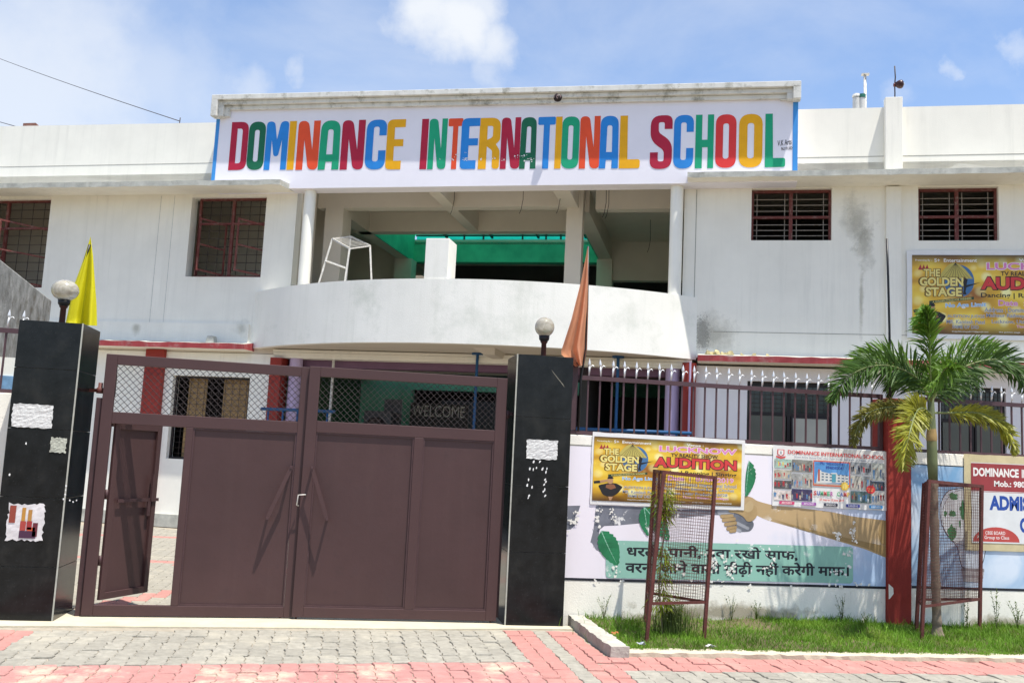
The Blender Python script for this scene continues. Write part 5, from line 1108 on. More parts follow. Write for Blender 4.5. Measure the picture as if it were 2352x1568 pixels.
b1 = Banner(G, x0_, x1_, tl.z, tr.z, bl.z, br.z, YW - .014, 'banner', 'golden dance audition banner on the boundary wall behind the sapling guard', 'banner', G((x0_ + x1_) / 2, YW, .9), margins=(.012, .022, .065, .06), seed=2)
golden(b1)
VB = WV - .02; p = bp(2096, 586, VB); q2 = bp(2352, 586, VB); pb = bp(2093, 764, VB)
w_ = (U(2352, 600, VB) - p[0]) * 396 / 256
b2 = Banner(B, (p[0] + pb[0]) / 2, (p[0] + pb[0]) / 2 + w_, p[1], p[1] + .0, pb[1] - .015, pb[1] - .015, VB - .02, 'banner', 'golden dance audition banner high on the school wall behind the palm', 'banner', B(4.3, WV, 4), TH, margins=(.03, .03, .06, .06), seed=3, wavy=.004)
golden(b2, True)
# summer camp banner
def P6(x, y): return gp(*m6(x, y), YW)
tl, tr, br, bl = P6(190, 207), P6(1215, 272), P6(1205, 798), P6(166, 750); x0_, x1_ = (tl.x + bl.x) / 2, (tr.x + br.x) / 2
b3 = Banner(G, x0_, x1_, tl.z, tr.z, bl.z, br.z, YW - .014, 'banner', 'white summer camp banner with a photo collage, left of the red post', 'banner', G((x0_ + x1_) / 2, YW, .9), seed=4)
T6 = lambda x, y: ((x - 178) / 1032, (y - (207 + (x - 190) * .0634)) / (545 - (x - 190) * .017))
b3.text("DOMINANCE INTERNATIONAL SCHOOL", .125, .965, .07, .135, pr_, .022); b3.text("Shivam Estate, Behind CHC, Near Duda Colony, Malhaur Road, Chinhat, Lucknow", .18, .905, .165, .195, psl, .008)
b3.poly('crest', pr_, [[(.035, .07), (.095, .07), (.095, .15), (.065, .19), (.035, .15)]]); b3.poly('crest', pw, [[(.043, .08), (.087, .08), (.087, .145), (.065, .175), (.043, .145)]]); b3.poly('crest', pgy, [[(.057, .10), (.073, .10), (.073, .15), (.057, .15)]]); b3.poly('crest_ribbon', pr_, [[(.025, .175), (.065, .20), (.105, .175), (.105, .20), (.065, .225), (.025, .20)]])
def photo(S0, S1, T0, T1, seed, back, kind='people', n=6, cols=None):
    r = random.Random(seed); b3.rect('photo', flat('photo_back_%d' % seed, back, .4, .45, 25), S0, S1, T0, T1); d = b3.dd()
    n = n + 3; cols = (cols or []) + [(.4, .03, .04), (.05, .06, .12), (.1, .22, .4), (.5, .4, .3), (.05, .05, .06), (.3, .3, .28)]
    if kind == 'people':
        for layer in range(2):
            for i in range(n):
                x = S0 + (S1 - S0) * (i + .5 + r.uniform(-.3, .3)) / n; w = (S1 - S0) / n * r.uniform(.3, .5); h = (T1 - T0) * r.uniform(.35, .72); bt = T1 - (T1 - T0) * r.uniform(.02, .30); c = r.choice(cols or [(.4, .03, .04), (.05, .06, .12), (.1, .25, .45), (.5, .4, .3), (.04, .04, .05)])
                if layer == 0:
                    q = MB(); q.poly(lambda a, b, c_: b3.at(a, b, c_), [[(x - w * .8, bt), (x - w * .6, bt - h * .45), (x - w, bt - h * .75), (x - w * .4, bt - h * .84), (x + w * .4, bt - h * .84), (x + w, bt - h * .7), (x + w * .6, bt - h * .4), (x + w * .9, bt), (x + w * .3, bt), (x, bt - h * .35), (x - w * .3, bt)]], d); q.build('photo_person_shape', flat('photo_cloth_%d' % int(sum(c) * 1000), c), b3.root)
                else:
                    q = MB(); q.poly(lambda a, b, c_: b3.at(a, b, c_), [[(x + w * .32 * math.cos(k * .785), bt - h * .90 + h * .09 * math.sin(k * .785)) for k in range(8)]], d); q.build('photo_person_shape', psk, b3.root)
            r = random.Random(seed); d = b3.dd()
def cell(xa, ya, xb, yb): a = T6(xa, ya); b_ = T6(xb, yb); return a[0], b_[0], a[1], b_[1]
ph = [((190, 332, 338, 420), 11, (.35, .50, .42), 4, [(.6, .1, .2), (.1, .4, .6), (.7, .5, .1)]), ((190, 428, 340, 515), 12, (.45, .42, .34), 5, [(.5, .04, .05), (.12, .3, .15), (.5, .04, .05)]), ((190, 523, 340, 606), 13, (.10, .10, .10), 3, [(.75, .75, .75), (.3, .05, .08)]), ((190, 614, 340, 708), 14, (.70, .62, .58), 2, [(.5, .1, .08), (.6, .45, .35)]),
      ((343, 338, 527, 458), 15, (.22, .22, .2), 8, None), ((343, 464, 433, 595), 16, (.35, .35, .34), 3, [(.04, .05, .10), (.2, .35, .5)]), ((438, 466, 527, 598), 17, (.42, .42, .38), 2, [(.04, .05, .10)]), ((343, 603, 527, 714), 18, (.06, .05, .12), 6, [(.7, .7, .72), (.25, .04, .15)]),
      ((868, 362, 1054, 480), 19, (.30, .32, .34), 7, [(.3, .04, .05), (.03, .03, .04)]), ((868, 484, 962, 612), 20, (.50, .48, .42), 4, [(.5, .04, .06), (.6, .5, .45)]), ((967, 490, 1056, 616), 21, (.32, .34, .34), 2, [(.03, .04, .08)]), ((870, 622, 1056, 734), 22, (.10, .16, .16), 6, [(.7, .7, .7), (.25, .15, .08)]),
      ((1062, 370, 1178, 530), 23, (.45, .47, .42), 2, [(.10, .16, .28), (.05, .06, .08)]), ((1062, 536, 1178, 622), 24, (.05, .07, .10), 5, [(.12, .16, .2)]), ((1062, 628, 1178, 738), 25, (.62, .60, .55), 2, [(.72, .70, .68), (.12, .03, .04)])]
for box_, sd_, bk_, n_, cl_ in ph: photo(*cell(*box_), sd_, bk_, 'people', n_, cl_)
b3.rect('picture_frame', flat('print_vermilion', (.60, .12, .06)), *cell(533, 345, 863, 590)); b3.rect('picture_sky', flat('print_sky', (.10, .28, .58), .4, .4, 12), *cell(541, 356, 855, 578)); b3.rect('picture_ground', flat('print_ground', (.40, .38, .34), .4, .3, 20), *cell(541, 548, 855, 578))
pwall = flat('print_building', (.62, .62, .60)); pwin = flat('print_windows', (.10, .16, .22))
def pq(pts): return [T6(*p) for p in pts]
b3.poly('picture_building', pwall, [pq([(578, 430), (605, 438), (605, 448), (690, 468), (690, 460), (745, 460), (745, 472), (850, 488), (850, 550), (560, 552)])]); b3.poly('picture_building', flat('print_brick', (.40, .08, .05)), [pq([(576, 425), (592, 430), (592, 535), (576, 535)])])
for r_i in range(3):
    for c_i in range(7): x = 608 + c_i * 36; y = 462 + r_i * 26 + c_i * 3; b3.poly('picture_window', pwin, [pq([(x, y), (x + 20, y + 1), (x + 20, y + 13), (x, y + 12)])])
b3.poly('picture_door', flat('print_teal', (.08, .30, .38)), [pq([(700, 470), (735, 470), (735, 545), (700, 545)])])
b3.text("Ph.: 9455520134", .405, .605, .235, .285, pnv, .02); b3.text("8948583041", .452, .605, .302, .352, pnv, .02)
sun_c = T6(815, 580); b3.poly('sun_emblem', flat('print_sun', (.75, .50, .06)), [[(sun_c[0] + (.042 if k % 2 else .028) * math.cos(k * math.pi / 12), sun_c[1] + (.085 if k % 2 else .058) * math.sin(k * math.pi / 12)) for k in range(24)]])
b3.poly('sun_emblem', flat('print_sun_centre', (.80, .62, .18)), [[(sun_c[0] + .02 * math.cos(k * math.pi / 8), sun_c[1] + .042 * math.sin(k * math.pi / 8)) for k in range(16)]])
cc = [(.65, .1, .1), (.08, .12, .4), (.1, .4, .2), (.65, .1, .1), (.1, .4, .2), (.5, .15, .4), None, (.1, .4, .2), (.08, .12, .4), (.65, .1, .1), (.7, .45, .1)]
for k, ch_ in enumerate("SUMMER CAMP"):
    if ch_ == ' ': continue
    a = .350 + k * .0288; b3.text(ch_, a, a + .024, .725, .80, flat('print_letter_%d' % k, cc[k]), .04)
b3.text("27 may to 15 June 2019", .40, .61, .845, .895, pr_, .02)
st = T6(1050, 610); b3.poly('offer_star', pr_, [[(st[0] + (.044 if k % 2 else .036) * math.cos(k * math.pi / 14), st[1] + (.078 if k % 2 else .064) * math.sin(k * math.pi / 14)) for k in range(28)]]); b3.text("Registration", st[0] - .026, st[0] + .026, st[1] - .025, st[1] - .002, pgd, 0); b3.text("Fee 200/-", st[0] - .02, st[0] + .02, st[1] + .008, st[1] + .03, pgd, 0)
for (s0, s1, t, w, c) in ((.055, .185, "ARCHERY", 0, (.60, .06, .16)), (.245, .372, "ART & CRAFT", 0, (.38, .12, .42)), (.437, .558, "SINGING", 0, (.04, .04, .07)), (.63, .752, "DANCING", 0, (.06, .07, .32)), (.832, .952, "KARATE", 0, (.05, .28, .60))):
    b3.poly('caption_tag', flat('tag_%s' % t.lower().replace(' & ', '_'), c), [rp([(s0, .92, .012), (s1, .92, .012), (s1, .972, .012), (s0, .972, .012)], 3)]); b3.text(t, s0 + .02, s1 - .02, .93, .962, pw, .012)
# admission banner, cut by the right edge of the picture
def PB(x, y): return gp(*P8(x, y), YW)
tl, bl, bl2 = PB(700, 265), PB(705, 1100), PB(1261, 1095); x0_ = PB(702, 600).x; x1_ = x0_ + (PB(1261, 600).x - x0_) * 2.1; zt_ = PB(1000, 285).z; zb_ = PB(1000, 1095).z
b4 = Banner(G, x0_, x1_, PB(702, 265).z, PB(702, 265).z + .01, PB(702, 1100).z, PB(702, 1100).z + .01, YW - .016, 'banner', 'maroon and white admission banner right of the palm on the boundary wall', 'banner', G(8, YW, .9), margins=(.06, .03, .10, .095), seed=6, rim=mat('tan_vinyl', (.58, .50, .30), .5, .15, 5, .2, 12))
mar = flat('print_maroon', (.30, .045, .05))
b4.rect('printed_field', flat('print_offwhite', (.68, .70, .70)), 0, 1, 0, 1); b4.rect('printed_header', mar, 0, 1, .008, .355); b4.rect('header_rule', mar, 0, 1, .362, .368)
Sx = lambda x: (PB(x, 600).x - x0_) / (x1_ - x0_); 
ztop = PB(702, 265).z; hh = ztop - PB(702, 1100).z
Tz = lambda x, y: (ztop - PB(x, y).z) / hh
b4.text("DOMINANCE", Sx(724), Sx(1198), Tz(960, 330), Tz(960, 420), pw, .04); b4.text("INTERNATIONAL", Sx(1230), Sx(1230) + .38, Tz(960, 330), Tz(960, 420), pw, .04)
b4.text("Mob.: 980", Sx(940), Sx(1262), Tz(1100, 465), Tz(1100, 528), pw, .03)
pb_ = flat('print_royal_blue', (.02, .07, .33)); b4.text("ADMISSION", Sx(888), Sx(888) + .62, Tz(1050, 617), Tz(1050, 772), pb_, .05); b4.text("OPEN", Sx(1200), Sx(1200) + .27, Tz(1230, 845), Tz(1230, 1005), pb_, .05)
ec = (Sx(955), Tz(955, 1095)); b4.poly('printed_half_disc', flat('print_brick_red', (.48, .07, .06)), [[(ec[0] + (Sx(1195) - Sx(955)) * math.cos(k * math.pi / 16), ec[1] - (Tz(955, 1095) - Tz(955, 942)) * math.sin(k * math.pi / 16)) for k in range(17)]])
b4.text("CBSE BOARD", Sx(842), Sx(1048), Tz(950, 985), Tz(950, 1020), pw, .01); b4.text("Play Group to Class", Sx(755), Sx(1088), Tz(950, 1032), Tz(950, 1078), pw, .01)

# ------------------------------------------------------------------ fence on the wall
def fence(xa, xb, label, step=.1275, first=.02, endpost=True, spikes=True, zoff=0.):
    YF = YW + .055; t = thing('iron_fence', label, 'fence', G((xa + xb) / 2, YF, WT), 0, 'iron fences with silver spikes on the boundary wall')
    zb, zt = WT + .045 + zoff, 2.47 + zoff
    m = MB(); m.box(G, xa, xb, YF - .02, YF + .02, zb - .035, zb); m.build('rail', fence_paint, t); m = MB(); m.box(G, xa, xb, YF - .02, YF + .02, zt - .022, zt + .022); m.build('rail', fence_paint, t)
    if endpost: m = MB(); m.box(G, xb - .04, xb, YF - .0202, YF + .0202, zb + .001, zt - .023); m.build('post', fence_paint, t)
    bar = MB(); bar.box(G, -.008, .008, -.008, .008, 0, zt - zb - .024); bm_ = mesh_of(bar, 'bar', fence_paint)
    sp = MB(); sp.tube([(0, 0, 0), (0, 0, .10)], .0075, 6); sp.lathe((0, 0, .10), [(.007, 0), (.015, .022), (.011, .045), (.0, .085)], 6, smooth=False)
    sp.tube([(.004, -.004, .02), (.008, -.006, .075), (.018, -.006, .103), (.034, -.006, .112), (.048, -.006, .104), (.05, -.006, .092)], [.006, .006, .0055, .005, .0045, .003], 5)
    sm_ = mesh_of(sp, 'spike', silver)
    x = xa + first; k = 0
    while x < xb - .02:
        place('bar', bm_, t, Matrix.Translation((x, YF, zb + .001)))
        if spikes: place('spike', sm_, t, Matrix.Translation((x + .004, YF, zt + .022)) @ Matrix.Rotation(random.gauss(0, .03), 4, 'Y'))
        x += step; k += 1
fence(2.19, 5.72, 'maroon iron fence with silver spikes on the wall left of the red post', first=.345 - .255)
fence(6.10, 9.4, 'maroon iron fence with silver spikes behind the palm, right of the red post', first=.05, endpost=False)
fence(-6.5, -2.99, 'maroon iron fence with silver spikes left of the left black pillar', first=.065, endpost=False, zoff=.10)
mb = MB(); mb.box(G, 2.19, 2.29, YW + .02, YW + .10, WT + .05, 2.62); mb.build('fence_post', fence_paint, base=G(2.24, YW, WT), label='maroon steel post against the right side of the right black pillar', cat='post')

# ------------------------------------------------------------------ black granite pillars
def pillar(x0, x1, y0, y1, z1, label, slabs, chamfer=None):
    t = thing('gate_pillar', label, 'pillar', G((x0 + x1) / 2, y0, 0), 0, 'black granite pillars beside the gate')
    m = MB(); m.box(G, x0 + .02, x1 - .02, y0 + .02, y1 - .02, 0, z1 - .02); m.build('core', granite_edge, t)
    zs = [0] + slabs + [z1]
    for a, b in zip(zs[:-1], zs[1:]):
        g = .0015
        q = MB(); q.box(G, x0, x1 - .012, y0, y0 + .018, a + g, b - g); q.build('granite_slab', granite, t, bevel=.002)
        q = MB(); q.box(G, x1 - .018, x1, y0 + .001, y1, a + g, b - g); q.build('granite_slab', granite, t, bevel=.002)
        q = MB(); q.box(G, x0, x0 + .018, y0 + .0185, y1, a + g, b - g); q.build('granite_slab', granite, t, bevel=.002)
    q = MB(); q.box(G, x0 + .018, x1 - .018, y0 + .018, y1, z1 - .03, z1 - .001); q.build('granite_cap', granite, t)
    return t
lp_ = pillar(-2.985, -2.44, 9.07, 9.66, 2.63, 'black granite gate pillar left of the gate with torn notices', [.46, 1.06, 1.66, 2.2])
q = MB(); q.box(G, -2.453, -2.4395, 9.0695, 9.0700, 0, 2.63); q.build('pale_slab_edge', granite_edge, lp_)
rp_ = pillar(1.603, 2.185, 9.31, 9.86, 2.645, 'black granite gate pillar right of the gate with a torn white notice', [.70, 1.35, 2.02])
q = MB(); q.box(G, 1.6025, 1.6165, 9.3095, 9.3100, 0, 2.645); q.build('pale_slab_edge', granite_edge, rp_)
def notice(xa, ya, xb, yb, Y, label, name='torn_notice', m=paper_m, seed=1, jag=.006, rough=.004, parts=None):
    a = gp(xa, ya, Y); b_ = gp(xb, yb, Y); x0, x1, z1, z0 = a.x, b_.x, a.z, b_.z; r = random.Random(seed); n = 12; vs = []
    for j in range(n + 1):
        for i in range(n + 1):
            e = (r.uniform(-jag, jag), r.uniform(-jag, jag)) if i in (0, n) or j in (0, n) else (0, 0); vs.append(G(x0 + (x1 - x0) * i / n + e[0], Y - .003 - r.random() * rough, z0 + (z1 - z0) * j / n + e[1]))
    q = MB(); q.add(vs, [(j * (n + 1) + i, j * (n + 1) + i + 1, (j + 1) * (n + 1) + i + 1, (j + 1) * (n + 1) + i) for j in range(n) for i in range(n)]); return q.build(name, m, base=G((x0 + x1) / 2, Y, z0), label=label, cat='notice', solid=.001)
notice(31, 926, 118, 984, 9.07, 'crumpled white paper notice on the left black pillar', seed=2)
notice(118, 1004, 150, 1040, 9.07, 'small torn greenish paper scrap on the left black pillar', m=mat('old_paper', (.42, .43, .36), .85, .3, 12, .5, 30), seed=3, rough=.004)
n3 = notice(22, 1155, 96, 1241, 9.07, 'torn colour flyer with bottles low on the left black pillar', m=mat('glossy_flyer', (.62, .60, .60), .5, .2, 9), seed=4, rough=.002, jag=.012)
for (xa, ya, xb, yb, c) in ((24, 1160, 34, 1200, (.25, .05, .03)), (47, 1196, 58, 1218, (.35, .05, .04)), (62, 1196, 72, 1216, (.3, .03, .03)), (52, 1165, 57, 1196, (.45, .22, .04)), (66, 1170, 72, 1196, (.4, .2, .05)), (76, 1200, 84, 1232, (.12, .02, .03)), (44, 1218, 80, 1236, (.06, .02, .05)), (62, 1210, 80, 1219, (.5, .08, .03))):
    a = gp(xa, ya, 9.063); b_ = gp(xb, yb, 9.063); q = MB(); q.box(G, a.x, b_.x, 9.0625, 9.0635, b_.z, a.z); q.build('flyer_print', flat('flyer_%d' % (xa * 7 + ya), c), n3)
notice(1210, 1008, 1279, 1056, 9.31, 'crumpled white paper notice on the right black pillar', seed=5)
pp = mat('glue_white', (.72, .72, .70), .8, .2, 20); q = MB(); r = random.Random(12)
for (x, y) in ((1217, 1076), (1225, 1077), (1232, 1074), (1246, 1076), (1256, 1076), (1254, 1084), (1214, 1101), (1252, 1101), (1254, 1106), (1211, 1114), (1222, 1118), (1250, 1112), (1251, 1124), (1215, 1138), (1252, 1138), (1248, 1128), (1213, 1143), (1226, 1060), (1240, 1060)):
    c = gp(x, y, 9.31); rx, rz = r.uniform(.006, .011), r.uniform(.009, .018); q.poly(lambda a, b, d: G(a, d, b), [[(c.x + rx * (1 + r.uniform(-.3, .3)) * math.cos(k), c.z + rz * (1 + r.uniform(-.3, .3)) * math.sin(k) + .6 * rx * math.cos(k)) for k in (0, .9, 1.8, 2.7, 3.6, 4.5, 5.4)]], 9.3085)
q.build('glue_marks', pp, rp_, kind='stuff')
q = MB(); r = random.Random(13)
for (x, y) in ((152, 1115), (151, 1125), (146, 1146), (160, 1148), (168, 1152), (22, 1090), (60, 1018), (176, 1148), (150, 1135)):
    c = gp(x, y, 9.07); rx, rz = r.uniform(.005, .014), r.uniform(.005, .014); q.poly(lambda a, b, d: G(a, d, b), [[(c.x + rx * (1 + r.uniform(-.5, .5)) * math.cos(k), c.z + rz * (1 + r.uniform(-.5, .5)) * math.sin(k)) for k in (0, .9, 1.8, 2.7, 3.6, 4.5, 5.4)]], 9.0685)
q.build('glue_marks', pp, lp_, kind='stuff')
q = MB(); a = gp(1266, 848, 9.31); b_ = gp(1297, 890, 9.31); q.poly(lambda a, b, d: G(a, d, b), [[(a.x, a.z), (a.x + .02, a.z - .03), (b_.x, b_.z), (b_.x - .015, b_.z + .03)]], 9.3088); q.build('scratch', mat('scratch', (.20, .19, .15), .8, .3, 30), rp_)
# globe lamps on the pillars
globe_m = tex_custom('acrylic_globe', lambda nt, b: None)
def _gl(nt, b):
    N = nt.nodes.new; L = nt.links.new; tc = N("ShaderNodeTexCoord"); n = N("ShaderNodeTexNoise"); n.inputs['Scale'].default_value = 9; n.inputs['Detail'].default_value = 6; n.inputs['Distortion'].default_value = 2; L(tc.outputs['Object'], n.inputs[0])
    rr = N("ShaderNodeValToRGB"); L(n.outputs[0], rr.inputs[0]); e = rr.color_ramp.elements; e[0].position = .38; e[0].color = (.50, .45, .34, 1); e[1].position = .62; e[1].color = (.74, .71, .62, 1); L(rr.outputs[0], b.inputs['Base Color'])
    b.inputs['Roughness'].default_value = .12; b.inputs['Transmission Weight'].default_value = .55; b.inputs['IOR'].default_value = 1.2; b.inputs['Coat Weight'].default_value = .5
_gl(globe_m.node_tree, globe_m.node_tree.nodes['Principled BSDF'])
def lamp(x, Y, z0, zc, rad, squash, label):
    t = thing('globe_lamp', label, 'lamp', G(x, Y, z0), 0, 'globe lamps on the gate pillars')
    m = MB(); m.lathe(G(x, Y, 0), [(.028, z0 - .01), (.026, zc - rad * squash - .07), (.036, zc - rad * squash - .06), (.038, zc - rad * squash - .05)], 14); m.build('stem', mat('lamp_stem_maroon', (.06, .018, .015), .45, .2, 9), t)
    m = MB(); m.lathe(G(x, Y, 0), [(.036, zc - rad * squash - .049), (.052, zc - rad * squash - .03), (.056, zc - rad * squash + .012), (.03, zc - rad * squash + .014)], 18); m.build('collar', rubber_blk, t)
    m = MB(); m.lathe(G(x, Y, zc), [(rad * math.sin(k * math.pi / 16), -rad * squash * math.cos(k * math.pi / 16)) for k in range(1, 17)], 28); m.build('globe', globe_m, t)
a = gp(150, 667, 9.38); lamp(a.x, 9.38, 2.62, gp(150, 667, 9.38).z, .122, .82, 'frosted globe lamp on the left black pillar, slightly flattened')
a = gp(1251, 751, 9.55); lamp(a.x, 9.55, 2.62, a.z, .102, 1.0, 'clear round globe lamp on the right black pillar')
# pennants
def flag(outl, Y, m, label, folds, pole, poleY, seed=1):
    a = gp(*pole[0], poleY); b_ = gp(*pole[-1], poleY); t = thing('pennant', label, 'flag', G(b_.x, poleY, b_.z), 0)
    q = MB(); q.tube([gp(x, y, poleY) for x, y in pole], .012, 8); q.build('pole', rubber_blk, t)
    top, L_, R_ = outl; n, k = 26, 20; vs = []   # L_, R_: edge polylines from top to bottom
    def along(pl, s):
        s *= len(pl) - 1; i = min(int(s), len(pl) - 2); f = s - i; return Vector(pl[i]).lerp(Vector(pl[i + 1]), f)
    for j in range(n + 1):
        l = along([top] + L_, j / n); r_e = along([top] + R_, j / n)
        for i in range(k + 1):
            s = i / k; p = l.lerp(r_e, s); w = j / n; dpt = w * folds * (math.sin(s * 6.3 * 1.5 + seed + w * 1.2) + .5 * math.sin(s * 17 + w * 3 + seed)) ; vs.append(gp(p.x, p.y, Y + dpt))
    q = MB(); q.add(vs, [(j * (k + 1) + i, j * (k + 1) + i + 1, (j + 1) * (k + 1) + i + 1, (j + 1) * (k + 1) + i) for j in range(n) for i in range(k)], 0, True); q.build('cloth', m, t)
flag(((208, 543), [(190, 600), (168, 660), (150, 745), (152, 745)], [(214, 590), (219, 660), (222, 700), (223, 748)]), 9.72, flagY, 'yellow pennant flag behind the left black pillar', .08, [(206, 562), (197, 590), (172, 680), (160, 742)], 9.72, 2)
flag(((1350, 566), [(1336, 640), (1312, 735), (1287, 812), (1322, 842)], [(1351, 640), (1350, 720), (1349, 790), (1342, 838)]), 9.45, flagO, 'orange satin pennant flag beside the right black pillar', .085, [(1351, 566), (1349, 700), (1346, 800), (1334, 870), (1328, 990)], 9.50, 4)
# thin black pole rising from the red post
mb = MB(); mb.tube([gp(2045, 935, YW - .07), gp(2043, 760, YW - .07), gp(2040, 640, YW - .07), gp(2037, 548, YW - .07)], [.014, .013, .013, .012], 8)
mb.build('bare_flag_pole', rubber_blk, base=gp(2045, 935, YW - .07), label='thin black bare pole rising from the red post against the school wall', cat='pole')

# ------------------------------------------------------------------ the gate
def leafF(o, yaw): ca, sa = math.cos(yaw), math.sin(yaw); return lambda a, b, c: G(o[0] + ca * a - sa * b, o[1] + sa * a + ca * b, c)
def gate_leaf(F, w, z0, z1, label, base, yaw, wicket, panels, lattice):
    t = thing('gate_leaf', label, 'gate', base, yaw, 'leaves of the maroon steel gate'); d = .05
    st = .105 if not wicket else .10
    def fr(a0, a1, c0, c1, nm='frame', dd=(0, d)): q = MB(); q.box(F, a0, a1, dd[0], dd[1], c0, c1); q.build(nm, gate_paint, t, bevel=.004)
    fr(0, st, z0, z1); fr(w - st, w, z0, z1); fr(st, w - st, z1 - .095, z1); fr(st, w - st, z0, z0 + .095)
    zm = lattice[0]; fr(st, w - st, zm - .11, zm)
    # crossed wires of the upper panel
    la, lb, lc, ld = st, w - st, zm, z1 - .095; sp = .062; q = MB(); Hh = ld - lc
    for sg in (1, -1):
        n = int((lb - la + Hh) / sp) + 2
        for k in range(-1, n):
            a = la + k * sp + (0 if sg > 0 else 0); pts = []
            x_s, x_e = (a - Hh, a) if sg > 0 else (a, a - Hh)
            # line from (x_s, lc) to (x_e, ld), clipped
            t0, t1 = 0., 1.; dx = x_e - x_s
            if dx > 0: t0 = max(t0, (la - x_s) / dx); t1 = min(t1, (lb - x_s) / dx)
            else: t0 = max(t0, (lb - x_s) / dx); t1 = min(t1, (la - x_s) / dx)
            if t1 - t0 < .02: continue
            nn = max(2, int((t1 - t0) * Hh / .031))
            pp_ = []
            for i in range(nn + 1):
                tt = t0 + (t1 - t0) * i / nn; xx = x_s + dx * tt; pp_.append(F(xx, d * .5 + sg * .003 + .0022 * math.cos(tt * Hh / .062 * 6.283), lc + Hh * tt))
            q.tube(pp_, .0032, 4, cap=False)
    q.build('wire_lattice', wire_m, t)
    for (a0, a1, c0, c1) in panels:
        q = MB(); q.box(F, a0 + .001, a1 - .001, .022, .028, c0 + .001, c1 - .001); q.build('sheet_panel', gate_sheet, t)
        for (p0, p1, q0, q1) in ((a0, a1, c1 - .014, c1), (a0, a1, c0, c0 + .014), (a0, a0 + .014, c0 + .0142, c1 - .0142), (a1 - .014, a1, c0 + .0142, c1 - .0142)):
            q = MB(); q.box(F, p0, p1, .008, .0215, q0, q1); q.build('weld_bead', gate_dk, t)
    return t, fr
# right leaf
YR = 9.40; xr0, xr1 = -.42, 1.535; FR = leafF((xr0, YR), 0); wR = xr1 - xr0; zR0, zR1 = .022, 2.40
xdv0, xdv1 = gp(940, 1200, YR).x - xr0, gp(962, 1200, YR).x - xr0; zlat = gp(950, 978, YR).z; zl0 = gp(950, 994, YR).z
gr, fr_ = gate_leaf(FR, wR, zR0, zR1, 'right leaf of the maroon steel gate, two sheet panels under a wire lattice', G(xr1, YR, 0), 0, False, [(.106, xdv0, zR0 + .096, zlat - .111), (xdv1, wR - .106, zR0 + .096, zlat - .111)], (zlat,))
fr_(xdv0 + .0005, xdv1 - .0005, zR0 + .0955, zlat - .1105)
q = MB(); q.box(FR, wR - .04, wR + .03, .06, .11, .05, 2.05); q.build('stiffener', gate_dk, gr)
# left leaf, slightly open
yl = R(3.7); wL = 1.885; xl1 = gp(706, 1000, 9.44).x; o = (xl1 - wL * math.cos(yl), 9.44 - wL * math.sin(yl)); FL = leafF(o, yl)
def onL(x, y):                                      # picture direction -> (a, z) on the left leaf
    d = ray(x, y); n = Vector((-math.sin(yl), math.cos(yl), 0)); t = (Vector((o[0], o[1], 0)) - C0).dot(n) / d.dot(n); p_ = C0 + d * t; return (p_ - Vector((o[0], o[1], 0))).dot(Vector((math.cos(yl), math.sin(yl), 0))), p_.z
zL1 = onL(470, 827)[1]; zlL = onL(460, 956)[1]; aw = onL(408, 1200)[0]; aw2 = onL(425, 1200)[0]; zw = onL(330, 968)[1]
print('left leaf', o, zL1, zlL, aw, zw, onL(228, 810), onL(155, 1412), onL(240, 960), onL(660, 1418))
zL0 = .012
gl, fl_ = gate_leaf(FL, wL, zL0, zL1, 'left leaf of the maroon steel gate with an open wicket door', G(o[0], o[1], 0), yl, True, [(aw2, wL - .101, zL0 + .096, zlL - .111)], (zlL,))
fl_(aw, aw2 - .0005, zL0 + .0955, zlL - .1105)
# wicket door, swung towards the courtyard side, hinged near the pillar
hx = .105; wd = aw - hx - .01; ang = R(58)
hp = FL(hx + .02, .055, 0); FD = leafF((hp.x, hp.y), yl + ang)
za, zb_ = zL0 + .13, zw - .02
q = MB(); q.box(FD, .0, wd, .004, .010, za, zb_); wk = q.build('wicket_door', gate_paint, gl)
for (a0, a1, c0, c1) in ((0, .06, za, zb_), (wd - .06, wd, za, zb_), (.06, wd - .06, zb_ - .06, zb_), (.06, wd - .06, za, za + .06)):
    q = MB(); q.box(FD, a0, a1, -.02, .0035, c0, c1); q.build('door_frame', gate_paint, wk, bevel=.003)
q = MB(); q.box(FD, .10, wd + .02, -.034, -.021, 1.02, 1.05); q.build('door_bolt', gate_dk, wk)
q = MB(); q.box(FD, wd - .10, wd - .085, -.045, -.021, 1.02, 1.28); q.build('door_handle', gate_dk, wk); q = MB(); q.box(FD, wd - .13, wd - .09, -.034, -.021, .88, 1.018); q.build('lock_plate', gate_dk, wk)
for z in (.45, 1.05, 1.72): q = MB(); q.tube([FL(hx + .005, .06, z), FL(hx + .005, .06, z + .09)], .016, 8); q.build('hinge', gate_dk, gl)
# pivot tube and hinges by the pillars
q = MB(); q.box(FL, -.055, -.005, .03, .08, .0, 1.98); q.build('pivot_tube', gate_dk, gl, bevel=.004)
for z in (2.02,):
    q = MB(); q.lathe(FL(-.035, .06, z), [(.0, 0), (.032, .001), (.032, .05), (.02, .055), (.02, .10), (.0, .101)], 12); q.build('hinge', iron_rust, gl)
    q = MB(); q.beam(FL(-.035, .06, z + .03), G(-2.44, 9.50, z + .03), .03, .03, up=(0, 0, 1)); q.build('hinge_arm', iron_rust, gl)
q = MB(); q.lathe(FR(wR + .02, .06, 2.0), [(.0, 0), (.03, .001), (.03, .08), (.0, .081)], 12); q.build('hinge', gate_dk, gr); q = MB(); q.beam(FR(wR + .02, .06, 2.05), G(1.61, 9.47, 2.05), .035, .03, up=(0, 0, 1)); q.build('hinge_arm', gate_dk, gr)
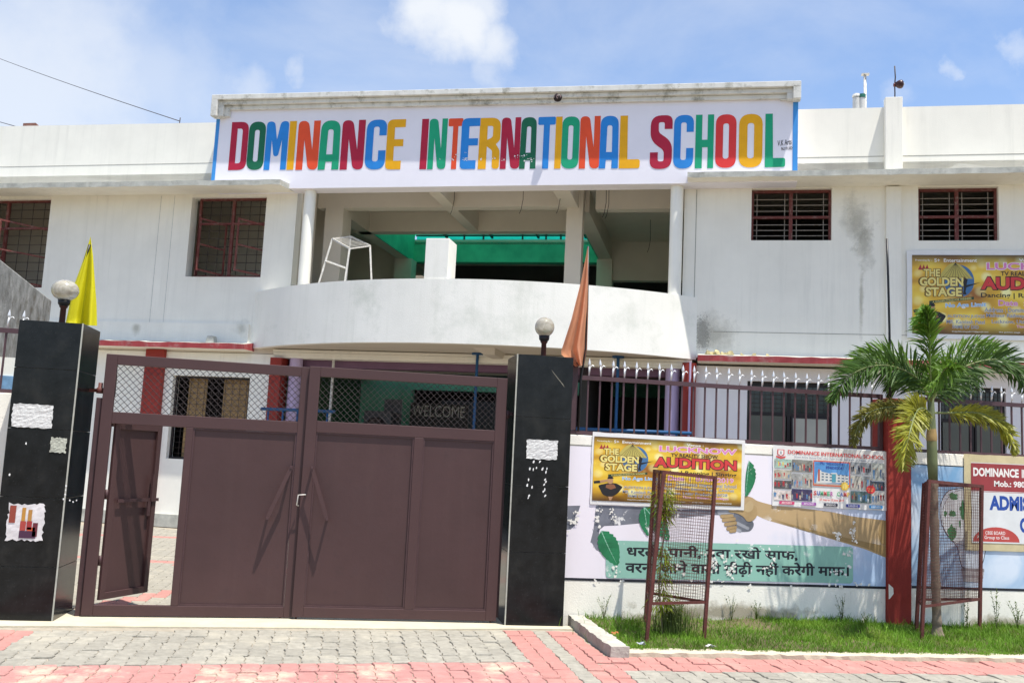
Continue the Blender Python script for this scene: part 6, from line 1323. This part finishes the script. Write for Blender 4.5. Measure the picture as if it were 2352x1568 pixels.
# hinged tie bars on both leaves, and the hook between them
def tie(F, onf, A_, B__, parent):
    (a0, c0), (a1, c1) = A_, B__; off = -.10
    q = MB(); q.beam(F(a0, off, c0), F(a1, off, c1), .036, .010, up=(0, 1, 0)); q.build('latch_bar', gate_paint, parent)
    for (a, c) in ((a0, c0), (a1, c1)): q = MB(); q.beam(F(a, off - .012, c), F(a, .02, c), .022, .022, up=(0, 0, 1)); q.build('latch_bolt', gate_dk, parent)
def onR(x, y): p_ = gp(x, y, YR - .10); return p_.x - xr0, p_.z
tie(FR, None, onR(717, 1074), onR(751, 1192), gr)
a_, b__ = onL(669, 1072), onL(614, 1188); tie(FL, None, (a_[0] - .0, a_[1] - .0), (b__[0] + .0, b__[1]), gl)
q = MB(); h0 = onR(701, 1136); q.tube([FR(h0[0], .0, h0[1]), FR(h0[0], -.05, h0[1]), FR(h0[0] - .065, -.055, h0[1] - .005), FR(h0[0] - .075, -.045, h0[1] - .10), FR(h0[0] - .06, .0, h0[1] - .11)], .006, 6); q.build('gate_hook', white_steel, gr)
for (F, a, p_) in ((FL, wL - .13, gl), (FR, .04, gr), (FR, wR - .05, gr)): q = MB(); q.tube([F(a, .03, .10), F(a, .03, -.01)], .010, 8); q.build('drop_bolt', gate_dk, p_)

# ------------------------------------------------------------------ tree guards
def guard(P0, P1, P2, zr, label):
    """three posts given as (foot picture point, head picture point, distance); triangular plan"""
    pts = []
    for (fx, fy), (hx_, hy) in (P0, P1, P2):
        f_ = zp(fx, fy, 0.0); h_ = gp(hx_, hy, f_.y); pts.append((f_, h_))
    t = thing('tree_guard', label, 'tree guard', pts[1][0], 0, 'rusty tree guards on the lawn')
    for f_, h_ in pts: q = MB(); q.beam(f_, h_, .030, .030); q.build('post', iron_rust, t)
    at = lambda i, z: pts[i][0].lerp(pts[i][1], z / pts[i][1].z)
    for (i, j) in ((0, 1), (1, 2), (2, 0)):
        for z in (zr, None):
            a = at(i, z) if z else pts[i][1] - Vector((0, 0, .015)); b_ = at(j, z) if z else pts[j][1] - Vector((0, 0, .015))
            q = MB(); q.beam(a, b_, .026 if z else .032, .012, up=(0, 1, 0) if (i, j) != (0, 1) else (1, 0, 0)); q.build('ring_bar', iron_rust, t)
        # welded wire mesh of this side
        q = MB(); a0, a1, b0, b1 = at(i, zr), pts[i][1], at(j, zr), pts[j][1]; L_ = ((a0 - b0).length + (a1 - b1).length) / 2; nv = max(3, int(L_ / .026)); nh = int((a1 - a0).length / .030); ph = random.uniform(0, 6)
        nrm = (b0 - a0).cross(a1 - a0).normalized()
        for k in range(1, nv):
            s = k / nv; P = [a0.lerp(b0, s).lerp(a1.lerp(b1, s), u / 6) + nrm * .006 * math.sin(u + k * .3 + ph) for u in range(7)]; q.tube(P, .0017, 3, cap=False)
        for k in range(1, nh):
            s = k / nh; P = [a0.lerp(a1, s).lerp(b0.lerp(b1, s), u / 5) + nrm * (.0035 + .006 * math.sin(u * 1.3 + k * .25 + ph)) for u in range(6)]; q.tube(P, .0017, 3, cap=False)
        q.build('wire_mesh', iron_rust, t)
    return pts
g1 = guard(((1481, 1446), (1504, 1078)), ((1484, 1479), (1525, 1080)), ((1616.5, 1473), (1643, 1093)), .36, 'rusty triangular tree guard around a sapling in front of the golden banner')
g2 = guard(((2104, 1458), (2122.6, 1109)), ((2116, 1479), (2134, 1101)), ((2250, 1455), (2255, 1113)), .36, 'rusty triangular tree guard around the palm trunk')
# sapling in the first guard
sc_ = (g1[0][0] + g1[1][0] + g1[2][0]) / 3; sb = thing('sapling', 'thin yellow green sapling inside the left tree guard', 'sapling', Vector((sc_.x - .12, sc_.y, 0)))
sx, sy = sc_.x - .09, sc_.y - .02
q = MB(); q.tube([G(sx + .06, sy, .03), G(sx + .01, sy, .5), G(sx + .05, sy + .01, 1.0), G(sx + .07, sy, 1.45)], [.009, .008, .006, .004], 6); q.build('stem', trunk_m, sb)
q = MB(); r = random.Random(8)
def leaflet(q, p, d, L_, w, droop=.3, mi=0):
    d = d.normalized(); sd = d.cross(Vector((0, 0, 1)));
    if sd.length < .1: sd = Vector((1, 0, 0))
    sd.normalize(); m1 = p + d * L_ * .5 + Vector((0, 0, -droop * L_ * .15)); t_ = p + d * L_ + Vector((0, 0, -droop * L_ * .6))
    q.add([p, m1 + sd * w, t_, m1 - sd * w], [(0, 1, 2), (0, 2, 3)], mi)
for (zc, n_, rr_) in ((1.28, 240, .07), (1.16, 150, .06), (.75, 70, .06), (.52, 60, .06), (.34, 160, .10), (.62, 40, .05)):
    for k in range(n_):
        z = r.gauss(zc, .05); a = r.uniform(0, 6.28); rad = abs(r.gauss(0, rr_)) * .8; p_ = G(sx + .05 + rad * math.cos(a), sy + rad * .6 * math.sin(a), z); leaflet(q, p_, Vector((math.cos(a), math.sin(a) * .6, r.uniform(-.9, .1))), r.uniform(.03, .07), r.uniform(.005, .010), 1)
q.build('foliage', sapling_m, sb)
q = MB()
for k in range(420):
    a = r.uniform(0, 6.28); rad = abs(r.gauss(0, .11)); p_ = G(sx + .16 + rad * math.cos(a), sy + .05 + rad * .7 * math.sin(a), .03); blade(q, p_, r.uniform(.10, .34), .004, (r.uniform(0, 6.28), r.uniform(.02, .09)))
    p2_ = p_ + Vector((r.uniform(-.05, .05), r.uniform(-.04, .04), r.uniform(.05, .28))); leaflet(q, p2_, Vector((r.uniform(-1, 1), r.uniform(-1, 1), r.uniform(-.2, .4))), r.uniform(.02, .045), .007)
q.build('bush', weed_m, base=G(sx + .16, sy + .05, .03), label='dark green weedy clump at the foot of the left tree guard', cat='bush')

# ------------------------------------------------------------------ palm
PY = 8.98
palm = thing('palm_tree', 'young areca palm with green and yellowing fronds, growing in the right tree guard', 'palm', zp(2152, 1468))
PD = lambda x, y, Y=PY: gp(x, y, Y)
tr_ = [PD(2153, 1470), PD(2152, 1430), PD(2148, 1300), PD(2145, 1150), PD(2141, 1042), PD(2140, 1010)]
q = MB(); prof = []; nseg = 60
def alongp(P, s): s *= len(P) - 1; i = min(int(s), len(P) - 2); return P[i].lerp(P[i + 1], s - i)
for k in range(nseg + 1):
    s = k / nseg; w = .060 if s < .04 else .052; w = .075 - .03 * min(1, s * 6) + .006 * math.sin(s * 40) * (1 if k % 4 == 0 else .2); w = max(w, .045) * (1 - .12 * s); prof.append(w + (.004 if k % 4 == 0 else 0))
q.tube([alongp(tr_, k / nseg) for k in range(nseg + 1)], prof, 16); q.build('trunk', trunk_m, palm)
cs = [PD(2141, 1015), PD(2140, 990), PD(2139, 950), PD(2139, 921)]
cs = [PD(2144, 1160), PD(2141, 1080), PD(2140, 1015)]
q = MB(); q.tube([PD(2143.5, 1110), PD(2141.5, 1060), PD(2140, 1008), PD(2139, 960), PD(2139, 925), PD(2139, 900)], [.046, .052, .050, .040, .030, .018], 16); q.build('crownshaft', shaft_m, palm)
q = MB(); q.lathe(PD(2139.8, 1008), [(.051, -.02), (.055, 0), (.053, .03), (.046, .10), (.044, .11)], 16); q.build('leaf_sheath', mat('dry_sheath', (.30, .20, .08), .7, .3, 9), palm)
def frond(path, m, Ll, Lr, spread=.9, droop=.5, n=46, wid=.010, seed=0, nrm=None, start=.12, ragged=.15):
    wid *= .9
    """path: [(x, y, distance)] of the stalk; leaflets of length Ll (one side) and Lr"""
    r = random.Random(seed); P = [gp(x, y, Y) for x, y, Y in path]
    # smooth path
    S = []; N_ = 28
    for k in range(N_ + 1):
        s = k / N_ * (len(P) - 1); i = min(int(s), len(P) - 2); f = s - i; p0 = P[max(i - 1, 0)]; p1 = P[i]; p2 = P[i + 1]; p3 = P[min(i + 2, len(P) - 1)]
        S.append(.5 * ((2 * p1) + (p2 - p0) * f + (2 * p0 - 5 * p1 + 4 * p2 - p3) * f * f + (3 * p1 - p0 - 3 * p2 + p3) * f ** 3))
    st_ = MB(); st_.tube(S, [.011 * (1 - .8 * k / N_) + .0015 for k in range(N_ + 1)], 6); o_ = st_.build('frond_stalk', rachis_m, palm)
    q = MB(); up = Vector((0, 0, 1)); n = int(n * 2.2)
    for k in range(n):
        s = start + (1 - start) * (k + r.uniform(-.3, .3)) / n; s = min(max(s, 0), .999); i = min(int(s * N_), N_ - 1); p = S[i].lerp(S[i + 1], s * N_ - i); t = (S[i + 1] - S[i]).normalized()
        nn = (nrm or Vector((0, -1, .25))).normalized(); sd = t.cross(nn)
        if sd.length < .15: sd = t.cross(Vector((1, 0, 0)))
        sd.normalize(); env = math.sin(math.pi * min(1, (s * .86 + .12))) ** .6
        for sg, LL in ((1, Ll), (-1, Lr)):
            L_ = LL * env * r.uniform(1 - ragged, 1.05); a = spread * (1 - .45 * s) * r.uniform(.8, 1.15)
            d = (t * math.cos(a) + sd * sg * math.sin(a) + nn * r.uniform(-.95, .95) + up * r.uniform(-.35, .35)).normalized(); w = wid * r.uniform(.7, 1.1)
            side = d.cross(nn + Vector((r.uniform(-.5, .5), r.uniform(-.5, .5), r.uniform(-.3, .3))));
            if side.length < .1: side = d.orthogonal()
            side = side.normalized() * w; b0 = p; b1 = p + d * L_ * .35; b2 = p + d * L_ * .72 - up * L_ * droop * .22; b3 = p + d * L_ - up * L_ * droop * r.uniform(.4, .7); fold = nn * w * .5
            q.add([b0 - side * .3, b0 + side * .3, b1 + side, b1 - side, b2 + side * .8, b2 - side * .8, b3], [(0, 1, 2, 3), (3, 2, 4, 5), (5, 4, 6)])
    q.build('frond_leaflets', m, palm)
c0 = (2139, 915)
X9 = lambda x, y: (1797.6 + x * .3306, 656.8 + y * .3306)
frond([(*X9(1033, 800), 8.95), (*X9(1026, 600), 8.85), (*X9(1020, 380), 8.80), (*X9(1008, 240), 8.72), (*X9(990, 165), 8.62)], leaf_g, .26, .26, .75, .35, 64, .010, 1, start=.10)
frond([(*X9(1010, 330), 8.80), (*X9(1000, 240), 8.75), (*X9(985, 170), 8.65)], mat('palm_leaf_bright', (.13, .30, .03), .42, .3, 5, spec=.4, trans=.4), .20, .20, .9, .4, 36, .011, 21, start=.0)
frond([(*X9(1030, 790), 9.0), (*X9(930, 640), 9.0), (*X9(770, 560), 8.95), (*X9(600, 560), 8.9), (*X9(450, 640), 8.85), (*X9(350, 790), 8.8)], leaf_dg, .34, .30, .95, .25, 66, .011, 2, start=.1)
frond([(*X9(1030, 790), 9.15), (*X9(920, 600), 9.25), (*X9(760, 500), 9.3), (*X9(600, 490), 9.35), (*X9(480, 540), 9.35)], leaf_g, .34, .26, .9, .35, 56, .011, 3, start=.1)
frond([(*X9(1036, 790), 9.0), (*X9(1130, 650), 8.95), (*X9(1290, 550), 8.9), (*X9(1480, 510), 8.85), (*X9(1620, 570), 8.8), (*X9(1700, 720), 8.8)], leaf_dg, .30, .32, .95, .25, 66, .011, 4, start=.1)
frond([(*X9(1036, 790), 9.15), (*X9(1100, 600), 9.25), (*X9(1230, 470), 9.3), (*X9(1400, 430), 9.35), (*X9(1560, 450), 9.4)], leaf_g, .30, .30, .9, .35, 60, .011, 5, start=.1)
frond([(*X9(1034, 790), 8.8), (*X9(1090, 640), 8.5), (*X9(1150, 560), 8.2), (*X9(1220, 560), 8.0)], leaf_g, .22, .22, .9, .4, 44, .011, 6, start=.1)
frond([(*X9(1032, 790), 9.2), (*X9(960, 700), 9.4), (*X9(860, 660), 9.6), (*X9(740, 680), 9.7)], leaf_dg, .28, .30, .95, .6, 46, .011, 7, start=.1)
frond([(*X9(1040, 790), 9.2), (*X9(1120, 700), 9.4), (*X9(1230, 640), 9.6), (*X9(1360, 640), 9.7)], leaf_dg, .28, .28, .95, .6, 46, .011, 8, start=.1)
frond([(*X9(1030, 880), 9.0), (*X9(900, 840), 9.1), (*X9(760, 840), 9.15), (*X9(620, 870), 9.15), (*X9(530, 960), 9.1), (*X9(490, 1100), 9.05)], leaf_b, .18, .18, .95, .4, 70, .010, 9, start=.08)
frond([(*X9(1040, 880), 9.0), (*X9(1200, 880), 9.0), (*X9(1350, 880), 8.95), (*X9(1480, 930), 8.9), (*X9(1570, 1030), 8.85), (*X9(1620, 1160), 8.85)], leaf_y, .17, .17, .95, .3, 76, .010, 10, start=.15)
frond([(*X9(1030, 890), 8.9), (*X9(980, 850), 8.7), (*X9(930, 870), 8.45), (*X9(890, 990), 8.25), (*X9(860, 1120), 8.2), (*X9(835, 1270), 8.25)], leaf_y, .22, .22, 1.2, .25, 64, .010, 11, start=.12)
frond([(*X9(1000, 870), 8.8), (*X9(950, 860), 8.6), (*X9(920, 900), 8.45)], leaf_y, .24, .24, 1.4, .1, 40, .010, 12, start=.2)

# ------------------------------------------------------------------ things on the roof, cables
def roofpt(x, y, v): u, z = bp(x, y, v); return u, z
v = WV + .5
t = thing('vent_pipe', 'short grey vent pipe with a torn top on the roof right of the name board', 'pipe', B(U(1966, 240, v), v, 7.08), TH, 'vent pipes on the roof'); u = U(1967, 235, v)
q = MB(); q.lathe(B(u, v, 0), [(.065, 7.08), (.065, Zb(1967, 226, v))], 16); q.build('pipe', grey_pipe, t); q = MB(); q.lathe(B(u, v, 0), [(.066, Zb(1967, 225, v)), (.078, Zb(1967, 222, v)), (.06, Zb(1967, 217, v)), (.02, Zb(1967, 215, v))], 9, smooth=False); q.build('wrapped_cap', paper_m, t)
t = thing('vent_pipe', 'short grey vent pipe with a green cap on the roof right of the name board', 'pipe', B(U(1979, 240, v), v, 7.08), TH, 'vent pipes on the roof'); u = U(1979.5, 235, v)
q = MB(); q.lathe(B(u, v, 0), [(.060, 7.08), (.060, Zb(1979, 226, v))], 16); q.build('pipe', grey_pipe, t); q = MB(); q.lathe(B(u, v, 0), [(.068, Zb(1979, 226, v)), (.068, Zb(1979, 218, v)), (.01, Zb(1979, 217, v))], 16, smooth=False); q.build('cap', mat('green_pvc', (.02, .14, .10), .5, .2, 9), t)
u = U(1988, 210, v); t = thing('white_pole', 'thin white pole with a flat top beside the vent pipes on the roof', 'pole', B(u, v, 7.08), TH); q = MB(); q.tube([B(u + .005, v, 7.08), B(u - .01, v, Zb(1987, 173, v))], .026, 8); q.build('post', white_steel, t); q = MB(); q.box(B, u - .07, u + .06, v - .04, v + .04, Zb(1987, 173, v), Zb(1987, 170, v)); q.build('top_plate', white_steel, t)
v = WV + .02; t = thing('roof_rod', 'bent iron rod with a dark red pot on the parapet post', 'rod', B(U(2055, 240, v), v, 8.05), TH)
q = MB(); pts = [(2055, 242), (2055.5, 215), (2055, 195), (2056.5, 178), (2055, 152)]; q.tube([B(*[(lambda a: (a[0], v, a[1]))(bp(x, y, v))][0]) for x, y in pts], .011, 6); q.build('rod', dark_grille, t)
uu, zz = bp(2064, 194, v); q = MB(); q.lathe(B(uu - .06, v, zz), [(.0, 0), (.035, .0), (.05, .03), (.062, .045), (.075, .075), (.075, .11), (.05, .135), (.0, .14)], 14, ax=BU); q.build('pot', mat('dark_pot', (.05, .02, .02), .35, .5, 20), t)
q = MB(); q.lathe(B(uu + .083, v - .002, zz), [(.0, .0), (.022, .0), (.022, .006), (.0, .006)], 10, ax=BU); q.build('pot_mark', paper_m, t); q = MB(); q.lathe(B(uu - .085, v, zz - .01), [(.0, 0), (.028, .0), (.035, .02), (.01, .035)], 10, ax=BU); q.build('pot_neck', frame_red, t)
# round dark charm on the cornice
uu, zz = bp(1281, 224, SV - .22); t = thing('door_charm', 'round black charm pot with pale curls hung on the cornice of the name board', 'charm', B(uu, SV - .2, zz), TH)
q = MB(); q.lathe(B(uu, SV - .205, zz), [(.0, .055), (.05, .045), (.075, .02), (.078, .0), (.078, -.0)], 20, ax=-BV); q.build('pot', mat('charm_black', (.025, .015, .015), .5, .4, 20), t)
pk2 = mat('charm_pale_marks', (.5, .35, .33), .7, .2, 20)
for (dx, dz, s) in ((-.045, .005, 1), (.045, .005, -1)): q = MB(); q.tube([B(uu + dx + s * .015 * math.cos(a), SV - .245, zz + dz + .02 * math.sin(a)) for a in (0, .8, 1.6, 2.4, 3.2, 4.0, 4.8)], .0035, 5); q.build('pale_curl', pk2, t)
q = MB(); q.tube([B(uu + .014 * math.cos(a), SV - .268, zz + .03 * math.sin(a) - .005) for a in [k * .7 for k in range(9)]], .0035, 5); q.build('pale_curl', pk2, t)
# brick block on the left parapet, little rod, cables
v = WV + .1; u0 = U(53, 285, v); u1 = U(91, 288, v); t = MB(); zz = Zb(70, 290, v); t.hexa([B(u0, v, zz - .03), B(u1, v, zz - .03), B(u1, v + .15, zz - .03), B(u0, v + .15, zz - .03)], [B(u0, v, zz + .07), B(u1 - .10, v, zz + .07), B(u1 - .12, v + .15, zz + .05), B(u0, v + .15, zz + .07)])
t.build('brick_block', mat('brown_brick', (.20, .10, .08), .9, .3, 9, .5, 40), base=B(u0, v, zz), yaw=TH, label='brown brick block lying on the left parapet', cat='brick')
u0, zz = bp(413, 277, v); mb = MB(); mb.tube([B(u0, v, zz - .06), B(u0 + .005, v, zz + .06)], .010, 6); mb.build('rebar_stub', dark_grille, base=B(u0, v, zz - .06), yaw=TH, label='short iron stub on the left parapet where the cable ends', cat='rod')
def cable(a, b, va, vb, sagg, label):
    p0 = B(U(*a, va), va, Zb(*a, va)); p1 = B(U(*b, vb), vb, Zb(*b, vb)); n = 24; m = MB(); m.tube([p0.lerp(p1, k / n) - Vector((0, 0, sagg * 4 * (k / n) * (1 - k / n))) for k in range(n + 1)], .009, 5); m.build('overhead_cable', dark_grille, base=p0, label=label, cat='cable', group='overhead cables')
cable((-60, 112), (411, 278), 30, WV + .3, .05, 'long thin overhead cable slanting down to the left parapet')
cable((-60, 262), (41, 292), 30, WV + .3, .01, 'short piece of cable at the left edge ending at the parapet')
# old wall of the neighbouring plot
mild = mat('mildewed_plaster', (.30, .30, .28), .95, .45, 5, .7, 40, streak=.9, streakcol=(.07, .065, .05), rust=.95, rustcol=(.10, .085, .055), rustscale=4.5)
pe_ = gp(119, 690, 14.3); zt_ = pe_.z; pn_ = zp(-40, 562, zt_) 
print('neighbour', pe_, pn_)
dv = (pe_ - pn_); dv.z = 0; nd = Vector((dv.y, -dv.x, 0)).normalized() * .2
m = MB(); m.hexa([Vector((pn_.x, pn_.y, 0)), Vector((pe_.x, pe_.y, 0)), Vector((pe_.x, pe_.y, 0)) - nd, Vector((pn_.x, pn_.y, 0)) - nd], [Vector((pn_.x, pn_.y, zt_)), pe_, pe_ - nd, Vector((pn_.x, pn_.y, zt_)) - nd])
m.build('neighbour_wall', mild, base=Vector((pe_.x, pe_.y, 0)), label='grey mildewed plaster wall of the neighbouring plot at the left edge', cat='wall', bevel=.02)
t = thing('painted_panel', 'blue and white painted panel behind the fence at the left edge', 'panel', G(-3.6, 11, 0))
a = gp(-20, 850, 11.0); b_ = gp(48, 960, 11.0); m = MB(); m.box(G, a.x, b_.x, 11.0, 11.05, 0, a.z + .15); m.build('board', plaster, t)
m = MB(); m.box(G, a.x, b_.x - .10, 10.985, 10.999, 1.75, a.z - .05); m.build('blue_field', mat('panel_blue', (.20, .36, .55), .7, .4, 6), t); m = MB(); m.box(G, b_.x - .10, b_.x - .02, 10.98, 10.998, 1.75, a.z + .0); m.build('cyan_edge', mat('panel_cyan', (.05, .38, .60), .7, .2, 6), t)
